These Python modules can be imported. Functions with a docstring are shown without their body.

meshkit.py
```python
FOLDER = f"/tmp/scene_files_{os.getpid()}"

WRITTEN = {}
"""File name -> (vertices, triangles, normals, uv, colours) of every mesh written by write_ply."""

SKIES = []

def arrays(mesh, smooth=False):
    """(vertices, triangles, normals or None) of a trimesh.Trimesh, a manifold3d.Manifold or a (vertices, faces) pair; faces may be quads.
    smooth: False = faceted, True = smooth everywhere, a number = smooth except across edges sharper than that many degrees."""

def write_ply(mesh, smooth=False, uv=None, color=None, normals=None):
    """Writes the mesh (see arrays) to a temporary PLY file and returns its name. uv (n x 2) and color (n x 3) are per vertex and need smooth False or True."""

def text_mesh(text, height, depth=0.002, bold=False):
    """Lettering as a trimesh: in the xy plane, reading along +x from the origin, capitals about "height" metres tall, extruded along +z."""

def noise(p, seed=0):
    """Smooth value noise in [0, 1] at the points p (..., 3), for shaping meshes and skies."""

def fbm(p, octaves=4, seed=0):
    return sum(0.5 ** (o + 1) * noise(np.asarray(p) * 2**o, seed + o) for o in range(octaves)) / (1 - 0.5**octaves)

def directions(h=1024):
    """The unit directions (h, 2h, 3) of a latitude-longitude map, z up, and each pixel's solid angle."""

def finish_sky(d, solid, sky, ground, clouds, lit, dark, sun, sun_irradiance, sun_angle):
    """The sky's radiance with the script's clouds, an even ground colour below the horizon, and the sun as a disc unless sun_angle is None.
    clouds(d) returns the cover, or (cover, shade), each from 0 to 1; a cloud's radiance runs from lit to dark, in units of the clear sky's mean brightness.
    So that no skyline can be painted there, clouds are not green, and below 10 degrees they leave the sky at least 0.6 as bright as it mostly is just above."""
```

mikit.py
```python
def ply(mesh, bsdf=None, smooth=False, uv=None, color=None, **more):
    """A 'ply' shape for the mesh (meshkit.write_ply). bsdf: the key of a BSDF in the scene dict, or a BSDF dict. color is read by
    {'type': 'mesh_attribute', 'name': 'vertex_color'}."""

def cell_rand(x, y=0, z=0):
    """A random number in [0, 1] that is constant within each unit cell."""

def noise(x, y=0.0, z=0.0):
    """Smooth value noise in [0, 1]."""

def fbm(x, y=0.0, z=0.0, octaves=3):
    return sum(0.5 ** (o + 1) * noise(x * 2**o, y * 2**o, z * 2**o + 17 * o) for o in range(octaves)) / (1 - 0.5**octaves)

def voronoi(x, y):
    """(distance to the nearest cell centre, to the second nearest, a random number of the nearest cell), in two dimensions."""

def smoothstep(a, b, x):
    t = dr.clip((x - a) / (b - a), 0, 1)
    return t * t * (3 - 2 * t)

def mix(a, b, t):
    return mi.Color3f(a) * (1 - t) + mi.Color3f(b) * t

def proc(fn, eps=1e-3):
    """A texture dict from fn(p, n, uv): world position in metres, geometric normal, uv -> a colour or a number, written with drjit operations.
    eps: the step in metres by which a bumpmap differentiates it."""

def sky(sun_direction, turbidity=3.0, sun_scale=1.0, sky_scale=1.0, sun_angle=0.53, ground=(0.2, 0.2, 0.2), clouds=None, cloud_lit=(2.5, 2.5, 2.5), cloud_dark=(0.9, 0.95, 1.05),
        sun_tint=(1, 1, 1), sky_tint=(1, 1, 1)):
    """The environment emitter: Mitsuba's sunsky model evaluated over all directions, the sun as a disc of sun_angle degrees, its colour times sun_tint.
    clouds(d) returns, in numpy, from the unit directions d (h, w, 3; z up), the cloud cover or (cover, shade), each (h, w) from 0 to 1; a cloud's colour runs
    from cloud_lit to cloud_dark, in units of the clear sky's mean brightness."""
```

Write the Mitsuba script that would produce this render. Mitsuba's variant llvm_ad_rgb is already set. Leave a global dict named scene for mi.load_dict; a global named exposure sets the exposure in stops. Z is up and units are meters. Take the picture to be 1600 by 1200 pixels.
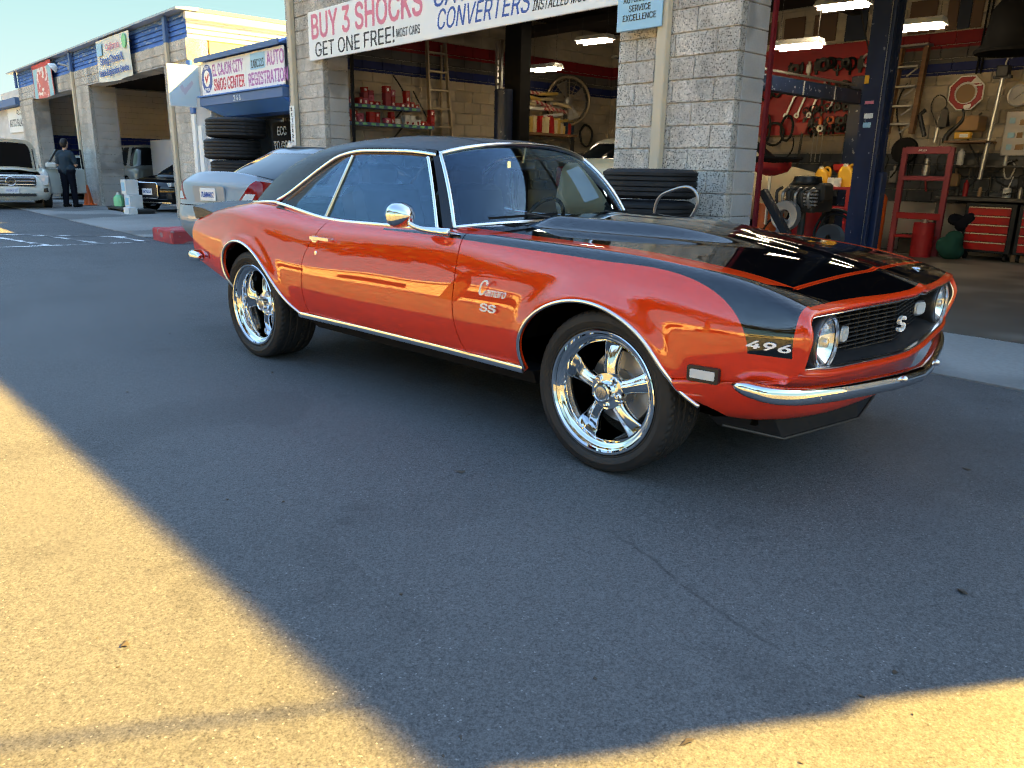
import math
import numpy as np
import drjit as dr
import mitsuba as mi
import trimesh
import meshkit
import mikit
from mikit import proc, noise, fbm, cell_rand, smoothstep, voronoi
from scipy.interpolate import PchipInterpolator, CubicSpline, RectBivariateSpline
from scipy.ndimage import gaussian_filter1d
from scipy.spatial import cKDTree

T = mi.ScalarTransform4f
scene, labels = {'type': 'scene'}, {}

# ------------------------------------------------------------------ camera, sky, exposure
YAW, PITCH, ROLL, EYE = -0.8415, 0.2663, -0.0199, 1.184
cF = np.array([math.sin(YAW) * math.cos(PITCH), math.cos(YAW) * math.cos(PITCH), -math.sin(PITCH)])
cR = np.array([math.cos(YAW), -math.sin(YAW), 0.0])
cD = np.cross(cF, cR)
cU = -(-math.sin(ROLL) * cR + math.cos(ROLL) * cD)
scene['camera'] = {
    'type': 'perspective', 'fov': 66.55, 'fov_axis': 'x', 'near_clip': 0.05, 'far_clip': 600.0,
    'to_world': T().look_at(origin=[0, 0, EYE], target=[float(cF[0]), float(cF[1]), EYE + float(cF[2])], up=cU.tolist()),
}
SUN_AZ, SUN_EL = (0.497, 0.868), math.radians(38.0)
scene['sky'] = mikit.sky([SUN_AZ[0] * math.cos(SUN_EL), SUN_AZ[1] * math.cos(SUN_EL), math.sin(SUN_EL)], turbidity=2.5,
                         sun_scale=1.0, sky_scale=1.0, sun_tint=(1.48, 1.13, 0.29), sky_tint=(1.15, 1.0, 0.82),
                         clouds=lambda d: (0.94 * np.clip((0.40 - d[..., 2]) / 0.14, 0, 1), np.clip(d[..., 2] / 0.22, 0, 1)), cloud_lit=(0.43, 0.50, 0.46), cloud_dark=(0.23, 0.43, 0.405))
exposure = 4.5
ORD = ['first', 'second', 'third', 'fourth', 'fifth', 'sixth', 'seventh', 'eighth', 'ninth', 'tenth', 'eleventh', 'twelfth', 'thirteenth', 'fourteenth', 'fifteenth', 'sixteenth', 'seventeenth', 'eighteenth', 'nineteenth', 'twentieth', 'twenty-first', 'twenty-second', 'twenty-third', 'twenty-fourth', 'twenty-fifth', 'twenty-sixth', 'twenty-seventh']
rng = np.random.default_rng(7)


# ------------------------------------------------------------------ bookkeeping
def num(key):
    k, n = key, 0
    while k in TAKEN:
        n += 1
        k = f'{key}_{n:03d}'
    TAKEN.add(k)
    return k


TAKEN = set()


def thing(name, label, cat=None, group=None, kind=None):
    k = num(name)
    labels[k] = {'label': label}
    if cat:
        labels[k]['category'] = cat
    if group:
        labels[k]['group'] = group
    if kind:
        labels[k]['kind'] = kind
    return k


def put(parent, name, mesh, bsdf, smooth=35, label=None, kind=None, **kw):
    """One part of a thing (or of a part)."""
    k = num(f'{parent}__{name}')
    scene[k] = ply(mesh, bsdf, smooth, **kw)
    if label or kind:
        labels[k] = {}
        if label:
            labels[k]['label'] = label
        if kind:
            labels[k]['kind'] = kind
    return k


def solo(name, mesh, bsdf, label, cat, smooth=35, group=None, kind=None, **kw):
    k = thing(name, label, cat, group, kind)
    scene[k] = ply(mesh, bsdf, smooth, **kw)
    return k


def struct(name, mesh, bsdf, label, smooth=False):
    k = num(name)
    scene[k] = ply(mesh, bsdf, smooth)
    labels[k] = {'label': label, 'kind': 'structure'}
    return k


def ply(mesh, bsdf, smooth=35, **kw):
    if isinstance(mesh, NMesh):
        path = meshkit.write_ply((mesh.v, mesh.f), normals=mesh.n)
        return {'type': 'ply', 'filename': path, 'face_normals': False, 'bsdf': {'type': 'ref', 'id': bsdf}, **kw}
    return mikit.ply(mesh, bsdf, smooth=smooth, **kw)


class NMesh:
    """A mesh with its own vertex normals."""

    def __init__(s, v, f, n):
        s.v, s.f, s.n = np.asarray(v, float), np.asarray(f, int), np.asarray(n, float)

    def mapped(s, fn_v, fn_n, flip=False):
        return NMesh(fn_v(s.v), s.f[:, ::-1] if flip else s.f, fn_n(s.n))

    def __add__(s, o):
        return NMesh(np.vstack([s.v, o.v]), np.vstack([s.f, o.f + len(s.v)]), np.vstack([s.n, o.n]))


# ------------------------------------------------------------------ mesh helpers
def cat(*ms):
    ms = [m for m in ms if m is not None]
    return trimesh.util.concatenate(ms) if len(ms) > 1 else ms[0]


def box(x0, x1, y0, y1, z0, z1, ch=0.0):
    """Axis box between bounds, chamfered by ch."""
    x0, x1, y0, y1, z0, z1 = min(x0, x1), max(x0, x1), min(y0, y1), max(y0, y1), min(z0, z1), max(z0, z1)
    if ch <= 0:
        m = trimesh.creation.box(extents=[x1 - x0, y1 - y0, z1 - z0])
        m.apply_translation([(x0 + x1) / 2, (y0 + y1) / 2, (z0 + z1) / 2])
        return m
    ch = min(ch, (x1 - x0) / 2.2, (y1 - y0) / 2.2, (z1 - z0) / 2.2)
    pts = []
    for X in ((x0, 1), (x1, -1)):
        for Y in ((y0, 1), (y1, -1)):
            for Z in ((z0, 1), (z1, -1)):
                for a in range(3):
                    o = [ch, ch, ch]
                    o[a] = 0
                    pts.append([X[0] + X[1] * o[0], Y[0] + Y[1] * o[1], Z[0] + Z[1] * o[2]])
    return trimesh.convex.convex_hull(np.array(pts))


def hull(pts):
    return trimesh.convex.convex_hull(np.asarray(pts, float))


def beam(a, b, w, h=None, up=(0, 0, 1)):
    """A straight bar of section w x h from a to b."""
    a, b = np.asarray(a, float), np.asarray(b, float)
    h = w if h is None else h
    d = (b - a) / np.linalg.norm(b - a)
    up = np.asarray(up, float)
    if abs(d @ up) > 0.95:
        up = np.array([1.0, 0, 0])
    s = np.cross(d, up)
    s /= np.linalg.norm(s)
    t = np.cross(s, d)
    v = [p + s * w / 2 * i + t * h / 2 * j for p in (a, b) for i, j in ((-1, -1), (1, -1), (1, 1), (-1, 1))]
    f = [[0, 3, 2], [0, 2, 1], [4, 5, 6], [4, 6, 7]]
    for k in range(4):
        l = (k + 1) % 4
        f += [[k, l, 4 + l], [k, 4 + l, 4 + k]]
    m = trimesh.Trimesh(v, f, process=False)
    if m.volume < 0:
        m.invert()
    return m


def rod(a, b, r, n=12, r2=None):
    return tube([a, b], [r, r if r2 is None else r2], n)


def tube(path, r, n=10, closed=False):
    """Round tube along a polyline, capped."""
    p = np.asarray(path, float)
    m = len(p)
    r = np.broadcast_to(np.asarray(r, float), (m,))
    if closed:
        t = np.roll(p, -1, 0) - np.roll(p, 1, 0)
    else:
        t = np.gradient(p, axis=0)
    t /= np.linalg.norm(t, axis=1, keepdims=True) + 1e-12
    a = np.zeros_like(p)
    h = np.array([0, 0, 1.0]) if abs(t[0, 2]) < 0.9 else np.array([1.0, 0, 0])
    for i in range(m):
        h = h - t[i] * (h @ t[i])
        h /= np.linalg.norm(h) + 1e-12
        a[i] = h
    b = np.cross(t, a)
    an = np.arange(n) * 2 * np.pi / n
    v = (p[:, None] + r[:, None, None] * (np.cos(an)[None, :, None] * a[:, None] + np.sin(an)[None, :, None] * b[:, None])).reshape(-1, 3)
    f = []
    for i in range(m if closed else m - 1):
        k = (i + 1) % m
        for j in range(n):
            l = (j + 1) % n
            f += [[i * n + j, i * n + l, k * n + l], [i * n + j, k * n + l, k * n + j]]
    if not closed:
        v = np.vstack([v, p[0], p[-1]])
        for j in range(n):
            l = (j + 1) % n
            f += [[m * n, l, j], [m * n + 1, (m - 1) * n + j, (m - 1) * n + l]]
    mm = trimesh.Trimesh(v, f, process=False)
    if not closed and mm.volume < 0:
        mm.invert()
    return mm


def lathe(prof, n=48, axis='z', closed=False):
    """Revolve a profile of (r, h) points about an axis."""
    pr = np.asarray(prof, float)
    an = np.arange(n) * 2 * np.pi / n
    v = np.stack([pr[None, :, 0] * np.cos(an)[:, None], pr[None, :, 0] * np.sin(an)[:, None], np.broadcast_to(pr[None, :, 1], (n, len(pr)))], -1).reshape(-1, 3)
    f, k = [], len(pr)
    for i in range(n):
        j = (i + 1) % n
        for q in range(k if closed else k - 1):
            w = (q + 1) % k
            f += [[i * k + q, j * k + q, j * k + w], [i * k + q, j * k + w, i * k + w]]
    m = trimesh.Trimesh(v, f, process=False)
    if axis == 'y':
        m.vertices = m.vertices[:, [0, 2, 1]]
        m.invert()
    elif axis == 'x':
        m.vertices = m.vertices[:, [2, 0, 1]]
    m.update_faces(m.nondegenerate_faces())
    return m


def prism(poly, y0, y1, plane='xz'):
    """Extrude a polygon given in the xz plane between y0 and y1 (or 'xy' between z, 'yz' between x)."""
    from shapely.geometry import Polygon
    m = trimesh.creation.extrude_polygon(Polygon(poly), abs(y1 - y0), engine='earcut')
    v = m.vertices.copy()
    lo = min(y0, y1)
    if plane == 'xz':
        m.vertices = np.c_[v[:, 0], v[:, 2] + lo, v[:, 1]]
        m.invert()
    elif plane == 'yz':
        m.vertices = np.c_[v[:, 2] + lo, v[:, 0], v[:, 1]]
    else:
        m.vertices = np.c_[v[:, 0], v[:, 1], v[:, 2] + lo]
    return m


def at(m, x=0, y=0, z=0, rz=0, rx=0, ry=0, s=1.0):
    m = m.copy()
    M = trimesh.transformations.euler_matrix(rx, ry, rz, 'sxyz')
    M[:3, :3] *= s
    M[:3, 3] = [x, y, z]
    m.apply_transform(M)
    return m


def rrect(w, h, r, n=5, cx=0, cy=0):
    pts = []
    for sx, sy, a0 in ((1, 1, 0), (-1, 1, 90), (-1, -1, 180), (1, -1, 270)):
        for k in range(n + 1):
            a = math.radians(a0 + 90 * k / n)
            pts.append((cx + sx * (w / 2 - r) + r * math.cos(a), cy + sy * (h / 2 - r) + r * math.sin(a)))
    return pts


TEXTS = {}


def text(s, x, z, h, y, width=None, bold=False, depth=0.006, shear=0.0, center=False, face='-y'):
    """Upright lettering on a wall that faces -y, its baseline at (x, z), capitals h tall, squeezed to a width if one is given."""
    if (s, h, depth, bold) not in TEXTS:
        TEXTS[s, h, depth, bold] = meshkit.text_mesh(s, h, depth, bold)
    m = TEXTS[s, h, depth, bold].copy()
    v = m.vertices.copy()
    v[:, 0] -= v[:, 0].min()
    if width:
        v[:, 0] *= width / v[:, 0].max()
    if shear:
        v[:, 0] += shear * v[:, 1]
    if center:
        v[:, 0] -= v[:, 0].max() / 2
    m.vertices = np.c_[x + v[:, 0], y - v[:, 2], z + v[:, 1]]
    return m


# ------------------------------------------------------------------ lofted surfaces that can be cut
class Loft:
    """A smooth surface through rows of 3-D points; every row has nu samples."""

    def __init__(s, rows, nv=64, vk=None, sub=0.0):
        P = np.stack(rows, 1)
        nu, k = P.shape[:2]
        if vk is None:
            d = np.linalg.norm(np.diff(P, axis=1), axis=2).mean(0)
            vk = np.r_[0, np.cumsum(np.maximum(d, 1e-3) ** 0.7)]
            vk /= vk[-1]
        u = np.linspace(0, 1, nu)
        v = np.linspace(0, 1, nv)
        G = CubicSpline(vk, P, axis=1)(v)
        s.vk, s.nu, s.nv = vk, nu, nv
        s.sp = [RectBivariateSpline(u, v, G[:, :, c], kx=3, ky=3) for c in range(3)]
        s.off = 0.0
        s.warp = None

    def raw(s, u, v):
        return np.stack([q.ev(u, v) for q in s.sp], -1)

    def P(s, u, v):
        p = s.raw(u, v)
        return s.warp(p) if s.warp else p

    def N(s, u, v, e=1e-3):
        u0, u1, v0, v1 = np.maximum(u - e, 0), np.minimum(u + e, 1), np.maximum(v - e, 0), np.minimum(v + e, 1)
        n = np.cross(s.P(u1, v) - s.P(u0, v), s.P(u, v1) - s.P(u, v0))
        return n / (np.linalg.norm(n, axis=1, keepdims=True) + 1e-15)

    def grid(s, nu, nv, u0=0, u1=1, v0=0, v1=1):
        U, V = np.meshgrid(np.linspace(u0, u1, nu), np.linspace(v0, v1, nv), indexing='ij')
        i = np.arange(nu * nv).reshape(nu, nv)
        a, b, c, d = i[:-1, :-1].ravel(), i[1:, :-1].ravel(), i[1:, 1:].ravel(), i[:-1, 1:].ravel()
        return np.c_[U.ravel(), V.ravel()], np.vstack([np.c_[a, b, c], np.c_[a, c, d]])


def cut(uv, tri, val):
    """Keeps the part of a triangulation where val > 0."""
    pos = val > 0
    cnt = pos[tri].sum(1)
    keep = [tri[cnt == 3]]
    new, cache = [], {}
    base = len(uv)

    def edge(a, b):
        k = (a, b) if a < b else (b, a)
        if k not in cache:
            t = val[a] / (val[a] - val[b])
            cache[k] = base + len(new)
            new.append(uv[a] + (uv[b] - uv[a]) * t)
        return cache[k]

    out = []
    for t in tri[(cnt == 1) | (cnt == 2)]:
        p = pos[t]
        if p.sum() == 1:
            k = int(np.argmax(p))
            a, b, c = t[k], t[(k + 1) % 3], t[(k + 2) % 3]
            out.append([a, edge(a, b), edge(a, c)])
        else:
            k = int(np.argmin(p))
            a, b, c = t[k], t[(k + 1) % 3], t[(k + 2) % 3]
            ab, ac = edge(a, b), edge(a, c)
            out += [[ab, b, c], [ab, c, ac]]
    if out:
        keep.append(np.array(out))
    tri = np.vstack(keep) if keep else tri[:0]
    uv = np.vstack([uv, np.array(new).reshape(-1, 2)])
    used, inv = np.unique(tri, return_inverse=True)
    return uv[used], inv.reshape(-1, 3)


def panel(S, fns, nu=260, nv=40, u=(0, 1), v=(0, 1), skirt=0.02, off=0.0, centre=(-1.4, 0, 0.5), flip=None, uvf=()):
    """The part of the surface S where every fn(P) > 0, with its edges turned inwards by skirt."""
    uv, tri = S.grid(nu, nv, u[0], u[1], v[0], v[1])
    for fn in fns:
        if len(tri) == 0:
            break
        uv, tri = cut(uv, tri, fn(S.P(uv[:, 0], uv[:, 1])))
    for fn in uvf:
        if len(tri):
            uv, tri = cut(uv, tri, fn(uv[:, 0], uv[:, 1]))
    if len(tri) == 0:
        return None
    P, N = S.P(uv[:, 0], uv[:, 1]), S.N(uv[:, 0], uv[:, 1])
    bad = np.linalg.norm(N, axis=1) < 0.5
    sgn = flip if flip is not None else np.sign(np.sum((P - centre) * N))
    N = N * sgn
    fn_ = np.cross(P[tri[:, 1]] - P[tri[:, 0]], P[tri[:, 2]] - P[tri[:, 0]])
    wrong = np.sum(fn_ * N[tri].mean(1), 1) < 0
    tri = tri.copy()
    tri[wrong] = tri[wrong][:, ::-1]
    ok = np.linalg.norm(fn_, axis=1) > 1e-12
    tri = tri[ok]
    P = P + N * off
    if skirt:
        e = np.vstack([tri[:, [0, 1]], tri[:, [1, 2]], tri[:, [2, 0]]])
        key = np.sort(e, 1)
        _, idx, c = np.unique(key, axis=0, return_index=True, return_counts=True)
        e = e[idx[c == 1]]
        a, b = P[e[:, 0]], P[e[:, 1]]
        na, nb = N[e[:, 0]], N[e[:, 1]]
        d = b - a
        en = np.cross(d, (na + nb) / 2)
        en /= np.linalg.norm(en, axis=1, keepdims=True) + 1e-12
        V2 = np.vstack([a, b, b - nb * skirt, a - na * skirt])
        m = len(e)
        i = np.arange(m)
        F2 = np.vstack([np.c_[i, i + 3 * m, i + 2 * m], np.c_[i, i + 2 * m, i + m]])
        N2 = np.vstack([en] * 4)
        k = len(P)
        P, N, tri = np.vstack([P, V2]), np.vstack([N, N2]), np.vstack([tri, F2 + k])
    return NMesh(P, tri, N)


def smooth_row(a, sig):
    if sig <= 0:
        return a
    k = int(4 * sig) + 1
    pad = np.concatenate([2 * a[:1] - a[k:0:-1], a, 2 * a[-1:] - a[-2:-k - 2:-1]])
    return gaussian_filter1d(pad, sig, axis=0)[k:-k]


def rowx(x, y, z, nu=300, sig=7):
    """A row given by knots over x (y and z may be (knots, values) pairs of their own)."""
    X = np.linspace(x[0], x[-1], nu)

    def f(q):
        kx, kv = (q if isinstance(q, tuple) else (x, q))
        return smooth_row(PchipInterpolator(kx, kv)(X), sig)
    return np.c_[X, f(y), f(z)]


def rowk(t, pts, nu=300, sig=5):
    """A row given by 3-D knots at the parameters t."""
    p = PchipInterpolator(t, np.asarray(pts, float))(np.linspace(0, 1, nu))
    return smooth_row(p, sig)


def spath(pts, n=80, closed=False):
    p = np.asarray(pts, float)
    if closed:
        p = np.vstack([p, p[:1]])
    d = np.r_[0, np.cumsum(np.linalg.norm(np.diff(p, axis=0), axis=1))]
    cs = CubicSpline(d, p, bc_type='periodic' if closed else 'not-a-knot') if len(p) > 3 or closed else PchipInterpolator(d, p)
    return cs(np.linspace(0, d[-1], n, endpoint=not closed))


def sdist(poly):
    """Signed distance to a closed polygon, positive outside."""
    import shapely
    poly = np.asarray(poly, float)
    d = np.r_[poly, poly[:1]]
    seg = np.linspace(0, 1, 12, endpoint=False)
    pts = (d[:-1, None] + (d[1:] - d[:-1])[:, None] * seg[None, :, None]).reshape(-1, 2)
    tree, path = cKDTree(pts), shapely.Polygon(poly)
    shapely.prepare(path)

    def f(q):
        r = tree.query(q)[0]
        return np.where(shapely.contains_xy(path, q[:, 0], q[:, 1]), -r, r)
    return f


def ribbon(paths, closed=False):
    """A strip of quads between successive paths of equal length."""
    g = np.stack(paths, 1)
    n, m = g.shape[:2]
    f = []
    for i in range(n - 1):
        for j in range(m if closed else m - 1):
            l = (j + 1) % m
            f += [[i * m + j, i * m + l, (i + 1) * m + l], [i * m + j, (i + 1) * m + l, (i + 1) * m + j]]
    t = trimesh.Trimesh(g.reshape(-1, 3), f, process=False)
    if closed and t.volume < 0:
        t.invert()
    return t


# ------------------------------------------------------------------ materials
def mat(name, d):
    scene[name] = d
    return name


def rgb(c):
    return {'type': 'rgb', 'value': [float(x) for x in c]}


def pr(name, col, rough=0.5, metal=0.0, spec=0.5, two=True, bump=None, bscale=1.0, **kw):
    d = {'type': 'principled', 'base_color': col if isinstance(col, dict) else rgb(col), 'roughness': rough, 'metallic': metal, 'specular': spec, **kw}
    if bump is not None:
        d = {'type': 'bumpmap', 'arbitrary': bump, 'scale': bscale, 'bsdf': d}
    return mat(name, {'type': 'twosided', 'bsdf': d} if two else d)


def gloss(name, col, ior=1.55):
    """Paint under a clear coat."""
    return mat(name, {'type': 'twosided', 'bsdf': {'type': 'plastic', 'diffuse_reflectance': col if isinstance(col, dict) else rgb(col), 'int_ior': ior, 'nonlinear': True}})


def asphalt_col(p, n, uv):
    a = fbm(p.x * 1.3, p.y * 1.3, 0.0, 4)
    b = fbm(p.x * 0.23 + 9, p.y * 0.23, 3.0, 3)
    g = noise(p.x * 330, p.y * 330)
    g2 = noise(p.x * 150 + 31, p.y * 150)
    worn = smoothstep(0.52, 0.75, fbm(p.x * 0.9 + 40, p.y * 0.9, 5.0, 3))
    v = 0.070 * (0.80 + 0.2 * a + 0.25 * b) * (0.42 + 0.74 * g + 0.54 * g2) + 0.012 * worn * g
    f, s2, r = voronoi(p.x * 110, p.y * 110)
    chip = dr.select((r > 0.955) & (f < 0.30), 1.0, 0.0)
    pit = dr.select((r < 0.05) & (f < 0.34), 1.0, 0.0)
    patch = smoothstep(0.35, 0.7, fbm(p.x * 1.6, p.y * 1.6, 12.0, 3))
    v = v * (1 - 0.35 * pit) + (0.03 + 0.11 * cell_rand(dr.floor(p.x * 60), dr.floor(p.y * 60))) * chip * (0.35 + 0.65 * patch)
    w_ = 0.035 * (noise(p.x * 5, 2.0) - 0.5) + 0.012 * (noise(p.x * 31, 5.0) - 0.5)
    line = dr.abs(p.y - (1.905 - 0.262 * (p.x + 1.6) + w_))
    seam = (1 - smoothstep(0.002, 0.011, line)) * smoothstep(-1.65, -1.5, p.x) * (1 - smoothstep(-0.75, -0.6, p.x)) * smoothstep(0.12, 0.4, noise(p.x * 17, 8.0))
    line2 = dr.abs(p.x + 6.1 + 0.5 * (p.y - 1.5) + 0.12 * noise(p.y * 2.2, 4.0))
    seam = dr.maximum(seam, 0.6 * (1 - smoothstep(0.002, 0.009, line2)) * smoothstep(0.3, 0.5, noise(p.y * 9, 3.0)) * smoothstep(0.9, 1.1, p.y) * (1 - smoothstep(3.6, 4.0, p.y)))
    v = v * (1 - 0.36 * seam)
    drip = smoothstep(0.80, 0.84, noise(p.x * 3.1 + 5, p.y * 3.1)) * smoothstep(0.6, 0.75, noise(p.x * 13, p.y * 13))
    v = v * (1 - 0.14 * drip)
    stain = smoothstep(0.60, 0.72, fbm(p.x * 1.9 + 4, p.y * 1.9 + 8, 1.0, 3))
    v = v * (1 - 0.12 * stain)
    return mi.Color3f(v * 0.99, v, v * 1.02)


def asphalt_bump(p, n, uv):
    return noise(p.x * 380, p.y * 380) * 0.6 + noise(p.x * 170 + 7, p.y * 170) * 0.6


pr('asphalt', proc(asphalt_col), 0.72, spec=0.45, bump=proc(asphalt_bump, 1.0e-3), bscale=0.0011)


def conc_col(p, n, uv):
    a = fbm(p.x * 0.9, p.y * 0.9, 2.0, 4)
    g = noise(p.x * 60, p.y * 60)
    st = smoothstep(0.55, 0.72, fbm(p.x * 0.6 + 3, p.y * 0.6, 7.0, 3))
    v = (0.16 + 0.10 * a + 0.03 * g) * (1 - 0.4 * st)
    return mi.Color3f(v, v * 0.97, v * 0.92)


pr('concrete', proc(conc_col), 0.85, spec=0.3)


def floor_col(p, n, uv):
    a = fbm(p.x * 1.1, p.y * 1.1, 2.0, 4)
    st = smoothstep(0.42, 0.65, fbm(p.x * 0.8 + 3, p.y * 0.8, 7.0, 3))
    v = (0.13 + 0.10 * a) * (1 - 0.5 * st)
    return mi.Color3f(v * 1.05, v * 0.93, v * 0.78)


pr('shop_floor', proc(floor_col), 0.55, spec=0.4)


def cmu_col(p, n, uv):
    """Grey aggregate of a split or ground block face: pale matrix with dark and light grains, weather stains."""
    w = dr.select(dr.abs(n.x) > 0.7, p.y, p.x)
    f, s2, r = voronoi(w * 58, p.z * 58)
    f2, s3, r2 = voronoi(w * 150 + 9, p.z * 150)
    v = 0.50 + 0.10 * (fbm(w * 3, p.z * 3, p.y, 3) - 0.5) + 0.16 * (r2 - 0.5)
    v = dr.select((r > 0.56) & (f < 0.38), v * (0.16 + 0.3 * r2), v)
    v = dr.select((r < 0.10) & (f < 0.38), v * 1.45, v)
    blk = cell_rand(dr.floor(w / 0.2032), dr.floor(p.z / 0.2032), 3)
    v = v * (0.88 + 0.24 * blk)
    st = smoothstep(0.5, 0.7, fbm(w * 2.3 + 3, p.z * 0.9, 1.0, 3)) * 0.25
    v = v * (1 - st)
    return mi.Color3f(v * 1.06, v * 0.985, v * 0.87)


def cmu_bump(p, n, uv):
    w = p.x + p.y
    f, s2, r = voronoi(w * 52, p.z * 52)
    return dr.select((r > 0.62) & (f < 0.40), -1.0, 0.0) + noise(w * 120, p.z * 120)


pr('cmu', proc(cmu_col), 0.92, spec=0.2, bump=proc(cmu_bump, 2e-3), bscale=0.0022)


def cmus_col(p, n, uv):
    w = p.x + p.y
    v = 0.40 + 0.10 * (fbm(w * 4, p.z * 4, 1.0, 3) - 0.5) + 0.05 * noise(w * 150, p.z * 150)
    v = v * (1 - 0.35 * smoothstep(0.55, 0.7, fbm(w * 2 + 6, p.z * 2, 1.0, 3)))
    return mi.Color3f(v * 1.03, v * 0.99, v * 0.93)


pr('cmu_smooth', proc(cmus_col), 0.9, spec=0.25)
pr('mortar', (0.38, 0.355, 0.32), 0.95, spec=0.1)


def paint_bands(p, n, uv):
    """Painted block inside the shop: cream, red, grey and blue bands at fixed heights, grey below."""
    w = p.x + p.y
    g = 0.80 + 0.26 * fbm(w * 1.7, p.z * 1.7, 1.0, 4) + 0.08 * (noise(w * 40, p.z * 40) - 0.5)
    cream, red, grey, blue, low = mi.Color3f(0.50, 0.435, 0.34), mi.Color3f(0.24, 0.012, 0.018), mi.Color3f(0.11, 0.105, 0.10), mi.Color3f(0.018, 0.03, 0.15), mi.Color3f(0.09, 0.10, 0.115)
    z = p.z + 0.004 * noise(w * 9, 4.0)
    c = dr.select(z > 3.445, cream, dr.select(z > 3.20, red, dr.select(z > 2.98, grey, dr.select(z > 2.80, blue, dr.select(z > 1.60, cream, low)))))
    dirt = smoothstep(0.48, 0.75, fbm(w * 1.1 + 11, p.z * 2.2, 4.0, 4))
    return c * g * (1 - 0.45 * dirt)


pr('shop_paint', proc(paint_bands), 0.6, spec=0.3)


def left_bands(p, n, uv):
    w = p.x + p.y
    g = 0.85 + 0.2 * fbm(w * 1.7, p.z * 1.7, 1.0, 3)
    return dr.select(p.z > 2.12, mi.Color3f(0.86, 0.81, 0.72), dr.select(p.z > 1.1, mi.Color3f(0.025, 0.045, 0.30), mi.Color3f(0.03, 0.035, 0.06))) * g


pr('left_paint', proc(left_bands), 0.6, spec=0.3)
pr('dark_ceiling', (0.035, 0.03, 0.028), 0.9, spec=0.1)


def blue_col(p, n, uv):
    v = 0.75 + 0.5 * fbm((p.x + p.y) * 2.2, p.z * 9, 0.0, 4)
    wear = smoothstep(0.62, 0.75, fbm((p.x + p.y) * 5, p.z * 22, 3.0, 3))
    return mi.Color3f(0.06, 0.15, 0.44) * v * (1 - wear) + mi.Color3f(0.25, 0.32, 0.45) * wear


pr('blue_siding', proc(blue_col), 0.6, spec=0.3)
pr('blue_paint', (0.05, 0.16, 0.50), 0.45)
pr('blue_dull', (0.07, 0.14, 0.31), 0.55)


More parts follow.
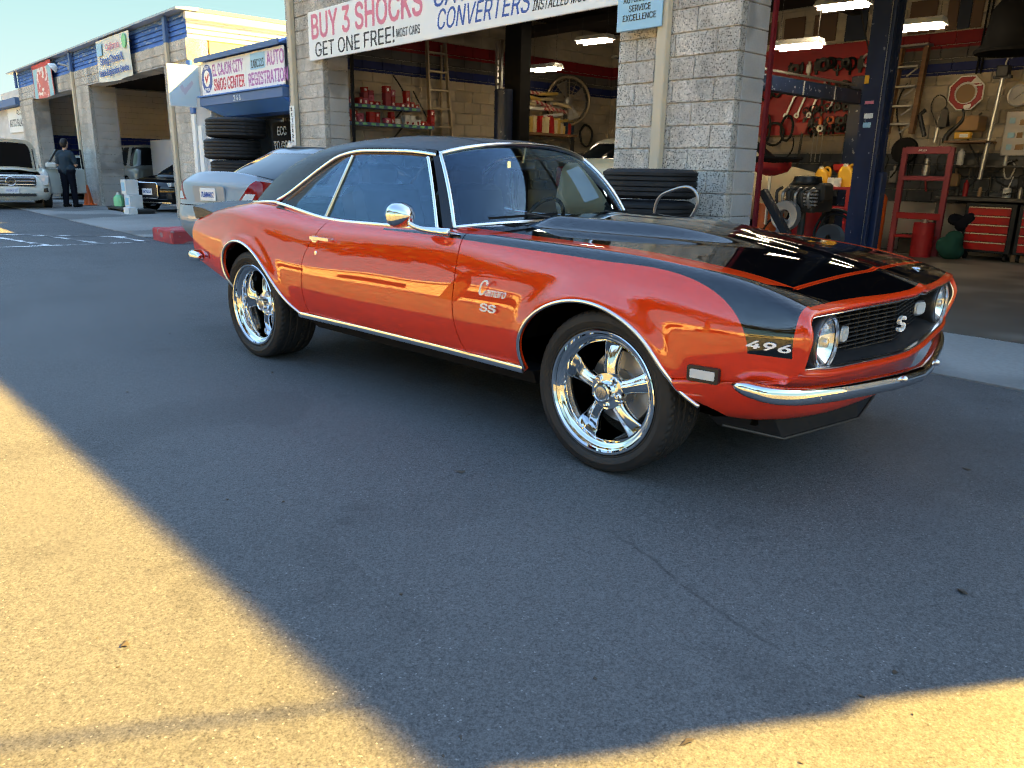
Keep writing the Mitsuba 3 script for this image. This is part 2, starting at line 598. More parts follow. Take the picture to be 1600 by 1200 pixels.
def cream_col(p, n, uv):
    v = 0.80 + 0.35 * fbm((p.x + p.y) * 1.5, p.z * 6, 0.0, 4)
    return mi.Color3f(0.60, 0.585, 0.575) * v


pr('cream_siding', proc(cream_col), 0.7, spec=0.25)
pr('tan_paint', (0.55, 0.47, 0.34), 0.6)
pr('yellow_stucco', (0.56, 0.46, 0.26), 0.9, spec=0.1)
pr('grey_stucco', (0.45, 0.46, 0.48), 0.9, spec=0.2)
pr('white_paint', (0.78, 0.78, 0.76), 0.5)


def worn_white(p, n, uv):
    m = smoothstep(0.35, 0.6, fbm(p.x * 6, p.y * 6, 0.0, 4))
    return mi.Color3f(0.10) * (1 - m) + mi.Color3f(0.62, 0.63, 0.64) * m


pr('line_paint', proc(worn_white), 0.8, spec=0.2)


def curb_col(p, n, uv):
    v = 0.7 + 0.6 * fbm(p.x * 5, p.y * 5, p.z * 5, 4)
    wear = smoothstep(0.58, 0.68, fbm(p.x * 11, p.y * 11, p.z * 9, 3))
    return mi.Color3f(0.42, 0.07, 0.075) * v * (1 - 0.7 * wear) + mi.Color3f(0.3, 0.25, 0.24) * wear * 0.7


pr('red_curb', proc(curb_col), 0.8, spec=0.2)
pr('metal_grey', (0.33, 0.34, 0.36), 0.4, 0.6)
pr('galv', (0.42, 0.46, 0.52), 0.5, 0.5)
pr('chrome', (0.88, 0.89, 0.90), 0.05, 1.0)
mat('mirror_chrome', {'type': 'twosided', 'bsdf': {'type': 'conductor', 'specular_reflectance': rgb((0.80, 0.81, 0.82))}})
pr('steel', (0.45, 0.44, 0.42), 0.35, 0.9)
pr('iron', (0.07, 0.068, 0.065), 0.5, 0.5)
pr('black_plastic', (0.012, 0.013, 0.015), 0.42)
pr('black_matte', (0.010, 0.010, 0.011), 0.8, spec=0.2)
pr('void_black', (0.004, 0.004, 0.004), 0.95, spec=0.0)


def rubber_col(p, n, uv):
    v = 0.017 * (0.75 + 0.6 * fbm(p.x * 9, p.y * 9, p.z * 9, 3))
    return mi.Color3f(v, v * 1.0, v * 1.04)


pr('rubber', proc(rubber_col), 0.62, spec=0.4)
mat('glass', {'type': 'thindielectric', 'int_ior': 1.58, 'specular_reflectance': rgb((0.34, 0.53, 0.76)), 'specular_transmittance': rgb((0.56, 0.64, 0.68))})
mat('clear_glass', {'type': 'thindielectric', 'int_ior': 1.5})
mat('dark_glass', {'type': 'twosided', 'bsdf': {'type': 'plastic', 'diffuse_reflectance': rgb((0.012, 0.015, 0.018)), 'int_ior': 1.55}})


def wood_col(p, n, uv):
    v = 0.7 + 0.6 * fbm(p.x * 4, p.y * 4, p.z * 30, 3)
    return mi.Color3f(0.20, 0.11, 0.055) * v


pr('wood', proc(wood_col), 0.6)
pr('brown_board', (0.13, 0.075, 0.045), 0.6)
pr('navy_board', (0.02, 0.03, 0.06), 0.6)
pr('red_steel', (0.34, 0.014, 0.02), 0.45)
pr('red_gloss', (0.40, 0.014, 0.014), 0.3)
pr('pink_steel', (0.27, 0.045, 0.065), 0.5)
pr('orange_steel', (0.62, 0.11, 0.02), 0.4)


def lift_col(p, n, uv):
    v = 0.7 + 0.5 * fbm(p.x * 8, p.y * 8, p.z * 3, 4)
    chip = smoothstep(0.74, 0.78, fbm(p.x * 30, p.y * 30, p.z * 16, 3))
    return mi.Color3f(0.011, 0.022, 0.062) * v * (1 - chip) + mi.Color3f(0.22, 0.24, 0.28) * chip


pr('lift_blue', proc(lift_col), 0.35)
pr('yellow_plastic', (0.72, 0.40, 0.03), 0.4)
pr('white_plastic', (0.72, 0.72, 0.70), 0.4)
pr('card_brown', (0.33, 0.21, 0.11), 0.8)
pr('skin', (0.52, 0.31, 0.22), 0.55)
pr('navy_cloth', (0.035, 0.055, 0.075), 0.9, spec=0.1)
pr('dark_cloth', (0.010, 0.011, 0.018), 0.95, spec=0.1)
pr('hair', (0.015, 0.011, 0.009), 0.6)
pr('sign_white', (0.80, 0.80, 0.78), 0.5)
pr('sign_blue', (0.33, 0.56, 0.72), 0.5)
pr('letter_red', (0.55, 0.06, 0.10), 0.6)
pr('letter_pink', (0.66, 0.20, 0.28), 0.6)
pr('letter_purple', (0.45, 0.16, 0.42), 0.6)
pr('letter_blue', (0.05, 0.10, 0.36), 0.6)
pr('letter_black', (0.03, 0.03, 0.035), 0.6)
pr('letter_white', (0.75, 0.75, 0.75), 0.6)
pr('green_tag', (0.25, 0.62, 0.30), 0.6)
mat('lamp_glow', {'type': 'diffuse', 'reflectance': rgb((0.8, 0.8, 0.8))})
mat('lens_clear', {'type': 'twosided', 'bsdf': {'type': 'plastic', 'diffuse_reflectance': rgb((0.55, 0.58, 0.60)), 'int_ior': 1.5}})
gloss('lens_red', (0.45, 0.012, 0.018))
gloss('lens_amber', (0.62, 0.22, 0.03))
pr('badge_metal', (0.80, 0.80, 0.78), 0.35, 0.2)


# ------------------------------------------------------------------ the ground
def sheet(x0, x1, y0, y1, z):
    return trimesh.Trimesh([[x0, y0, z], [x1, y0, z], [x1, y1, z], [x0, y1, z]], [[0, 1, 2], [0, 2, 3]], process=False)


struct('ground', sheet(-250, 250, -250, 250, 0.0), 'asphalt', 'dark grey asphalt yard in front of the repair bays, partly in golden sun')
F = 6.3          # the line of the building fronts
struct('apron', box(-46, 2.1, F - 1.15, F + 0.35, -0.2, 0.012), 'concrete', 'pale concrete apron strip along the bay fronts')
struct('apron_left', box(-46, -13.9, F - 2.15, F - 1.15, -0.2, 0.012), 'concrete', 'wider part of the pale concrete apron at the left bays')
struct('shop_floor_slab', box(-12.6, 2.0, F + 0.35, 14.0, -0.2, 0.016), 'shop_floor', 'brownish oil stained concrete floor inside the repair bays')
struct('left_floor_slab', box(-33, -17.2, F + 0.35, 14.0, -0.2, 0.016), 'concrete', 'grey concrete floor inside the left bays')


def strip(pts, w, z=0.004):
    a, b = np.array(pts[0], float), np.array(pts[1], float)
    d = (b - a) / np.linalg.norm(b - a)
    s = np.array([-d[1], d[0]]) * w / 2
    v = [np.r_[q, z] for q in (a - s, b - s, b + s, a + s)]
    return trimesh.Trimesh(v, [[0, 1, 2], [0, 2, 3]], process=False)


marks = thing('parking_marking', 'worn white hatched paint lines on the asphalt at the far left', 'road marking')
for a, b in (((-16.4, 1.2), (-14.2, 3.95)), ((-13.2, 1.5), (-13.05, 3.9)), ((-15.6, 2.1), (-13.1, 2.6)), ((-15.0, 2.9), (-13.1, 3.3)), ((-14.3, 3.8), (-13.1, 3.95))):
    put(marks, 'line', strip((a, b), 0.10), 'line_paint', False)

# ------------------------------------------------------------------ block masonry
L, C = 0.4064, 0.2032
BL = {}


def block_ply(l, d, h, m, seed=0):
    k = (round(l, 3), round(d, 3), h, m)
    if k not in BL:
        BL[k] = ply(box(0, l, 0, d, 0, h, 0.004), m, False)
    return BL[k]


def course_wall(parent, x0, x1, z0, z1, y, m, axis='x', depth=0.03, off=0.0, limit=300, skip=None, flip=False):
    """Running-bond blocks on a wall that faces -y (axis x) or +x (axis y, x0..x1 along y, y the x of its face); joints left open on the mortar behind."""
    k0 = int(round(z0 / C))
    out = []
    for k in range(k0, int(math.ceil(z1 / C - 1e-6))):
        za, zb = max(k * C, z0), min((k + 1) * C, z1)
        s = x0 - (L / 2 if (k % 2) else 0) - off
        while s < x1 - 0.02:
            a, b = max(s, x0), min(s + L, x1)
            if b - a > 0.04 and zb - za > 0.03 and not (skip and skip((a + b) / 2, (za + zb) / 2)):
                out.append((a, b, za, zb))
            s += L
    r = np.random.default_rng(int(abs(x0 * 100)) + 5)
    rest = []
    for i, (a, b, za, zb) in enumerate(out):
        e = 0.002 * r.random()
        j = 0.005
        if axis == 'x':
            g = box(a + j, b - j, y - depth - e, y, za + j, zb - j, 0.004)
        elif flip:
            g = box(y - depth - e, y, a + j, b - j, za + j, zb - j, 0.004)
        else:
            g = box(y, y + depth + e, a + j, b - j, za + j, zb - j, 0.004)
        if i < limit:
            put(parent, 'block', g, m, False)
        else:
            rest.append(g)
    if rest:
        put(parent, 'block_field', cat(*rest), m, False, kind='stuff')


def block_pier(bld, x0, x1, y0, y1, z1, m='cmu', m2='cmu_smooth', z0=0.0):
    """A block pier: its own core with blocks on the front and on both reveals."""
    p = put(bld, 'pier', box(x0 + 0.02, x1 - 0.02, y0 + 0.02, y1 - 0.02, z0, z1), m, False)
    k = 0
    z = z0
    j = 0.004
    while z < z1 - 0.02:
        zb = min(z + C, z1)
        w = x1 - x0
        n = max(1, int(round(w / L)))
        cuts = list(np.linspace(x0, x1, n + 1)) if k % 2 == 0 else [x0] + [x0 + (i + 0.5) * w / n for i in range(n)] + [x1]
        for a, b in zip(cuts[:-1], cuts[1:]):
            put(p, 'block', box(a + j, b - j, y0 + (0 if (k + len(cuts)) % 3 else 0.002), y0 + 0.10, z + j, zb - j, 0.005), m, False)
        for xa, xb in ((x0, x0 + 0.05), (x1 - 0.05, x1)):
            put(p, 'side_block', box(xa + (0 if xa == x0 else 0.0), xb, y0 + 0.10 + j, y1 - j, z + j, zb - j, 0.005), m2, False)
        z += C
        k += 1
    return p


# ------------------------------------------------------------------ the repair shop with its two near bays
H = 4.92
pr('rail_red', (0.16, 0.008, 0.014), 0.5)
shop = thing('repair_shop', 'grey block repair shop with two open bays and a sale banner over one', 'building')
block_pier(shop, -12.72, -11.56, F, F + 0.45, 3.46)
block_pier(shop, -5.56, -4.18, F, F + 0.45, 3.46)
block_pier(shop, 0.85, 2.05, F, F + 0.45, 3.46)
put(shop, 'side_fascia', box(2.032, 2.115, F + 0.01, 14.2, 4.62, 4.868), 'cream_siding', False)
put(shop, 'side_fascia', box(2.032, 2.085, F + 0.01, 14.2, 4.24, 4.618), 'cream_siding', False)
put(shop, 'vent_pipe', rod((1.86, 6.40, 4.9), (1.86, 6.40, 7.0), 0.011), 'galv', 30)
hd_ = put(shop, 'header', box(-12.7, 2.03, F + 0.02, F + 0.40, 3.463, 4.87), 'cmu', False)
course_wall(hd_, -12.72, 2.05, 3.463, 4.87, F + 0.02, 'cmu', depth=0.02)
put(shop, 'roof', hull([(x, y, z) for z in (4.87, 4.92) for x, y in ((2.10, F - 0.09), (2.10, 14.3), (-12.75, 14.3), (-12.75, F - 0.55))]), 'dark_ceiling', False)
put(shop, 'ceiling', box(-12.7, 2.0, F + 0.42, 14.0, 4.12, 4.195), 'dark_ceiling', False)
bw = put(shop, 'back_wall', box(-12.9, 2.0, 14.035, 14.25, 0, 4.86), 'mortar', False)
course_wall(bw, -9.0, -3.3, 0.2032 * 4, 4.11, 14.035, 'shop_paint', limit=300)
bw2 = put(shop, 'back_wall_left', box(-12.9, -9.02, 14.03, 14.034, 0, 4.2), 'mortar', False)
course_wall(bw2, -12.85, -9.02, 0.2032 * 4, 4.11, 14.03, 'shop_paint', limit=300)
rw = put(shop, 'right_end_wall', box(1.85, 2.03, F + 0.45, 14.0, 0, 4.86), 'cmu_smooth', False)
sw = put(shop, 'side_wall', box(-12.7, -12.55, F + 0.46, 14.0, 0, 4.86), 'mortar', False)
course_wall(sw, F + 0.47, 13.99, 0.2032 * 4, 4.11, -12.55, 'shop_paint', axis='y', limit=300)
for x in (-11.0, -9.0, -7.0, -5.0, -3.0, -1.0, 1.0):
    put(shop, 'roof_beam', box(x - 0.07, x + 0.07, F + 0.45, 13.98, 3.86, 4.119), 'dark_ceiling', False)
put(shop, 'door_track', box(-11.55, -5.57, F + 0.47, F + 0.53, 3.2, 3.45), 'black_matte', False)
for x in (-11.53, -5.60, -4.16):
    put(shop, 'door_rail', box(x - 0.014, x + 0.014, F + 0.47, F + 0.52, 0.02, 3.2), 'rail_red' if x > -5 else 'black_matte', False)
for x, w in ((-12.44, 0.10), (-4.97, 0.115)):
    put(shop, 'downspout', box(x - w / 2, x + w / 2, F - 0.09, F - 0.005, 0.75 if x < -6 else 1.16, 4.86, 0.012), 'tan_paint', False)


# ------------------------------------------------------------------ signs of the repair shop
def board(x0, x1, z0, z1, y, th=.02, ch=.004):
    return box(x0, x1, y - th, y, z0, z1, ch)


BY = F - 0.06
bn = thing('sale_banner', 'long white banner reading buy 3 shocks across the top of the left bay', 'banner')
put(bn, 'panel', board(-11.83, -5.52, 2.765, 3.46, BY + .02, .03, .006), 'sign_white', False)


def words(parent, name, s, x, z, h, w, y, m, bold=False, shear=0.0, depth=.004):
    ws_ = s.split(' ')
    if len(ws_) == 1:
        return put(parent, name, text(s, x, z, h, y, w, bold, depth, shear), m, False)
    full = text(s, 0, 0, h, y, None, bold, depth, 0)
    k_ = (w or full.vertices[:, 0].max()) / full.vertices[:, 0].max()
    for i in range(len(ws_)):
        end = text(' '.join(ws_[:i + 1]), 0, 0, h, y, None, bold, depth, 0).vertices[:, 0].max()
        own = text(ws_[i], 0, 0, h, y, None, bold, depth, 0).vertices[:, 0].max()
        put(parent, name, text(ws_[i], x + (end - own) * k_, z, h, y, own * k_, bold, depth, shear), m, False)


words(bn, 'lettering', 'BUY 3 SHOCKS', -11.72, 3.075, .33, 2.92, BY - .011, 'letter_pink', True)
words(bn, 'lettering', 'GET ONE FREE!', -11.62, 2.81, .20, 2.17, BY - .011, 'letter_black')
words(bn, 'lettering', 'MOST CARS', -9.40, 2.86, .105, .54, BY - .011, 'letter_black')
words(bn, 'lettering', 'CATALYTIC', -8.58, 3.12, .27, 2.0, BY - .011, 'letter_blue', False, .25)
words(bn, 'lettering', 'CONVERTERS', -8.50, 2.855, .225, 1.68, BY - .011, 'letter_blue', False, .2)
words(bn, 'lettering', 'INSTALLED MOST CARS', -6.76, 2.855, .105, 1.15, BY - .011, 'letter_black', False, .2)
words(bn, 'lettering', 'FREE', -6.6, 3.06, .26, .95, BY - .011, 'letter_blue', True)
for x in (-11.79, -5.56):
    put(bn, 'grommet', at(lathe([(.008, 0), (.018, .003), (.02, 0)], 16, 'y'), x, BY - .010, 2.80), 'steel')
av = solo('service_award_sign', board(-5.50, -4.955, 2.50, 3.42, F - .10, .02, .006), 'sign_blue', 'light blue sign reading automotive service excellence on the block pier', 'sign', False)
for s, z, w in (('AUTOMOTIVE', 2.745, .40), ('SERVICE', 2.665, .26), ('EXCELLENCE', 2.585, .40)):
    words(av, 'lettering', s, -5.42 + (.40 - w) / 2, z, .055, w, F - .121, 'letter_black')
kd = thing('key_drop_sign', 'narrow white vertical key drop sign on the downspout of the far block pier', 'sign')
put(kd, 'panel', board(-12.52, -12.36, 1.52, 2.14, F - .095, .012), 'sign_white', False)
for i, c in enumerate('KEYDROP'):
    put(kd, 'letter', text(c, -12.44, 2.055 - i * .083, .058, F - .108, None, True, .003, center=True), 'letter_black', False)
put(kd, 'arrow', prism([(-12.62, 1.60), (-12.74, 1.44), (-12.66, 1.44), (-12.66, 1.33), (-12.40, 1.33), (-12.40, 1.44), (-12.46, 1.44)], F - .10, F - .088), 'sign_white', False)

# ------------------------------------------------------------------ low smog station between the two block buildings
smog = thing('smog_station', 'low grey stucco smog station with blue mansard eave and white sign panels', 'building')
put(smog, 'wall', cat(box(-17.12, -16.15, F + .02, F + .25, 0, 2.5), box(-17.12, -12.74, F + .10, F + .3, 2.3, 3.1)), 'grey_stucco', False)
put(smog, 'wall_trim', cat(box(-16.75, -16.55, F - .05, F + .04, 0, 1.95), box(-16.32, -16.15, F - .01, F + .04, 0, 2.02)), 'white_paint', False)
put(smog, 'side_wall', box(-17.1, -16.9, F + .25, 13.5, 0, 3.1), 'grey_stucco', False)
put(smog, 'back_wall', box(-17.0, -12.8, 12.4, 12.6, 0, 3.1), 'left_paint', False)
ev = put(smog, 'eave', hull([(-16.42, F - .12, 3.125), (-12.74, F - .12, 3.125), (-16.42, F + .4, 3.125), (-12.74, F + .4, 3.125), (-16.38, F + .18, 3.275), (-12.74, F + .18, 3.275), (-16.38, F + .4, 3.275), (-12.74, F + .4, 3.275)]), 'blue_siding', False)
put(smog, 'roof', box(-17.1, -12.76, F + .3, 13.6, 3.10, 3.24), 'metal_grey', False)
put(smog, 'gutter', box(-16.45, -12.75, F - .14, F - .115, 3.10, 3.19, .005), 'blue_dull', False)
put(smog, 'fascia', box(-16.36, -12.74, F - .11, F + .10, 2.295, 2.455, .008), 'blue_dull', False)
put(smog, 'fascia_ledge', box(-16.40, -12.74, F - .14, F + .10, 2.458, 2.485, .004), 'blue_paint', False)
put(smog, 'soffit', hull([(-16.3, F - .10, 2.293), (-12.74, F - .10, 2.293), (-15.75, F + .12, 2.10), (-12.74, F + .12, 2.10), (-15.75, F + .55, 2.10), (-12.74, F + .55, 2.10), (-16.3, F + .55, 2.293), (-12.74, F + .55, 2.293)]), 'blue_paint', False)
put(smog, 'window', box(-15.9, -12.76, F + .75, F + .78, .3, 2.07), 'dark_glass', False)
put(smog, 'window_post', box(-14.45, -14.40, F + .70, F + .748, .3, 2.07), 'metal_grey', False)
words(smog, 'house_number', '241', -14.72, 2.325, .095, .34, F - .112, 'letter_white')
s1 = thing('smog_center_sign', 'white sign with round blue emblem reading el cajon city smog center', 'sign')
put(s1, 'panel', board(-16.30, -14.24, 2.495, 3.095, F - .03, .03, .006), 'sign_white', False)
words(s1, 'lettering', 'EL CAJON CITY', -15.72, 2.82, .20, 1.40, F - .0605, 'letter_purple', True)
words(s1, 'lettering', 'SMOG CENTER', -15.70, 2.56, .20, 1.40, F - .0605, 'letter_red', True)
an = np.linspace(0, 2 * np.pi, 40, endpoint=False)
em = put(s1, 'emblem', at(lathe([(0, .0), (.255, 0), (.255, .006), (0, .006)], 40, 'y'), -16.01, F - .0665, 2.795), 'letter_blue', 30)
put(em, 'centre', at(lathe([(0, 0), (.15, 0)], 32, 'y'), -16.01, F - .068, 2.795), 'sign_white', False)
put(em, 'tick', at(prism([(-.10, .02), (-.06, .06), (-.02, -.01), (.08, .10), (.11, .07), (-.02, -.09)], -.003, 0), -16.01, F - .0685, 2.795), 'letter_red', False)
put(em, 'lettering', cat(text('SMOG', -16.01, 2.965, .055, F - .0672, None, True, .003, center=True), text('CHECK', -16.01, 2.57, .055, F - .0672, None, True, .003, center=True)), 'letter_white', False)
s2 = thing('registration_sign', 'white sign reading auto registration with a sample number plate', 'sign')
put(s2, 'panel', board(-14.22, -12.74, 2.495, 3.095, F - .03, .03, .006), 'sign_white', False)
pp = put(s2, 'sample_plate', board(-14.0, -13.42, 2.80, 3.06, F - .0605, .008, .003), 'sign_blue', False)
words(pp, 'lettering', '1ABC123', -13.96, 2.83, .13, .50, F - .069, 'letter_black')
words(s2, 'lettering', 'AUTO', -13.36, 2.83, .21, .64, F - .0605, 'letter_purple', True)
words(s2, 'lettering', 'REGISTRATION', -14.12, 2.55, .20, 1.52, F - .0605, 'letter_purple', True)
bs = thing('window_board', 'black board with white lettering under the blue eave beside the tyres', 'sign')
put(bs, 'panel', board(-14.86, -13.75, 1.25, 2.0, F + .70, .02), 'black_matte', False)
words(bs, 'lettering', 'ECC', -14.66, 1.76, .15, .38, F + .679, 'letter_white', True)
words(bs, 'lettering', 'TO GROUP', -14.84, 1.50, .15, 1.0, F + .679, 'letter_white', True)
# projecting blade sign on the corner post
bp = thing('blade_sign', 'square white sign with a faded red tick projecting from the corner post', 'sign')
put(bp, 'panel', prism(rrect(.70, .80, .03, 3, F - .16, 2.71), -16.90, -16.87, 'yz'), 'sign_white', False)
put(bp, 'face', prism(rrect(.68, .78, .03, 3, F - .16, 2.71), -16.87, -16.865, 'yz'), 'pale_face', False)
put(bp, 'tick', prism([(F - .30, 2.68), (F - .24, 2.74), (F - .20, 2.66), (F - .04, 2.82), (F - .02, 2.76), (F - .20, 2.53)], -16.8645, -16.862, 'yz'), 'faded_tick', False)
for z in (2.45, 2.95):
    put(bp, 'bracket', box(-16.93, -16.90, F - .10, F + .02, z - .02, z + .02), 'metal_grey', False)
pr('pale_face', (0.52, 0.66, 0.76), 0.5)
pr('faded_tick', (0.50, 0.50, 0.62), 0.5)

# ------------------------------------------------------------------ tall left bay building
left = thing('bay_building', 'tall block bay building on the left with blue plank fascia and pale side wall', 'building')
block_pier(left, -33.5, -31.5, F, F + .5, 3.22)
block_pier(left, -26.2, -24.6, F, F + .7, 3.22)
block_pier(left, -18.55, -17.15, F, F + .5, 3.22)
lh = put(left, 'header', box(-33.48, -17.17, F + .03, F + .45, 3.222, 3.66), 'cmu', False)
course_wall(lh, -33.5, -17.15, 3.2512, 3.658, F + .03, 'cmu', depth=.03)
put(lh, 'lintel', box(-31.49, -18.56, F + .005, F + .40, 3.218, 3.248), 'cmu_smooth', False)
put(left, 'wall_core', cat(box(-33.4, -17.25, F + .12, F + .4, 3.66, 4.15), box(-17.45, -17.22, F + .5, 14.2, 0, 4.1), box(-33.4, -33.2, F + .5, 14.2, 0, 4.1)), 'grey_stucco', False)
for i in range(5):
    z = 3.665 + i * .10
    put(left, 'fascia_plank', hull([(-33.52, F + .03, z), (-17.22, F + .03, z), (-33.52, F + .055, z + .094), (-17.22, F + .055, z + .094), (-33.52, F + .10, z), (-17.22, F + .1, z), (-33.52, F + .1, z + .094), (-17.22, F + .1, z + .094)]), 'blue_siding', False)
    put(left, 'side_plank', hull([(-17.17, F + .06, z), (-17.17, 14.2, z), (-17.20, F + .06, z + .094), (-17.20, 14.2, z + .094), (-17.24, F + .06, z), (-17.24, 14.2, z), (-17.24, F + .06, z + .094), (-17.24, 14.2, z + .094)]), 'cream_siding', False)
put(left, 'side_band', box(-17.22, -17.12, F + .02, 14.2, 4.02, 4.16, .01), 'cream_siding', False)
put(left, 'side_stucco', box(-17.26, -17.19, F + .5, 14.2, 3.1, 3.662), 'yellow_stucco', False)
put(left, 'eave', hull([(-34.3, F - .16, 4.17), (-17.1, F - .16, 4.17), (-34.3, F + .3, 4.17), (-17.1, F + .3, 4.17), (-34.3, F - .16, 4.21), (-17.1, F - .16, 4.21), (-34.3, F + .3, 4.25), (-17.1, F + .3, 4.25)]), 'galv', False)
put(left, 'roof', box(-33.6, -17.12, F + .301, 14.3, 4.165, 4.24), 'metal_grey', False)
put(left, 'ceiling', box(-33.2, -17.45, F + .46, 14.0, 3.9, 4.0), 'dark_ceiling', False)
for x, zt in ((-33.45, 4.16), (-25.95, 4.16), (-18.15, 4.16)):
    put(left, 'downspout', box(x - .07, x + .07, F - .075, F - .002, 3.66, zt, .01), 'blue_dull', False)
    if x > -30:
        put(left, 'downspout', box(x - .06, x + .06, F - .075, F - .004, .10, 3.655, .01), 'tan_paint', False)
put(left, 'corner_pipe', box(-17.12, -16.93, F - .04, F + .02, 2.2, 3.22, .01), 'blue_paint', False)
put(left, 'corner_pipe', box(-17.11, -16.94, F - .035, F + .018, .1, 2.19, .01), 'white_paint', False)
for nm, a, b in (('inner_wall', -33.0, -26.9), ('inner_wall', -26.3, -18.4)):
    pass
lb = put(left, 'back_wall', box(-33.2, -17.45, 13.53, 13.8, 0, 3.95), 'mortar', False)
course_wall(lb, -33.1, -17.5, .8128, 3.86, 13.53, 'left_paint', limit=0)
# side wall of each bay, seen through the openings
swl_ = put(left, 'bay_wall', box(-33.19, -33.04, F + .51, 13.5, 0, 3.9), 'mortar', False)
course_wall(swl_, F + .52, 13.45, .8128, 3.86, -33.04, 'left_paint', axis='y', limit=300)
solo('door_panel', box(-25.3, -23.5, 8.0, 8.05, .02, 1.86, .004), 'grey_stucco', 'pale grey upright door panel behind the black saloon', 'panel', False)
fl = thing('flood_lamp', 'small white flood lamp on the blue fascia of the left building', 'lamp')
put(fl, 'head', at(lathe([(0, 0), (.06, .01), (.14, .12), (.15, .16), (.13, .155), (0, .10)], 24), -26.6, F - .25, 3.86, rx=2.2, rz=-.4), 'white_paint', 30)
put(fl, 'arm', cat(rod((-26.55, F - .2, 3.9), (-26.25, F + .02, 3.82), .03), box(-26.3, -26.05, F - .05, F + .05, 3.72, 3.92, .01)), 'metal_grey', 30)


def cloth(x0, x1, z0, z1, y, m, wav=.03, seed=0):
    n, k = 30, 20
    X, Z = np.meshgrid(np.linspace(x0, x1, n), np.linspace(z0, z1, k), indexing='ij')
    Y = y - wav * (meshkit.noise(np.stack([X * 2.2, Z * 1.6, X * 0 + seed], -1)) - .2)
    Z = Z - .04 * np.sin((X - x0) / (x1 - x0) * np.pi) * (Z < z0 + .1)
    g = np.stack([X, Y, Z], -1)
    return g


def cloth_mesh(g):
    a = ribbon(list(np.transpose(g, (1, 0, 2))))
    n = a.face_normals.mean(0)
    b = a.copy()
    b.vertices = b.vertices + [0, .006, 0]
    return cat(a, b)


b1 = thing('check_banner', 'white cloth banner reading smog check and registration service over the second left bay', 'banner')
put(b1, 'cloth', cloth_mesh(cloth(-22.98, -20.32, 3.17, 4.13, F - .10, None, .04, 3)), 'banner_cloth', 40)
words(b1, 'lettering', 'California', -22.05, 3.83, .15, 1.05, F - .155, 'letter_pink')
words(b1, 'lettering', 'Smog Check &', -22.62, 3.54, .17, 1.85, F - .155, 'letter_blue', True)
words(b1, 'lettering', 'Vehicle Registration Service', -22.82, 3.28, .14, 2.42, F - .155, 'letter_blue', True)
put(b1, 'blue_mark', board(-22.85, -22.42, 3.76, 4.05, F - .15, .004), 'sign_blue', False)
put(b1, 'green_mark', at(lathe([(0, 0), (.16, 0)], 24, 'y'), -20.62, F - .152, 3.93), 'green_tag', False)


def ban_col(p, n, uv):
    v = 0.92 + 0.16 * fbm(p.x * 3, p.z * 3, 0.0, 3)
    return mi.Color3f(0.70, 0.70, 0.62) * v


pr('banner_cloth', proc(ban_col), 0.8, spec=0.1)


def ban2_col(p, n, uv):
    t_ = dr.abs((p.x + 29.15) / 1.3)
    side = smoothstep(0.45, 0.6, t_ + 0.2 * (noise(p.z * 4, 1.0) - 0.5))
    c = mi.Color3f(0.62, 0.20, 0.17) * (1 - side) + mi.Color3f(0.33, 0.52, 0.55) * side
    w = smoothstep(0.55, 0.66, fbm(p.x * 5, p.z * 8, 2.0, 3)) * (1 - side)
    c = c * (1 - w) + mi.Color3f(0.75, 0.66, 0.6) * w
    red = smoothstep(3.98, 4.04, p.z) + smoothstep(0.93, 0.96, t_)
    return dr.select(red > 0.5, mi.Color3f(0.50, 0.10, 0.09), c)


pr('banner_red', proc(ban2_col), 0.8, spec=0.1)
b2 = thing('red_banner', 'red and teal cloth banner over the farthest left bay', 'banner')
put(b2, 'cloth', cloth_mesh(cloth(-30.45, -27.85, 3.15, 4.14, F - .10, None, .05, 9)), 'banner_red', 40)
# next building along, and its sign
nb = thing('far_building', 'low far building with a white sign at the left edge', 'building')
put(nb, 'wall', box(-48, -34.0, F + .3, 12, 0, 3.4), 'cream_siding', False)
put(nb, 'upper_storey', box(-60, -40.0, F + 4, 16, 0, 5.2), 'cream_siding', False)
put(nb, 'eave', box(-48, -34.0, F - .05, F + .35, 3.15, 3.4), 'blue_dull', False)
fsn = thing('auto_glass_sign', 'white sign board at the left edge reading auto glass', 'sign')
put(fsn, 'panel', board(-37.2, -34.1, 2.25, 3.12, F + .28, .05), 'sign_white', False)
words(fsn, 'lettering', 'A.C.', -35.5, 2.84, .22, .8, F + .229, 'letter_black')
words(fsn, 'lettering', 'AUTO GLASS', -37.0, 2.46, .26, 2.8, F + .229, 'letter_black', True)

# ------------------------------------------------------------------ red kerb, tyres
solo('red_kerb', box(-13.45, -12.55, 4.15, 5.0, -.02, .20, .02), 'red_curb', 'worn red painted concrete kerb behind the silver sedan', 'kerb', False)


def stack_tyre(x, y, z, r, w, seed=0):
    n = 96
    prof = [(r * .56, -w * .30), (r * .58, -w * .42), (r * .70, -w * .5), (r * .88, -w * .49), (r * .965, -w * .42)]
    zs = np.linspace(-w * .38, w * .38, 25)
    prof += [(r - (.012 if min(abs(a / w - q) for q in (-.26, -.09, .09, .26)) < .018 else 0), a) for a in zs]
    prof += [(r * .965, w * .42), (r * .88, w * .49), (r * .70, w * .5), (r * .58, w * .42), (r * .56, w * .30)]
    m = lathe(prof, n)
    v = m.vertices
    a = np.arctan2(v[:, 1], v[:, 0])
    rr = np.hypot(v[:, 0], v[:, 1])
    g = (rr > r * .955) & ((np.round(a / (2 * np.pi) * n) % 4) == 0)
    v[g, 0] *= .988
    v[g, 1] *= .988
    return at(m, x, y, z)


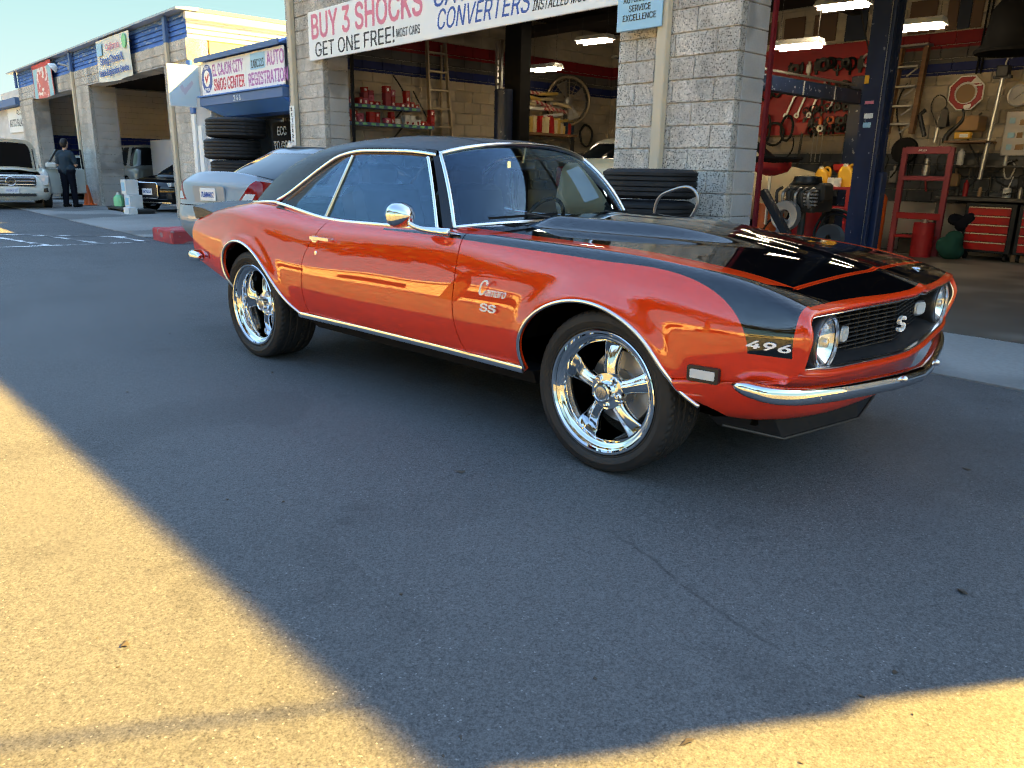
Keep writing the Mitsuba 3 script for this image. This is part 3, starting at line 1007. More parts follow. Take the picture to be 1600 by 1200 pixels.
solo('stacked_tyre', stack_tyre(-4.60, 5.72, 1.10, .42, .255), 'rubber', 'upper black tyre of the stack in front of the block pier', 'tyre', 50)
solo('stacked_tyre', stack_tyre(-4.57, 5.70, .83, .40, .25), 'rubber', 'second black tyre of the stack in front of the block pier', 'tyre', 50)
solo('stacked_tyre', stack_tyre(-4.60, 5.73, .57, .41, .25), 'rubber', 'lower black tyre of the stack, hidden behind the coupe', 'tyre', 50)
solo('stacked_tyre', stack_tyre(-4.60, 5.72, .15, .40, .30), 'rubber', 'bottom black tyre of the stack, on the apron behind the coupe', 'tyre', 50)
for i in range(5):
    lab = ['topmost big tyre of the stack under the blue eave', 'second big tyre from the top under the blue eave', 'third big tyre from the top under the blue eave', 'fourth big tyre of the stack under the blue eave', 'bottom big tyre of the stack under the blue eave'][i]
    solo('truck_tyre', stack_tyre(-14.33 + .05 * math.sin(i * 4), 6.0 + .04 * math.cos(i * 3), 1.83 - i * .365, (.52, .485, .50, .51, .5)[i], (.34, .355, .345, .35, .35)[i]), 'rubber', lab, 'tyre', 50)
ht = thing('hand_truck', 'bright metal hand truck handle standing beside the block pier tyres', 'hand truck')
put(ht, 'handle', tube(spath([(-4.30, 5.42, .55), (-4.29, 5.42, .86), (-4.24, 5.42, 1.0), (-4.12, 5.42, 1.055), (-3.90, 5.42, 1.065), (-3.86, 5.42, 1.02), (-3.90, 5.42, .86), (-3.90, 5.42, .5)], 60), .014, 10), 'steel', True)
put(ht, 'frame', cat(rod((-4.30, 5.42, .1), (-4.30, 5.42, .55), .014), rod((-3.90, 5.42, .1), (-3.90, 5.42, .5), .014), rod((-4.30, 5.42, .5), (-3.90, 5.42, .5), .012), box(-4.32, -3.88, 5.15, 5.43, .03, .045)), 'steel', 30)
for s in (-4.30, -3.90):
    put(ht, 'wheel', at(lathe([(.03, -.03), (.10, -.03), (.12, -.015), (.12, .015), (.10, .03), (.03, .03)], 24, 'x'), s, 5.52, .13), 'rubber', 40)

# things at the foot of the second left pier
for i, (x, z0, z1, w, lab) in enumerate(((-21.15, .45, .80, .36, 'white printed carton, upper of two beside the dark saloon'), (-20.95, .12, .445, .42, 'white printed carton, lower of two beside the dark saloon'))):
    bx_ = solo('carton', box(x - w / 2, x + w / 2, 5.95, 6.25, z0, z1, .004), 'white_plastic', lab, 'box', False)
    put(bx_, 'print', board(x - w * .36, x + w * .30, z0 + .08, z1 - .07, 5.949, .002), 'sign_blue', False)
cp = thing('floor_pallet', 'low dark pallet carrying cartons at the left bay', 'pallet')
put(cp, 'deck', box(-22.6, -20.3, 5.9, 6.4, .07, .115), 'iron', False)
for x in (-22.5, -21.4, -20.4):
    put(cp, 'foot', box(x - .06, x + .06, 5.92, 6.38, .012, .07), 'iron', False)
gk = thing('green_jug', 'green jug on the pallet beside the second left pier', 'jug')
put(gk, 'body', hull(np.vstack([[(-22.25 + .2 * math.cos(a), 6.12 + .12 * math.sin(a), z) for a in np.linspace(0, 6.28, 16)] for z in (.12, .32)] + [[(-22.25 + .08 * math.cos(a), 6.12 + .06 * math.sin(a), .40) for a in np.linspace(0, 6.28, 12)]])), 'green_tag', 40)
put(gk, 'cap', rod((-22.25, 6.12, .39), (-22.25, 6.12, .46), .04), 'white_plastic', 30)
solo('small_carton', box(-20.6, -20.2, 5.75, 5.95, .012, .17, .004), 'white_plastic', 'small white carton on the apron in front of the pallet', 'box', False)
cn = thing('traffic_cone', 'small orange cone behind the standing man', 'cone')
put(cn, 'body', at(lathe([(0, .55), (.03, .55), (.13, .03), (.13, .0)], 24), -25.1, 6.1, .02), 'orange_steel', 40)
put(cn, 'base', box(-25.28, -24.92, 5.92, 6.28, .014, .04, .01), 'orange_steel', False)

# ------------------------------------------------------------------ the man at the left bay
import manifold3d as m3


def bones(segs, res=.02, it=12):
    parts = []
    for a, b, ra, rb in segs:
        pts = []
        for c, r in ((a, ra), (b, rb)):
            s = trimesh.creation.icosphere(2, r)
            pts.append(s.vertices + c)
        h = trimesh.convex.convex_hull(np.vstack(pts))
        parts.append(m3.Manifold(m3.Mesh(np.asarray(h.vertices, np.float32), np.asarray(h.faces, np.uint32))))
    u = parts[0]
    for q in parts[1:]:
        u = u + q
    u = u.refine_to_length(res)
    mm = u.to_mesh()
    t = trimesh.Trimesh(mm.vert_properties[:, :3], mm.tri_verts, process=True)
    trimesh.smoothing.filter_taubin(t, iterations=it)
    return t


def V(*a):
    return np.array(a, float)


pm = thing('person', 'short haired man in grey blue shirt and black trousers standing at the left bay', 'person')
px_, py_, rz_ = -24.3, 5.46, 0.75
bod = bones([(V(0, 0, .98), V(0, 0, 1.28), .135, .155), (V(-.10, 0, 1.0), V(.10, 0, 1.0), .12, .12), (V(-.15, 0, 1.36), V(.15, 0, 1.36), .09, .09), (V(0, .01, 1.2), V(-.12, .0, 1.38), .14, .10), (V(0, .01, 1.2), V(.12, .0, 1.38), .14, .10), (V(0, 0, 1.42), V(0, .02, 1.52), .06, .055),
             (V(0, .03, 1.62), V(0, .035, 1.68), .085, .09), (V(0, .08, 1.58), V(0, .06, 1.62), .055, .07),
             (V(-.20, 0, 1.36), V(-.25, .04, 1.10), .055, .045), (V(-.25, .04, 1.10), V(-.12, .24, 1.12), .042, .032), (V(-.12, .24, 1.12), V(-.05, .27, 1.14), .035, .03),
             (V(.20, 0, 1.36), V(.25, .04, 1.10), .055, .045), (V(.25, .04, 1.10), V(.12, .24, 1.14), .042, .032), (V(.12, .24, 1.14), V(.04, .28, 1.16), .035, .03),
             (V(-.09, 0, .92), V(-.11, .02, .5), .095, .065), (V(-.11, .02, .5), V(-.13, -.02, .09), .062, .045), (V(.09, 0, .92), V(.12, .02, .5), .095, .065), (V(.12, .02, .5), V(.15, -.02, .09), .062, .045),
             (V(-.13, -.02, .05), V(-.14, .16, .045), .05, .04), (V(.15, -.02, .05), V(.17, .16, .045), .05, .04), (V(0, .115, 1.62), V(0, .125, 1.60), .018, .016)])
put(pm, 'body', at(bod, px_, py_, 0.012, rz_), 'skin', True)
for s in (-1, 1):
    for q in range(4):
        put(pm, 'finger', at(bones([(V(.055 * s, .27, 1.155 - q * .018), V(-.005 * s, .30, 1.15 - q * .018), .009, .0075), (V(-.005 * s, .30, 1.15 - q * .018), V(-.03 * s, .29, 1.145 - q * .018), .0075, .006)], .006, 4), px_, py_, .012, rz_), 'skin', True)
shirt = bones([(V(0, 0, .97), V(0, 0, 1.28), .148, .165), (V(-.10, 0, 1.0), V(.10, 0, 1.0), .128, .128), (V(-.15, 0, 1.36), V(.15, 0, 1.36), .098, .098), (V(0, .01, 1.2), V(-.12, .0, 1.38), .15, .108), (V(0, .01, 1.2), V(.12, .0, 1.38), .15, .108), (V(-.05, 0, 1.44), V(.05, 0, 1.44), .062, .062),
               (V(-.19, 0, 1.37), V(-.237, .03, 1.17), .07, .066), (V(.19, 0, 1.37), V(.237, .03, 1.17), .07, .066)])
put(pm, 'shirt', at(shirt, px_, py_, .012, rz_), 'navy_cloth', True)
tr_ = bones([(V(-.10, 0, .95), V(.10, 0, .95), .130, .130), (V(-.09, 0, .92), V(-.11, .02, .5), .112, .082), (V(-.11, .02, .5), V(-.13, -.01, .10), .080, .068), (V(.09, 0, .92), V(.12, .02, .5), .112, .082), (V(.12, .02, .5), V(.15, -.01, .10), .080, .068)])
put(pm, 'trousers', at(tr_, px_, py_, .012, rz_), 'dark_cloth', True)
put(pm, 'shoes', at(bones([(V(-.13, -.05, .05), V(-.145, .17, .045), .055, .045), (V(.15, -.05, .05), V(.175, .17, .045), .055, .045)]), px_, py_, .008, rz_), 'black_matte', True)
put(pm, 'hair', at(bones([(V(0, .01, 1.68), V(0, .02, 1.71), .092, .088), (V(0, -.02, 1.62), V(0, -.01, 1.66), .075, .088)]), px_, py_, .012, rz_), 'hair', True)

# grit, bits of leaf and chips of stone lying on the asphalt
gr_ = np.random.default_rng(77)
bits_ = []
for i in range(70):
    d_ = 1.0 + 6.0 * gr_.random() ** 1.5
    a_ = math.radians(-95 + 95 * gr_.random())
    x_, y_ = d_ * math.sin(a_), d_ * math.cos(a_)
    s_ = .003 + .006 * gr_.random() ** 2
    p_ = gr_.normal(size=(7, 3)) * [s_ * (2.2 if i % 4 == 0 else 1), s_, s_ * .45]
    bits_.append(at(trimesh.convex.convex_hull(p_), x_, y_, s_ * .5, gr_.random() * 6))
pr('grit_brown', (0.06, 0.05, 0.04), 0.9)
solo('grit', cat(*bits_), 'grit_brown', 'small dark grit and leaf bits scattered over the asphalt', 'grit', False, kind='stuff')


# ------------------------------------------------------------------ the orange coupe; car frame: x forward from the front axle, y to the car's right (towards the viewer), z up
CA = 0.088
CO = np.array([-2.086, 3.137])
CC, CS = math.cos(CA), math.sin(CA)


def c2w(v):
    """Car frame (x forward, y right) to world."""
    return np.c_[CO[0] + v[:, 0] * CC + v[:, 1] * CS, CO[1] + v[:, 0] * CS - v[:, 1] * CC, v[:, 2]]


def c2wn(n):
    return np.c_[n[:, 0] * CC + n[:, 1] * CS, n[:, 0] * CS - n[:, 1] * CC, n[:, 2]]


def mirror(m):
    if isinstance(m, NMesh):
        return m.mapped(lambda v: v * [1, -1, 1], lambda v: v * [1, -1, 1], True)
    m = m.copy()
    m.vertices = m.vertices * [1, -1, 1]
    m.invert()
    return m


def carw(m):
    """A mesh in the car frame (mirror-handed) to the world."""
    if isinstance(m, NMesh):
        return m.mapped(c2w, c2wn, True)
    m = m.copy()
    m.vertices = c2w(np.asarray(m.vertices))
    m.invert()
    return m


def paint_col(p, n, uv):
    """Orange paint with the black hood, header and fender stripe."""
    dx, dy = p.x - CO[0], p.y - CO[1]
    x = dx * CC + dy * CS
    y = dr.abs(dx * CS - dy * CC)
    z = p.z
    # lower edge of the stripe, a height over x
    xp = dr.clip(x, 0.0, 1.0) / 0.609
    zl = dr.select(x > 0, 0.60 + 0.252 * dr.sqrt(dr.maximum(1 - dr.power(dr.maximum(xp, 1e-4), 2.8), 0.0)), 0.852 - 0.031 * x + 0.0062 * dr.minimum(x + 0.84, 0.0))
    zl = dr.minimum(zl, 0.884)
    up = 0.892 + 0.012 * smoothstep(-1.5, -0.8, x) + 0.1 * smoothstep(-0.75, -0.3, x)
    stripe = (x > -1.45) & (x < 0.752) & (z > zl) & (z < up) & (y > 0.782 - 0.045 * smoothstep(0.25, 0.6, x) - 0.06 * smoothstep(0.58, 0.66, x))
    seam = 0.70 - 0.02 * smoothstep(0.2, 0.6, x)
    gap = 0.665 + 0.035 * (1 - y / 0.7)
    hood = (y < seam - 0.012) & (x > -0.98) & (x < gap - 0.011) & (z > 0.7)
    lip = 0.868 - 0.118 * dr.square(y / 0.80)
    header = (x > gap + 0.011) & (x < lip) & (y < 0.76) & (z > 0.72)
    black = stripe | hood | header
    fl = noise(x * 900, y * 900, z * 900)
    return dr.select(black, mi.Color3f(0.006, 0.007, 0.010), mi.Color3f(0.86, 0.135, 0.022) * (0.94 + 0.12 * fl))


gloss('car_paint', proc(paint_col), 1.85)


def vinyl_bump(p, n, uv):
    return noise(p.x * 260, p.y * 260, p.z * 260) + 0.6 * noise(p.x * 110, p.y * 110, p.z * 110)


pr('vinyl', (0.014, 0.017, 0.024), 0.42, spec=0.5, bump=proc(vinyl_bump, 1e-3), bscale=0.0006)
pr('seat_vinyl', (0.02, 0.022, 0.027), 0.5)
pr('dash_pad', (0.022, 0.025, 0.03), 0.55)

pr('spoiler_black', (0.008, 0.009, 0.012), 0.5, spec=0.25)
coupe = thing('classic_coupe', 'orange two door muscle coupe with black hood, black vinyl roof and chrome five spoke wheels', 'car')


def cput(name, m, bsdf, both=True, parent=None, smooth=30, label=None, label2=None):
    """A part on the viewer's side and, if both, its twin on the far side."""
    k = put(parent or coupe, name, carw(m), bsdf, smooth, label=label)
    if both:
        put(parent or coupe, name, carw(mirror(m)), bsdf, smooth, label=label2)
    return k


# body rows, from the sill up over the crest to the centre line
R0 = rowx([-3.60, -3.3, -3.0, -2.75, -2.35, -2.2, -1.2, -.4, -.1, .2, .40, .60, .765],
          [.76, .80, .835, .845, .848, .850, .850, .850, .865, .885, .878, .845, .800],
          [.52, .46, .41, .38, .35, .345, .345, .345, .38, .44, .475, .485, .530])
R1 = rowx([-3.645, -3.2, -2.75, -2.2, -1.4, -.8, -.2, .1, .4, .6, .775],
          [.80, .868, .912, .908, .896, .899, .912, .916, .898, .866, .818],
          [.58, .54, .51, .50, .50, .50, .505, .52, .535, .55, .575])
R2 = rowx([-3.655, -3.2, -2.75, -2.2, -1.4, -.8, -.2, .1, .5, .65, .79],
          [.805, .872, .910, .902, .888, .891, .906, .910, .890, .864, .832],
          [.68, .67, .665, .655, .65, .65, .655, .66, .655, .65, .645])
R3 = rowx([-3.65, -3.2, -2.75, -2.2, -1.4, -.6, 0, .4, .65, .788],
          [.80, .852, .882, .866, .862, .868, .877, .866, .843, .826],
          [.76, .805, .838, .81, .79, .797, .79, .765, .725, .705])
R4 = rowx([-3.62, -3.35, -3.0, -2.75, -2.45, -2.06, -1.5, -.95, -.42, 0, .35, .62, .772],
          [.775, .80, .812, .818, .815, .812, .815, .82, .812, .802, .795, .79, .795],
          [.815, .872, .925, .950, .942, .903, .893, .897, .888, .878, .850, .805, .752])
R5 = rowx([-3.62, -3.35, -3.0, -2.75, -2.45, -2.06, -1.5, -.95, -.42, 0, .35, .62, .785],
          [.735, .752, .758, .762, .762, .762, .765, .77, .762, .752, .742, .735, .735],
          [.835, .893, .945, .970, .962, .918, .908, .912, .902, .892, .864, .820, .765])
R6 = rowx([-3.63, -3.35, -3.0, -2.75, -2.45, -2.06, -.95, -.42, 0, .35, .62, .805],
          [.69, .70, .71, .71, .71, .71, .715, .712, .705, .695, .68, .66],
          [.842, .902, .952, .972, .968, .93, .918, .905, .894, .866, .824, .772])
R7 = rowx([-3.66, -3.3, -3.0, -2.7, -2.0, -.95, -.42, 0, .35, .62, .848],
          ([-3.66, .848], [.36, .36]),
          [.85, .915, .95, .965, .95, .935, .922, .912, .886, .843, .778])
R8 = rowx([-3.67, -3.3, -3.0, -2.7, -2.0, -.95, -.42, 0, .35, .62, .88],
          ([-3.67, .88], [0, 0]),
          [.852, .918, .952, .967, .953, .940, .927, .917, .891, .847, .778])
BODY = Loft([R0, R1, R2, R3, R4, R5, R6, R7, R8], nv=110)
ROWV = BODY.vk

farch = spath([(.41, .18), (.476, .365), (.39, .418), (.328, .487), (.236, .594), (.136, .655), (.012, .692), (-.118, .694), (-.254, .651), (-.338, .588), (-.388, .503), (-.398, .384), (-.398, .18)], 160)
farch[:, 0] -= 0.012
rarch = spath([(-2.13, .18), (-2.19, .36), (-2.266, .412), (-2.369, .506), (-2.503, .614), (-2.60, .675), (-2.716, .720), (-2.842, .730), (-2.945, .702), (-3.012, .645), (-3.03, .56), (-3.01, .46), (-2.98, .36), (-2.95, .18)], 160)
SDF, SDR = sdist(farch), sdist(rarch)


def warp(p):
    """Rolled wheel lips and the raised hood."""
    q = p.copy()
    x, y, z = p[:, 0], p[:, 1], p[:, 2]
    side = (z < 0.86) & (y > 0.6)
    d = np.minimum(SDF(p[:, [0, 2]]), SDR(p[:, [0, 2]]))
    flare = 0.016 * np.exp(-np.maximum(d, 0) ** 2 / 0.05 ** 2) * np.clip((0.86 - z) / 0.1, 0, 1)
    q[:, 1] += np.where(side, flare, 0)
    ss = lambda a, b, t: (lambda k: k * k * (3 - 2 * k))(np.clip((t - a) / (b - a), 0, 1))
    h = 0.052 * ss(0.57, -0.28, x) * ss(-0.87, -0.66, x)
    w = 0.165 + 0.24 * np.clip((0.52 - x) / 1.40, 0, 1.0) ** 0.9
    b = h * (1 - ss(w - 0.020, w + 0.085, np.abs(y)))
    crease = 0.012 * np.exp(-(np.abs(y) / 0.035) ** 1.5) * ss(0.05, 0.4, x) * (np.abs(y) < 0.3)
    q[:, 2] += np.where((z > 0.6) & (np.abs(y) < 0.6), b + crease, 0)
    return q


BODY.warp = warp
DF = lambda p: p[:, 0] - (-.85 + 0.075 * np.clip((.62 - p[:, 2]) / .28, 0, 1) ** 1.7 + 0.01 * (p[:, 2] - .62))
DR = lambda p: p[:, 0] - (-2.105 + 0.16 * np.clip((p[:, 2] - .66) / .24, 0, 1.3) ** 1.5)
G = 0.003
SEAM = lambda p: p[:, 1] - (.712 - .02 * np.clip((p[:, 0] + .2) / .8, 0, 1))
HG = lambda p: p[:, 0] - (.665 + .035 * (1 - np.abs(p[:, 1]) / .7))
BELT = lambda p: np.where((p[:, 0] > -2.47) & (p[:, 0] < -.80), .768 - p[:, 1], -1)       # > 0 inside the cabin
v6 = ROWV[6]
fender = panel(BODY, [lambda p: SDF(p[:, [0, 2]]), lambda p: DF(p) - G, lambda p: np.maximum(SEAM(p), np.where(p[:, 0] < -.83, 1.0, -1.0)) - G], nu=420, nv=120, u=(.60, 1), v=(0, 1))
fk = cput('front_fender', fender, 'car_paint')
door = panel(BODY, [lambda p: -DF(p) - G, lambda p: DR(p) - G, lambda p: p[:, 1] - .768], nu=300, nv=120, u=(.25, .75), v=(0, .8))
dk = cput('door', door, 'car_paint')
quarter = panel(BODY, [lambda p: SDR(p[:, [0, 2]]), lambda p: -DR(p) - G, lambda p: np.where(p[:, 0] < -2.98, p[:, 1] - .66, np.where(p[:, 0] > -2.47, p[:, 1] - .768, p[:, 1] - .70))], nu=420, nv=120, u=(0, .5), v=(0, .93))
cput('rear_quarter', quarter, 'car_paint')


def whole(fns, **k):
    a = panel(BODY, fns, **k)
    return a + mirror(a)


hood = whole([lambda p: -SEAM(p) - G, lambda p: -HG(p) - G, lambda p: p[:, 0] + .845 + .10 * (p[:, 1] / .7) ** 2], nu=420, nv=200, u=(.55, 1), v=(.5, 1))
cput('hood', hood, 'car_paint', False, label='gloss black raised hood with orange edges')
nose = whole([lambda p: -SEAM(p) - G, lambda p: HG(p) - G], nu=500, nv=200, u=(.8, 1), v=(.5, 1))
cput('header_panel', nose, 'car_paint', False)
cowl = whole([lambda p: -SEAM(p) - G, lambda p: -.852 - .10 * (p[:, 1] / .7) ** 2 - p[:, 0], lambda p: p[:, 0] + 1.10], nu=200, nv=100, u=(.5, .9), v=(.5, 1), off=-0.012)
cput('cowl_panel', cowl, 'car_paint', False)
deck = whole([lambda p: -2.90 - p[:, 0], lambda p: .66 - G - p[:, 1]], nu=200, nv=100, u=(0, .4), v=(.5, 1))
cput('trunk_lid', deck, 'car_paint', False)
# dark shell inside the skin, so that gaps and openings are dark
shell = panel(BODY, [lambda p: SDF(p[:, [0, 2]]) - .01, lambda p: SDR(p[:, [0, 2]]) - .01, lambda p: np.where((p[:, 0] > -3.0) & (p[:, 0] < -.95), p[:, 1] - .76, p[:, 1] - .3)], nu=200, nv=80, skirt=0, off=-0.024)
cput('inner_shell', shell, 'void_black')
# rear closing panel and ducktail spoiler
rp = []
for k in (0, 3, 15, 30, 45, 60, 75, 90, 109):
    rp.append(BODY.P(np.zeros(1), np.array([k / 109.0]))[0])
rp = np.array(rp)
rear = cat(*[hull(np.vstack([rp * [1, s, 1], (rp * [0, s, 1]) + [-3.64, 0, 0], rp * [1, s, 1] + [.03, 0, 0]])) for s in (1, -1)])
cput('tail_panel', rear, 'car_paint', False)
sp = []
for y in np.linspace(-.79, .79, 33):
    e = 1 - (abs(y) / .79) ** 6 * .35
    bx = -3.60 - .03 * (1 - (y / .8) ** 2)
    sp.append([(bx + .30, y, .868), (bx + .12, y, .868 + .045 * e), (bx - .035, y, .845 + .095 * e), (bx - .045, y, .84 + .085 * e), (bx - .01, y, .825)])
sp = np.array(sp)
n, m = sp.shape[:2]
f = []
for i in range(n - 1):
    for j in range(m):
        l = (j + 1) % m
        f += [[i * m + j, i * m + l, (i + 1) * m + l], [i * m + j, (i + 1) * m + l, (i + 1) * m + j]]
f += [[0, 2, 1], [0, 3, 2], [0, 4, 3]] + [[(n - 1) * m + a for a in t] for t in ([0, 1, 2], [0, 2, 3], [0, 3, 4])]
cput('spoiler', trimesh.Trimesh(sp.reshape(-1, 3), f, process=False), 'vinyl', False, label='black ducktail spoiler')

# grille surround, swept round the opening
e = np.linspace(ROWV[1] * .55, 1, 60)
edge = BODY.P(np.ones(60), e)
low = spath([edge[0], (.778, .772, .535), (.795, .70, .521), (.822, .50, .508), (.848, .25, .498), (.865, 0, .493)], 40)
half = np.vstack([low[::-1][:-1], edge])
half = spath(half[::3] if len(half) % 3 == 1 else np.vstack([half[::3], half[-1:]]), 150)
ring = np.vstack([half, (half * [1, -1, 1])[::-1][1:-1]])
nR = len(ring)
cen = np.array([0, 0, .635])
inw = (cen - ring) * [0, 1, 1]
hx = np.abs(ring[:, 1])
inw[:, 1] = -np.sign(ring[:, 1]) * np.clip((hx - .66) / .14, 0, 1)
inw[:, 2] = -np.sign(ring[:, 2] - .635) * np.clip((np.abs(ring[:, 2] - .635)) / .10, 0, 1)
inw /= np.linalg.norm(inw, axis=1, keepdims=True) + 1e-9
inw = smooth_row(np.vstack([inw[-20:], inw, inw[:20]]), 4)[20:-20]
inw[:, 0] = 0


def ring_loft(offs):
    """offs: (inward, forward) pairs; each a row of points round the opening."""
    return np.stack([ring + inw * a + np.array([b, 0, 0]) for a, b in offs], 1)


def ring_mesh(g):
    n, m = g.shape[:2]
    f = []
    for i in range(n):
        k = (i + 1) % n
        for j in range(m - 1):
            f += [[i * m + j, k * m + j, k * m + j + 1], [i * m + j, k * m + j + 1, i * m + j + 1]]
    t = trimesh.Trimesh(g.reshape(-1, 3), f, process=False)
    nrm = t.vertex_normals
    if np.sum(nrm[:, 0]) < 0:
        t.invert()
    return t


lipm = ring_mesh(ring_loft([(-.004, -.012), (0, .001), (.004, .009), (.010, .014), (.018, .015), (.024, .011), (.028, .002), (.030, -.02)]))
gs = cput('grille_surround', lipm, 'car_paint', False, smooth=70)
cput('grille_trim', ring_mesh(ring_loft([(.029, .003), (.031, .006), (.035, .006), (.037, .002), (.037, -.02)])), 'chrome', False, smooth=70, parent=coupe)
cput('grille_recess', ring_mesh(ring_loft([(.036, -.006), (.040, -.03), (.055, -.055), (.065, -.10), (.075, -.16)])), 'black_plastic', False, smooth=40)
# V-shaped grille mesh: bars as parts


def gx(y):
    return .80 - .075 * abs(y) / .55


gr = cput('grille', cat(hull([(gx(0) - .03, 0, .53), (gx(0) - .03, 0, .73), (gx(.7) - .03, .70, .53), (gx(.7) - .03, .70, .73), (gx(0) - .06, 0, .53), (gx(0) - .06, 0, .73), (gx(.7) - .06, .70, .73), (gx(.7) - .06, .7, .53)]),
                        hull([(gx(0) - .03, 0, .53), (gx(0) - .03, 0, .73), (gx(.7) - .03, -.70, .53), (gx(.7) - .03, -.70, .73), (gx(0) - .06, 0, .53), (gx(0) - .06, 0, .73), (gx(.7) - .06, -.70, .73), (gx(.7) - .06, -.7, .53)])), 'void_black', False)
for i in range(11):
    z = .545 + i * .0165
    cput('bar', cat(beam((gx(0), 0, z), (gx(.5), .50, z), .012, .005), beam((gx(0), 0, z), (gx(.5), -.50, z), .012, .005)), 'black_plastic', False, parent=gr, smooth=False)
for y in np.linspace(-.5, .5, 15):
    cput('upright', box(gx(y) - .018, gx(y) - .002, y - .003, y + .003, .54, .715), 'black_plastic', False, parent=gr, smooth=False)
for zz in (.541, .716):
    cput('frame', cat(beam((gx(0) + .004, 0, zz), (gx(.5) + .004, .505, zz), .02, .008), beam((gx(0) + .004, 0, zz), (gx(.5) + .004, -.505, zz), .02, .008)), 'iron', False, parent=gr, smooth=False)
# lower sill plate of the opening
cput('grille_sill', cat(hull([(.835, 0, .520), (.74, .74, .548), (.835, 0, .512), (.74, .74, .535), (.74, 0, .548), (.66, .74, .57)]), hull([(.835, 0, .520), (.74, -.74, .548), (.835, 0, .512), (.74, -.74, .535), (.74, 0, .548), (.66, -.74, .57)])), 'black_plastic', False, smooth=False)
# headlights
HL = lathe([(0.0, .018), (.03, .0165), (.06, .011), (.082, .002), (.086, -.01), (.086, -.05), (0, -.05)], 40, 'x')
for s, lab in ((1, None), (-1, None)):
    hy, hx_, hz = .650 * s, .788, .634
    hl = put(coupe, 'headlight', carw(at(lathe([(.0885, -.004), (.0905, .006), (.093, .006), (.094, -.004)], 48, 'x'), hx_, hy, hz)), 'chrome', 40)
    put(hl, 'lens', carw(at(lathe([(0.0, .026), (.03, .0245), (.06, .018), (.080, .007), (.087, -.006)], 40, 'x'), hx_, hy, hz)), 'headlamp_glass', True)
    put(hl, 'reflector', carw(at(lathe([(0.0, -.055), (.03, -.05), (.06, -.032), (.086, -.008)], 40, 'x'), hx_, hy, hz)), 'mirror_chrome', True)
    put(hl, 'bulb_shield', carw(at(lathe([(0, .004), (.016, .002), (.018, -.02), (0, -.03)], 20, 'x'), hx_, hy, hz)), 'steel', True)
    bz = np.linspace(0, 2 * np.pi, 48, endpoint=False)
    put(coupe, 'headlight_bucket', carw(at(lathe([(.094, -.002), (.104, .001), (.112, -.012), (.114, -.09)], 40, 'x'), hx_, hy, hz)), 'black_plastic', 40)
    pl = put(coupe, 'parking_lamp', carw(at(prism(rrect(.10, .068, .026), -.005, .012, 'yz'), gx(.45) + .012, .435 * s, .633, rz=-s * .13)), 'chrome', 30)
    put(pl, 'lens', carw(at(prism(rrect(.082, .052, .02), .012, .020, 'yz'), gx(.45) + .012, .435 * s, .633, rz=-s * .13)), 'lens_clear', 30)
mat('headlamp_glass', {'type': 'thindielectric', 'int_ior': 1.6})
# front valance
V0a = BODY.P(np.linspace(.905, 1, 60), np.zeros(60))
V0 = np.vstack([V0a, low[1:]])
V0 = spath(np.vstack([V0[::4], V0[-1:]]), 300)
t = np.array([0, .25, .42, .56, .7, .85, 1])
# lower rows follow in plan, drawn in towards the bottom
V1 = rowk(t, [V0[0] * [1, 1, 0] + [.02, .006, .42], (.47, .858, .415), (.62, .800, .41), (.715, .68, .405), (.765, .50, .40), (.80, .25, .395), (.815, 0, .395)])
V2 = rowk(t, [(.40, .85, .37), (.49, .80, .355), (.60, .735, .345), (.685, .62, .34), (.735, .46, .335), (.765, .23, .33), (.78, 0, .33)])
V3 = rowk(t, [(.42, .79, .335), (.47, .735, .318), (.54, .665, .305), (.60, .56, .30), (.645, .41, .295), (.675, .2, .29), (.685, 0, .29)])
VAL = Loft([V0, V1, V2, V3], nv=40)
val = panel(VAL, [lambda p: SDF(p[:, [0, 2]])], nu=260, nv=40, skirt=.015, centre=(0, 0, .4))
cput('front_valance', val + mirror(val), 'car_paint', False)
# front bumper: a V blade wrapping round the corners
bt = np.array([0, .06, .14, .26, .42, .62, .82, 1])
bc = [(.575, .872, .485), (.615, .895, .482), (.68, .885, .474), (.765, .80, .463), (.825, .62, .453), (.875, .38, .443), (.915, .16, .437), (.932, 0, .435)]
ctr = rowk(bt, bc, 120, 2)
tang = np.gradient(ctr, axis=0)
nor = np.cross(tang, [0, 0, 1.0])
nor /= np.linalg.norm(nor, axis=1, keepdims=True)
if nor[-1, 0] < 0:
    nor = -nor
hgt = np.interp(np.linspace(0, 1, 120), [0, .03, .08, .2, 1], [.009, .019, .026, .031, .032])[:, None]
up = np.array([0, 0, 1.0])
prof = [(-.030, 1.0), (-.008, 1.02), (.006, .80), (.012, .35), (.013, 0), (.011, -.4), (.003, -.8), (-.012, -1.02), (-.032, -1.0)]
rows = [ctr + nor * (a if k < 99 else a) + up * b * hgt for k, (a, b) in enumerate(prof)]
BUM = Loft(rows, nv=60)
bm = panel(BUM, [], nu=200, nv=60, skirt=.01, centre=(.3, 0, .45))
cput('front_bumper', bm + mirror(bm), 'mirror_chrome', False)
for y, x in ((.70, .803), (-.70, .803), (.20, .925), (-.20, .925)):
    cput('bumper_bolt', at(trimesh.creation.icosphere(2, .014), x, y, .452, s=1), 'chrome', False, smooth=True)
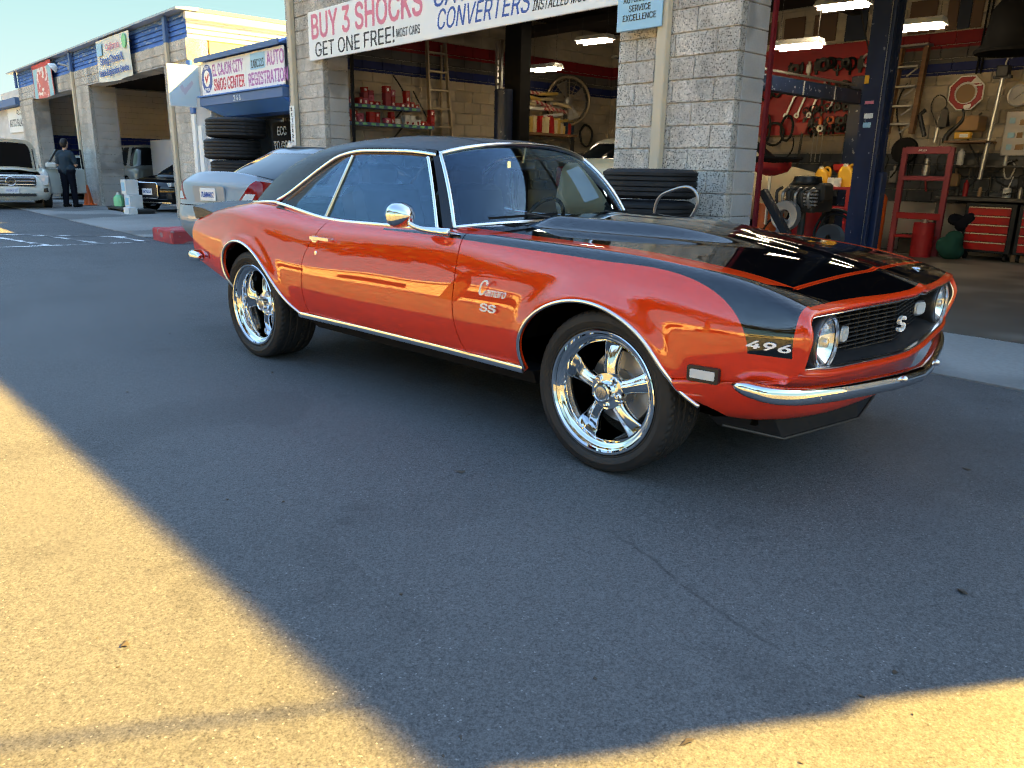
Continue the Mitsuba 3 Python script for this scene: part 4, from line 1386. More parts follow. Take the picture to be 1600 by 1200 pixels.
# chin spoiler
fr = np.array([(.40, .74), (.56, .56), (.665, .0), (.56, -.56), (.40, -.74)])
top = [(x + .03, y * 1.0, .305) for x, y in fr]
bot = [(.45, .70, .265), (.612, .51, .205), (.71, 0, .20), (.612, -.51, .205), (.45, -.70, .265)]
tp, bt_ = np.array(top), np.array(bot)
ct_ = []
for i in range(4):
    q_ = np.linspace(0, 1, 9)[:, None]
    pa_, pb_ = tp[i] + (tp[i + 1] - tp[i]) * q_, bt_[i] + (bt_[i + 1] - bt_[i]) * q_
    st_ = [pa_ + (pb_ - pa_) * r_ for r_ in np.linspace(0, 1, 6)]
    ct_ += [ribbon(st_), ribbon([x_ - [.012, 0, 0] for x_ in st_]), ribbon([pb_, pb_ - [.012, 0, 0]])]
ct_.append(hull([top[0], bot[0], top[1], (top[0][0] - .01, top[0][1] - .01, top[0][2])]))
chin = cat(*ct_)
cput('chin_spoiler', chin, 'spoiler_black', False, smooth=False, label='black angular chin spoiler')
cput('spoiler_edge', tube([(b[0] + .004, b[1], b[2] + .004) for b in bot], .005, 8), 'iron', False, smooth=False)
# trims of the body side


def on_body(xz, off=0.0):
    """Points of the body skin at given (x, z), found on the loft."""
    out = []
    U, Vv = np.meshgrid(np.linspace(0, 1, 700), np.linspace(0, ROWV[4], 140), indexing='ij')
    P = BODY.P(U.ravel(), Vv.ravel())
    tr = cKDTree(P[:, [0, 2]])
    d, i = tr.query(np.asarray(xz), k=3)
    w = 1 / (d + 1e-6)
    y = (P[i, 1] * w).sum(1) / w.sum(1)
    return np.c_[np.asarray(xz)[:, 0], smooth_row(y, 2) + off, np.asarray(xz)[:, 1]]


arch_f = farch[(farch[:, 1] > np.where(farch[:, 0] > 0, .375, .352))]
arch_r = rarch[(rarch[:, 1] > .352)]
for a in (arch_f, arch_r):
    cput('wheel_arch_trim', tube(on_body(a, .003), .0085, 8), 'chrome', smooth=True)
rk = np.c_[np.linspace(-2.2, -.415, 60), np.full(60, .352)]
q = on_body(rk)
cput('rocker_trim', cat(*[hull(np.vstack([q[i:i + 20] + [0, .010, .016], q[i:i + 20] + [0, .015, 0], q[i:i + 20] + [0, .008, -.016], q[i:i + 20] + [0, -.02, 0]])) for i in (0, 19, 38, 40)]), 'chrome', smooth=50)
cput('rocker_panel', hull([(-2.22, .83, .34), (-.40, .83, .34), (-2.15, .78, .27), (-.42, .78, .27), (-2.15, .70, .27), (-.42, .70, .27), (-2.2, .70, .34), (-.4, .70, .34)]), 'black_matte', smooth=False)
cput('floor_pan', box(-3.3, .55, -.62, .62, .27, .33), 'void_black', False)
# wheel housings
for cx in (-.0, -2.745):
    an = np.radians(np.linspace(20, 160, 40))
    arc = np.c_[cx - .01 + .47 * np.cos(an), np.full(40, .34), .34 + .40 * np.sin(an)]
    wl = ribbon([arc, arc + [0, .5, 0]])
    cput('wheel_housing', cat(wl, hull(np.vstack([arc, arc - [0, .01, 0]]))), 'void_black')
# side marker
mk = prism(rrect(.118, .058, .006, 2), 0, .008)
mk_ = cput('side_marker', at(prism(rrect(.118, .056, .006, 2), -.01, .012), .463, .890, .503, rz=-.10), 'black_plastic', smooth=30)
put(mk_, 'lens', carw(at(prism(rrect(.092, .032, .003, 2), .012, .016), .463, .890, .503, rz=-.10)), 'lens_clear', 30)
# door handle, lock, mirror
dh = cput('door_handle', cat(at(prism(rrect(.055, .036, .016), 0, .016), -2.005, .862, .80), beam((-2.01, .893, .808), (-1.83, .893, .808), .020, .016), rod((-2.0, .86, .80), (-2.0, .89, .806), .012), rod((-1.845, .86, .806), (-1.845, .89, .806), .008)), 'chrome', smooth=40)
cput('door_lock', at(lathe([(0, .006), (.010, .005), (.013, 0), (.013, -.01)], 20, 'y'), -1.985, .881, .725), 'chrome')
mp = []
for k, (dx, w, h) in enumerate(((.0, .058, .044), (.012, .062, .048), (.03, .058, .045), (.055, .040, .032), (.072, .018, .015), (.076, .002, .002))):
    w, h = w * 1.2, h * 1.2
    sq = lambda q: math.copysign(abs(q) ** .75, q)
    mp.append([(-1.165 + dx * 1.2, .955 + w * sq(math.cos(a)), .975 + h * sq(math.sin(a))) for a in np.linspace(0, 2 * np.pi, 28, endpoint=False)])
mp = np.array(mp)
f = []
for i in range(5):
    for j in range(28):
        l = (j + 1) % 28
        f += [[i * 28 + j, i * 28 + l, (i + 1) * 28 + l], [i * 28 + j, (i + 1) * 28 + l, (i + 1) * 28 + j]]
mshell = trimesh.Trimesh(mp.reshape(-1, 3), f, process=False)
trimesh.repair.fix_normals(mshell)
sm = put(coupe, 'side_mirror', carw(mshell), 'mirror_chrome', True, label='round chrome door mirror on its arm')
put(sm, 'glass', carw(at(lathe([(0, 0), (.055, 0)], 28, 'x'), -1.166, .955, .975)), 'mirror_chrome', False)
put(sm, 'arm', carw(cat(tube(spath([(-1.10, .945, .945), (-1.07, .93, .925), (-1.03, .90, .912), (-.98, .865, .905), (-.93, .845, .902)], 16), np.linspace(.011, .015, 16), 10), hull([(-1.0, .838, .897), (-.875, .838, .897), (-1.0, .82, .897), (-.875, .82, .897), (-.99, .84, .908), (-.90, .84, .908)]))), 'chrome', True)
# emblems on the fender, on the stripe and in the grille


def script(path, r=.004):
    return tube(spath(path, 60), r, 8)


def side_text(s, x0, z, h, w, y0, y1, shear=.25, bold=True, depth=.006):
    """Raised badge lettering along the viewer's side, read towards the nose."""
    m = text(s, 0, 0, h, 0, w, bold, depth, shear)
    v = m.vertices.copy()
    m.vertices = np.c_[x0 + v[:, 0], y0 + (y1 - y0) * v[:, 0] / max(w, 1e-6) - v[:, 1], z + v[:, 2]]
    m.invert()
    return m


put(coupe, 'script_badge', carw(cat(side_text('C', -.665, .655, .068, .042, .910, .910, .45, False), side_text('amaro', -.618, .655, .038, .122, .910, .913, .45, False))), 'badge_metal', False)
put(coupe, 'size_badge', carw(side_text('SS', -.650, .585, .034, .098, .911, .913, .15)), 'badge_metal', False)
put(coupe, 'number_badge', carw(side_text('496', .602, .622, .026, .148, .871, .850, .35)), 'letter_white', False)
ss = text('S', 0, 0, .058, 0, .085, True, .012, .0)
ss2 = ss.copy()
v = ss.vertices
ss.vertices = np.c_[-v[:, 1] + .822, .05 - v[:, 0], .598 + v[:, 2]]
v = ss2.vertices
sgb = cput('grille_badge', ss, 'badge_metal', False, smooth=False)
put(coupe, 'hood_badge', carw(at(box(-.02, .02, -.055, .055, 0, .012, .005), .745, -.42, .803, rz=.1)), 'chrome', False)


# ------------------------------------------------------------------ greenhouse of the coupe
t0 = np.array([0, .16, .30, .44, .56, .68, .80, .90, 1])
G0 = rowk(t0, [(-1.294, .598, 1.258), (-1.55, .612, 1.278), (-1.85, .620, 1.280), (-2.06, .630, 1.255), (-2.22, .655, 1.188), (-2.38, .695, 1.095), (-2.53, .735, 1.01), (-2.66, .758, .968), (-2.80, .752, .958)], sig=5)
G1 = rowk(t0, [(-1.290, .535, 1.276), (-1.55, .555, 1.318), (-1.85, .560, 1.325), (-2.10, .565, 1.312), (-2.33, .575, 1.282), (-2.57, .600, 1.215), (-2.76, .630, 1.125), (-2.89, .655, 1.035), (-2.97, .675, .958)], sig=5)
G2 = rowk(t0, [(-1.262, .38, 1.302), (-1.55, .40, 1.347), (-1.85, .40, 1.355), (-2.12, .41, 1.343), (-2.38, .43, 1.312), (-2.62, .46, 1.235), (-2.81, .50, 1.125), (-2.94, .53, 1.03), (-3.03, .55, .958)], sig=5)
G3 = rowk(t0, [(-1.240, .19, 1.321), (-1.55, .20, 1.360), (-1.85, .20, 1.368), (-2.12, .205, 1.356), (-2.40, .215, 1.325), (-2.65, .23, 1.243), (-2.84, .25, 1.128), (-2.97, .27, 1.03), (-3.06, .28, .958)], sig=5)
G4 = rowk(t0, [(-1.230, 0, 1.327), (-1.55, 0, 1.364), (-1.85, 0, 1.372), (-2.12, 0, 1.360), (-2.41, 0, 1.330), (-2.66, 0, 1.246), (-2.85, 0, 1.130), (-2.98, 0, 1.03), (-3.07, 0, .958)], sig=5)
ROOF = Loft([G0, G1, G2, G3, G4], nv=70)


def in_backlight(p):
    """> 0 in the rear window opening."""
    a = np.minimum(-2.50 - p[:, 0], p[:, 2] - .985)
    return np.minimum(a, (.445 + .10 * np.clip((-2.50 - p[:, 0]) / .5, 0, 1)) - np.abs(p[:, 1]))


roof = panel(ROOF, [lambda p: -in_backlight(p)], nu=300, nv=90, skirt=.02, centre=(-1.8, 0, .9))
cput('vinyl_roof', roof + mirror(roof), 'vinyl', False, label='dark vinyl covered roof')
head = panel(ROOF, [lambda p: -in_backlight(p)], nu=100, nv=60, skirt=0, off=-.022, centre=(-1.8, 0, .9))
cput('headliner', head + mirror(head), 'seat_vinyl', False)
bl = panel(ROOF, [lambda p: in_backlight(p) + .006], nu=200, nv=90, skirt=0, off=-.006, centre=(-1.8, 0, .9))
cput('rear_window', bl + mirror(bl), 'glass', False)
for y in (.30, -.30):
    seam = ROOF.P(np.linspace(0, .52, 60), np.full(60, .62))
    cput('roof_seam', tube(seam * [1, np.sign(y), 1] + [0, 0, .0005], .0035, 6), 'vinyl', False, smooth=True)
# windshield
n = 60
base = spath([(-1.035, .715, .912), (-.965, .55, .925), (-.905, .28, .934), (-.885, 0, .936)], n)
topw = spath([(-1.292, .578, 1.258), (-1.262, .42, 1.292), (-1.232, .2, 1.315), (-1.222, 0, 1.320)], n)
mid = (base + topw) / 2 + np.c_[np.full(n, .022), np.full(n, .012), np.full(n, .016)] * np.linspace(1, 1, n)[:, None]
WS = Loft([base, mid, topw], nv=40)
w = panel(WS, [], nu=100, nv=50, skirt=0, centre=(-1.6, 0, 1.0))
cput('windshield', w + mirror(w), 'glass', False)
sheet_ = panel(WS, [lambda p: p[:, 1] - .20, lambda p: .40 - p[:, 1], lambda p: p[:, 2] - (1.03 + .12 * (p[:, 1] - .2)), lambda p: 1.20 + .15 * (p[:, 1] - .2) - p[:, 2]], nu=120, nv=80, skirt=0, off=-.012, centre=(-1.6, 0, 1.0))
solo('paper_sheet', carw(mirror(sheet_)), 'sign_white', 'pale paper sheet behind the far side of the orange coupe windshield', 'paper')
e1 = np.vstack([base[::-1], WS.P(np.zeros(30), np.linspace(0, 1, 30))[1:], topw[1:]])


def flat_trim(path, w, h):
    """A bright strip with a rounded section along a path."""
    return tube(path, h, 10)


wt = np.vstack([e1, (e1 * [1, -1, 1])[::-1][1:-1]])
cput('windshield_trim', tube(wt + [.004, 0, .004], .0115, 10, closed=True), 'chrome', False, smooth=True)
# A pillar
pa = np.array([(-1.075, .752, .912), (-1.315, .606, 1.262)])
pw = np.array([(-1.030, .718, .912), (-1.288, .580, 1.262)])
m1 = (pa[0] + pa[1]) / 2 + [.016, .012, .01]
m2 = (pw[0] + pw[1]) / 2 + [.016, .012, .01]
A1, A2 = spath([pa[0], m1, pa[1]], 30), spath([pw[0], m2, pw[1]], 30)
cput('windshield_pillar', ribbon([A1, A2, A2 - [.05, .02, 0], A1 - [.04, .04, 0]], True), 'car_black', smooth=50)
mat('car_black', {'type': 'twosided', 'bsdf': {'type': 'plastic', 'diffuse_reflectance': rgb((0.007, 0.008, 0.011)), 'int_ior': 1.55}})
# side glass
sb = spath([(-1.075, .765, .905), (-1.45, .772, .900), (-2.0, .772, .905), (-2.25, .768, .935), (-2.50, .764, .965)], 80)
st_ = np.vstack([A1[1:], G0[:]])
drip = spath(np.vstack([G0[::12][:22]]), 80)
cput('drip_rail_trim', tube(np.vstack([drip[drip[:, 0] > -2.62] + [0, .006, -.004]]), .0105, 8), 'chrome', smooth=True)
opening = [(-1.09, .905), (-1.20, 1.06), (-1.315, 1.238), (-1.55, 1.247), (-1.85, 1.248), (-2.02, 1.225), (-2.17, 1.165), (-2.31, 1.085), (-2.45, .995), (-2.50, .955), (-2.25, .93), (-2.0, .903), (-1.5, .899)]
oc = np.array(opening)


def gy(x, z):
    return .768 - (z - .905) * .405


def glass_pane(poly, th=.004):
    from shapely.geometry import Polygon
    m = trimesh.creation.extrude_polygon(Polygon(poly), .001, engine='earcut')
    v = m.vertices[m.vertices[:, 2] < 1e-6]
    k = len(v)
    f = m.faces[(m.vertices[m.faces][:, :, 2] < 1e-6).all(1)]
    idx = np.where(m.vertices[:, 2] < 1e-6)[0]
    re = {a: b for b, a in enumerate(idx)}
    f = np.array([[re[a] for a in t] for t in f])
    P = np.c_[v[:, 0], gy(v[:, 0], v[:, 1]), v[:, 1]]
    return trimesh.Trimesh(P, f, process=False)


cput('door_glass', glass_pane([(-1.09, .90), (-1.315, 1.245), (-1.55, 1.255), (-1.90, 1.256), (-1.945, 1.25), (-2.035, .90)]), 'glass', smooth=False)
cput('quarter_glass', glass_pane([(-1.965, 1.25), (-2.03, 1.235), (-2.14, 1.172), (-2.26, 1.085), (-2.37, .99), (-2.40, .945), (-2.25, .92), (-2.055, .90)]), 'glass', smooth=False)
cput('window_post', tube([(-1.955, gy(0, 1.25) + .004, 1.25), (-2.045, gy(0, .90) + .006, .90)], .0105, 8), 'chrome', smooth=True)
fr_ = np.array([(-1.088, .905), (-1.20, 1.066), (-1.31, 1.243)])
cput('window_front_trim', tube(spath(np.c_[fr_[:, 0] + .012 * np.array([0, 1, 0]), gy(0, fr_[:, 1]) + .008, fr_[:, 1]], 20), .0095, 8), 'chrome', smooth=True)
cput('belt_trim', tube(spath([(-.97, .800, .909), (-1.20, .799, .906), (-1.6, .797, .904), (-2.02, .795, .911), (-2.20, .795, .932), (-2.40, .793, .960), (-2.52, .786, .972)], 60), .011, 8), 'chrome', smooth=True)
cput('belt_filler', cat(*[hull([(a[0], .815, a[1] - .02), (b[0], .815, b[1] - .02), (a[0], .76, a[1] - .002), (b[0], .76, b[1] - .002), (a[0], .76, a[1] - .06), (b[0], .76, b[1] - .06)]) for a, b in zip([(-1.0, .912), (-2.0, .912), (-2.25, .94)], [(-2.0, .912), (-2.25, .94), (-2.5, .972)])]), 'black_plastic', smooth=False)
cput('roof_base_trim', tube(spath([(-2.50, .786, .974), (-2.66, .782, .975), (-2.82, .765, .966), (-2.93, .72, .964), (-2.99, .66, .962)], 40), .0085, 8), 'chrome', smooth=True)
# inner frame of the window opening, brown weatherstrip along the roof rail
ws = spath([(-1.33, .596, 1.252), (-1.55, .602, 1.262), (-1.85, .608, 1.264), (-2.03, .618, 1.236), (-2.19, .648, 1.168), (-2.34, .690, 1.08), (-2.48, .735, .99)], 50)
cput('weatherstrip', tube(ws, .011, 8), 'brown_board', smooth=True)
wq = spath([(-1.33, .600, 1.244), (-1.55, .610, 1.252), (-1.85, .614, 1.252), (-1.99, .622, 1.232), (-2.12, .655, 1.165), (-2.25, .693, 1.078), (-2.37, .730, .985), (-2.41, .752, .945)], 50)
wo = spath([(-1.33, .598, 1.262), (-1.55, .606, 1.272), (-1.85, .612, 1.274), (-2.05, .625, 1.248), (-2.21, .652, 1.18), (-2.37, .694, 1.09), (-2.51, .738, 1.0), (-2.54, .762, .962)], 50)
cput('window_frame', ribbon([wq, wo + [0, .004, 0]]), 'black_plastic', smooth=True)
# cabin
cput('cabin_floor', box(-2.9, -.75, -.70, .70, .33, .36), 'void_black', False)
cput('dashboard', cat(hull([(-1.0, .70, .90), (-1.0, -.70, .90), (-.92, .6, .90), (-.92, -.6, .90), (-1.28, .72, .86), (-1.28, -.72, .86), (-1.24, .72, .70), (-1.24, -.72, .70), (-.9, .7, .6), (-.9, -.7, .6)])), 'dash_pad', False)
for s in (1, -1):
    back = box(-.10, .10, -.25, .25, 0, .58, .045)
    back.apply_transform(trimesh.transformations.rotation_matrix(-.25, [0, 1, 0]))
    st = put(coupe, 'front_seat', carw(at(box(-.27, .27, -.26, .26, -.08, .08, .04), -1.62, .36 * s, .52)), 'seat_vinyl', 30)
    put(st, 'backrest', carw(at(back, -1.93, .36 * s, .52)), 'seat_vinyl', 30)
    put(st, 'headrest', carw(at(box(-.05, .05, -.13, .13, 0, .14, .03), -2.09, .36 * s, 1.07)), 'seat_vinyl', 30)
rb = box(-.10, .10, -.62, .62, 0, .52, .045)
rb.apply_transform(trimesh.transformations.rotation_matrix(-.3, [0, 1, 0]))
rs = put(coupe, 'rear_seat', carw(at(box(-.27, .27, -.62, .62, -.08, .08, .04), -2.40, 0, .50)), 'seat_vinyl', 30)
put(rs, 'backrest', carw(at(rb, -2.62, 0, .48)), 'seat_vinyl', 30)
put(coupe, 'parcel_shelf', carw(box(-3.0, -2.70, -.62, .62, .93, .95)), 'seat_vinyl', False)
for s in (1, -1):
    put(coupe, 'door_liner', carw(box(-2.7, -.95, .70 * s, .745 * s, .36, .90)), 'seat_vinyl', False)
swl = tube([(0, .185 * math.cos(a), .185 * math.sin(a)) for a in np.linspace(0, 2 * np.pi, 40, endpoint=False)], .012, 8, closed=True)
swm = cat(swl, rod((0, -.17, 0), (.03, 0, 0), .012), rod((0, .17, 0), (.03, 0, 0), .012), rod((.02, 0, 0), (.25, 0, .0), .03))
swm.apply_transform(trimesh.transformations.rotation_matrix(.42, [0, 1, 0]))
put(coupe, 'steering_wheel', carw(at(swm, -1.42, -.36, .86)), 'black_plastic', 30)
put(coupe, 'rear_view_mirror', carw(cat(box(-1.275, -1.25, -.11, .11, 1.19, 1.245, .01), rod((-1.25, 0, 1.23), (-1.235, 0, 1.31), .008))), 'chrome', 30)
# wipers
for y0, y1 in ((.12, .62), (-.50, -.02)):
    a, b = np.array((-.86 - .05 * abs(y1), y1, .955)), np.array((-.89, y0, .962))
    wp = put(coupe, 'wiper', carw(cat(rod((-.83, y0 + .02, .945), (a + b) / 2 + [.01, 0, .022], .006), rod((-.83, y0 + .02, .93), (-.83, y0 + .02, .952), .013))), 'black_plastic', 30)
    put(wp, 'blade', carw(beam(a + [0, 0, .010], b + [0, 0, .012], .009, .011)), 'black_matte', False)
put(coupe, 'cowl_vent', carw(cat(*[box(-.915 + .0, -.83, y - .003, y + .003, .925, .934) for y in np.linspace(-.5, .5, 41)])), 'black_matte', False)


# wheels
def tyre(r, w, rim, seed=0, nt=240):
    half = [(rim - .004, w * .36), (rim + .010, w * .44), (rim + .016, w * .452), (rim + .018, w * .468), (rim + .022, w * .470), (rim + .024, w * .463), (rim + .03, w * .485), (rim + (r - rim) * .50, w * .503), (rim + (r - rim) * .53, w * .510), (rim + (r - rim) * .57, w * .510), (rim + (r - rim) * .60, w * .502), (r - .022, w * .490), (r - .009, w * .465), (r - .002, w * .435)]
    ys = np.linspace(w * .40, -w * .40, 57)
    prof = np.array(half + [(r + .0015 * (1 - (y / (w * .5)) ** 2), y) for y in ys] + [(a, -b) for a, b in half[::-1]])
    an = np.arange(nt) * 2 * np.pi / nt
    R = np.repeat(prof[None, :, 0], nt, 0)
    Y = np.repeat(prof[None, :, 1], nt, 0)
    A = np.repeat(an[:, None], len(prof), 1)
    yn = Y / (w * .5)
    tread = R > r - .012
    circ = np.minimum.reduce([np.abs(yn - c) for c in (-.52, -.17, .17, .52)]) < .035
    k = (A / (2 * np.pi) * 60 + .9 * np.abs(yn)) % 1
    lat = (np.abs(k - .5) > .44) & (np.abs(yn) > .20)
    R = R - np.where(tread & (circ | lat), .007, 0)
    rib = (~tread) & (np.abs(R - (rim + .018)) < .008)
    R = R
    v = np.stack([R * np.cos(A), Y, R * np.sin(A)], -1).reshape(-1, 3)
    m = len(prof)
    i, j = np.meshgrid(np.arange(nt), np.arange(m - 1), indexing='ij')
    a, b, c, d = i * m + j, ((i + 1) % nt) * m + j, ((i + 1) % nt) * m + j + 1, i * m + j + 1
    f = np.vstack([np.c_[a.ravel(), b.ravel(), c.ravel()], np.c_[a.ravel(), c.ravel(), d.ravel()]])
    t = trimesh.Trimesh(v, f, process=False)
    if t.volume < 0:
        t.invert()
    return t


def coupe_wheel(cx, side, r, w, yc, face, rot):
    """face: the y of the spoke face measured from the wheel's middle plane, outward positive."""
    rim = .243
    S = lambda m: carw(at(m if side > 0 else mirror(m), cx, yc * side, r))
    lip = [(rim - .012, -w * .45), (rim - .002, -w * .46), (.222, -w * .40), (.213, -.05), (.205, face - .02), (.205, face + .02), (.209, w * .30), (.214, w * .345), (.222, w * .36), (.226, w * .385), (.232, w * .40), (rim + .002, w * .42), (rim + .011, w * .452), (rim + .0135, w * .470), (rim + .010, w * .482), (rim + .002, w * .478), (rim - .004, w * .44)]
    k = put(coupe, 'wheel', S(lathe(lip, 96, 'y')), 'mirror_chrome', 40)
    put(k, 'tyre', S(tyre(r, w, rim)), 'rubber', 40)
    for i in range(5):
        a = rot + i * 2 * np.pi / 5
        ca, sa = math.cos(a), math.sin(a)
        secs = []
        for rr, hw, y1, th in ((.055, .030, face + .012, .030), (.085, .025, face + .014, .030), (.115, .026, face + .010, .030), (.15, .031, face + .002, .028), (.185, .039, face - .012, .026), (.214, .050, face - .026, .03)):
            for q in np.linspace(-1, 1, 9):
                yy = y1 - .014 * abs(q) ** 2.2 + (.0045 if abs(q) < .12 else 0)
                secs.append((rr, q * hw * 1.2, yy))
            for q in np.linspace(1, -1, 5):
                secs.append((rr, q * hw * 1.15, y1 - .014 - th))
        s = np.array(secs).reshape(6, 14, 3)
        V = np.stack([s[..., 0] * ca - s[..., 1] * sa, s[..., 2], s[..., 0] * sa + s[..., 1] * ca], -1).reshape(-1, 3)
        f = []
        for u in range(5):
            for j in range(14):
                l = (j + 1) % 14
                f += [[u * 14 + j, u * 14 + l, (u + 1) * 14 + l], [u * 14 + j, (u + 1) * 14 + l, (u + 1) * 14 + j]]
        t = trimesh.Trimesh(V, f, process=False)
        trimesh.repair.fix_normals(t)
        put(k, 'spoke', S(t.subdivide_loop(1)), 'mirror_chrome', 45)
    put(k, 'hub', S(lathe([(.0, face - .02), (.075, face - .02), (.080, face + .004), (.074, face + .016), (.045, face + .019), (.043, face + .05), (.040, face + .056), (.034, face + .058), (.031, face + .054), (0, face + .054)], 48, 'y')), 'chrome', 35)
    cap = lathe([(0, face + .0585), (.022, face + .0585), (.026, face + .056)], 32, 'y')
    put(k, 'hub_cap', S(cat(cap, *[beam((.012 * math.cos(b), face + .0595, .012 * math.sin(b)), (-.012 * math.cos(b), face + .0595, -.012 * math.sin(b)), .004) for b in (.9, 1.25)])), 'steel', 35)
    for i in range(5):
        a = rot + (i + .5) * 2 * np.pi / 5
        put(k, 'lug_nut', S(cat(at(lathe([(0, face + .034), (.007, face + .033), (.0105, face + .026), (.0115, face + .012)], 6, 'y'), .058 * math.cos(a), 0, .058 * math.sin(a)), at(lathe([(.017, face + .012), (.019, face + .017), (.017, face + .019), (.012, face + .018)], 20, 'y'), .058 * math.cos(a), 0, .058 * math.sin(a)))), 'chrome', 35)
    put(k, 'brake_disc', S(cat(lathe([(.07, -.03), (.150, -.03), (.152, -.035), (.152, -.05), (.07, -.05)], 60, 'y'), lathe([(0, -.02), (.075, -.02), (.08, -.05)], 40, 'y'))), 'steel', 35)
    put(k, 'valve', S(rod((.196, w * .30, .09), (.190, w * .36, .087), .005)), 'steel', True)


coupe_wheel(0.0, 1, .332, .245, .755, .055, .35)
coupe_wheel(0.0, -1, .332, .245, .755, .055, .1)
coupe_wheel(-2.745, 1, .336, .275, .742, .025, .62)
coupe_wheel(-2.745, -1, .336, .275, .742, .025, .4)
# rear bumper end, exhaust side
bt2 = rowk([0, .2, .45, 1], [(-3.44, .865, .575), (-3.58, .862, .572), (-3.70, .78, .568), (-3.74, 0, .565)], 80, 2)
tg = np.gradient(bt2, axis=0)
no = np.cross(tg, [0, 0, 1.0])
no /= np.linalg.norm(no, axis=1, keepdims=True)
no = no * np.sign(no[-1, 0]) * -1
hh = np.interp(np.linspace(0, 1, 80), [0, .06, .2, 1], [.012, .03, .036, .036])[:, None]
RB = Loft([bt2 + no * a + up * b * hh for a, b in ((-.02, 1), (.004, .8), (.012, 0), (.004, -.8), (-.02, -1))], nv=40)
rbm = panel(RB, [], nu=120, nv=40, skirt=.01, centre=(-3.2, 0, .57))
cput('rear_bumper', rbm + mirror(rbm), 'mirror_chrome', False)
cput('rear_side_marker', at(prism(rrect(.10, .045, .004, 2), 0, .012), -3.36, .842, .60, rz=.17), 'lens_red', smooth=30)


# ------------------------------------------------------------------ the other cars
class Frame:
    """A car's own frame (x forward, y right, z up) placed at the middle of its wheelbase with a heading in degrees from world +X."""

    def __init__(s, x, y, deg, z=0.0):
        s.o, s.c, s.s, s.z = np.array([x, y]), math.cos(math.radians(deg)), math.sin(math.radians(deg)), z

    def v(s, v):
        v = np.asarray(v)
        return np.c_[s.o[0] + v[:, 0] * s.c + v[:, 1] * s.s, s.o[1] + v[:, 0] * s.s - v[:, 1] * s.c, v[:, 2] + s.z]

    def n(s, n):
        return np.c_[n[:, 0] * s.c + n[:, 1] * s.s, n[:, 0] * s.s - n[:, 1] * s.c, n[:, 2]]

    def __call__(s, m):
        if isinstance(m, NMesh):
            return m.mapped(s.v, s.n, True)
        m = m.copy()
        m.vertices = s.v(m.vertices)
        m.invert()
        return m


U_ = np.array([0, .05, .11, .17, .24, .34, .50, .66, .76, .83, .89, .95, 1])


def contour(xr, xf, W, z, rc=.25, fc=.35, zr=None, zf=None, rr=1.0, fr=1.0):
    """Half of a plan outline from the middle of the tail round the side to the middle of the nose."""
    zr = z if zr is None else zr
    zf = z if zf is None else zf
    x = [xr, xr + .01, xr + .05 * rr, xr + rc * .55, xr + rc * 1.5, xr + rc * 2 + .4, (xr + xf) / 2, xf - fc * 2 - .4, xf - fc * 1.3, xf - fc * .62, xf - .09 * fr, xf - .02, xf]
    y = [0, W * .40, W * .76, W * .93, W * .985, W, W, W, W * .985, W * .93, W * .76, W * .40, 0]
    zz = np.interp(x, [xr, xr + .6, xf - 1.0, xf], [zr, z, z, zf])
    return rowk(U_, np.c_[x, y, zz], 240, 3)


def both(a):
    return a + mirror(a) if a is not None else None


def simple_wheel(k, fr, cx, side, r, w, W, spokes=7, rimr=.64, rim='alloy', turn=0):
    def S(m):
        m = m if side > 0 else mirror(m)
        return fr(at(m, cx, (W - w / 2 - .02) * side, r, rz=turn))
    q = put(k, 'wheel', S(lathe([(r * rimr * .97, -w * .4), (r * rimr * .9, w * .25), (r * rimr * .95, w * .42), (r * rimr, w * .45), (r * rimr, w * .40)], 40, 'y')), rim, 40)
    put(q, 'tyre', S(lathe([(r * rimr - .005, w * .40), (r * rimr + .02, w * .49), (r * .9, w * .5), (r * .98, w * .44), (r, w * .3), (r, -w * .3), (r * .98, -w * .44), (r * .9, -w * .5), (r * rimr, -w * .45)], 48, 'y')), 'rubber', 50)
    sp = []
    for i in range(spokes):
        a = 2 * np.pi * i / spokes + .3
        sp.append(beam((.04 * math.cos(a), w * .30, .04 * math.sin(a)), (r * rimr * .95 * math.cos(a), w * .34, r * rimr * .95 * math.sin(a)), .045, .03, (0, 1, 0)))
    sp.append(lathe([(0, w * .36), (.05, w * .36), (.07, w * .30), (.07, w * .2)], 24, 'y'))
    put(q, 'spokes', S(cat(*sp)), rim, 30)
    put(q, 'brake', S(lathe([(0, w * .05), (r * rimr * .85, w * .05)], 32, 'y')), 'iron', False)


pr('alloy', (0.55, 0.56, 0.57), 0.3, 0.8)


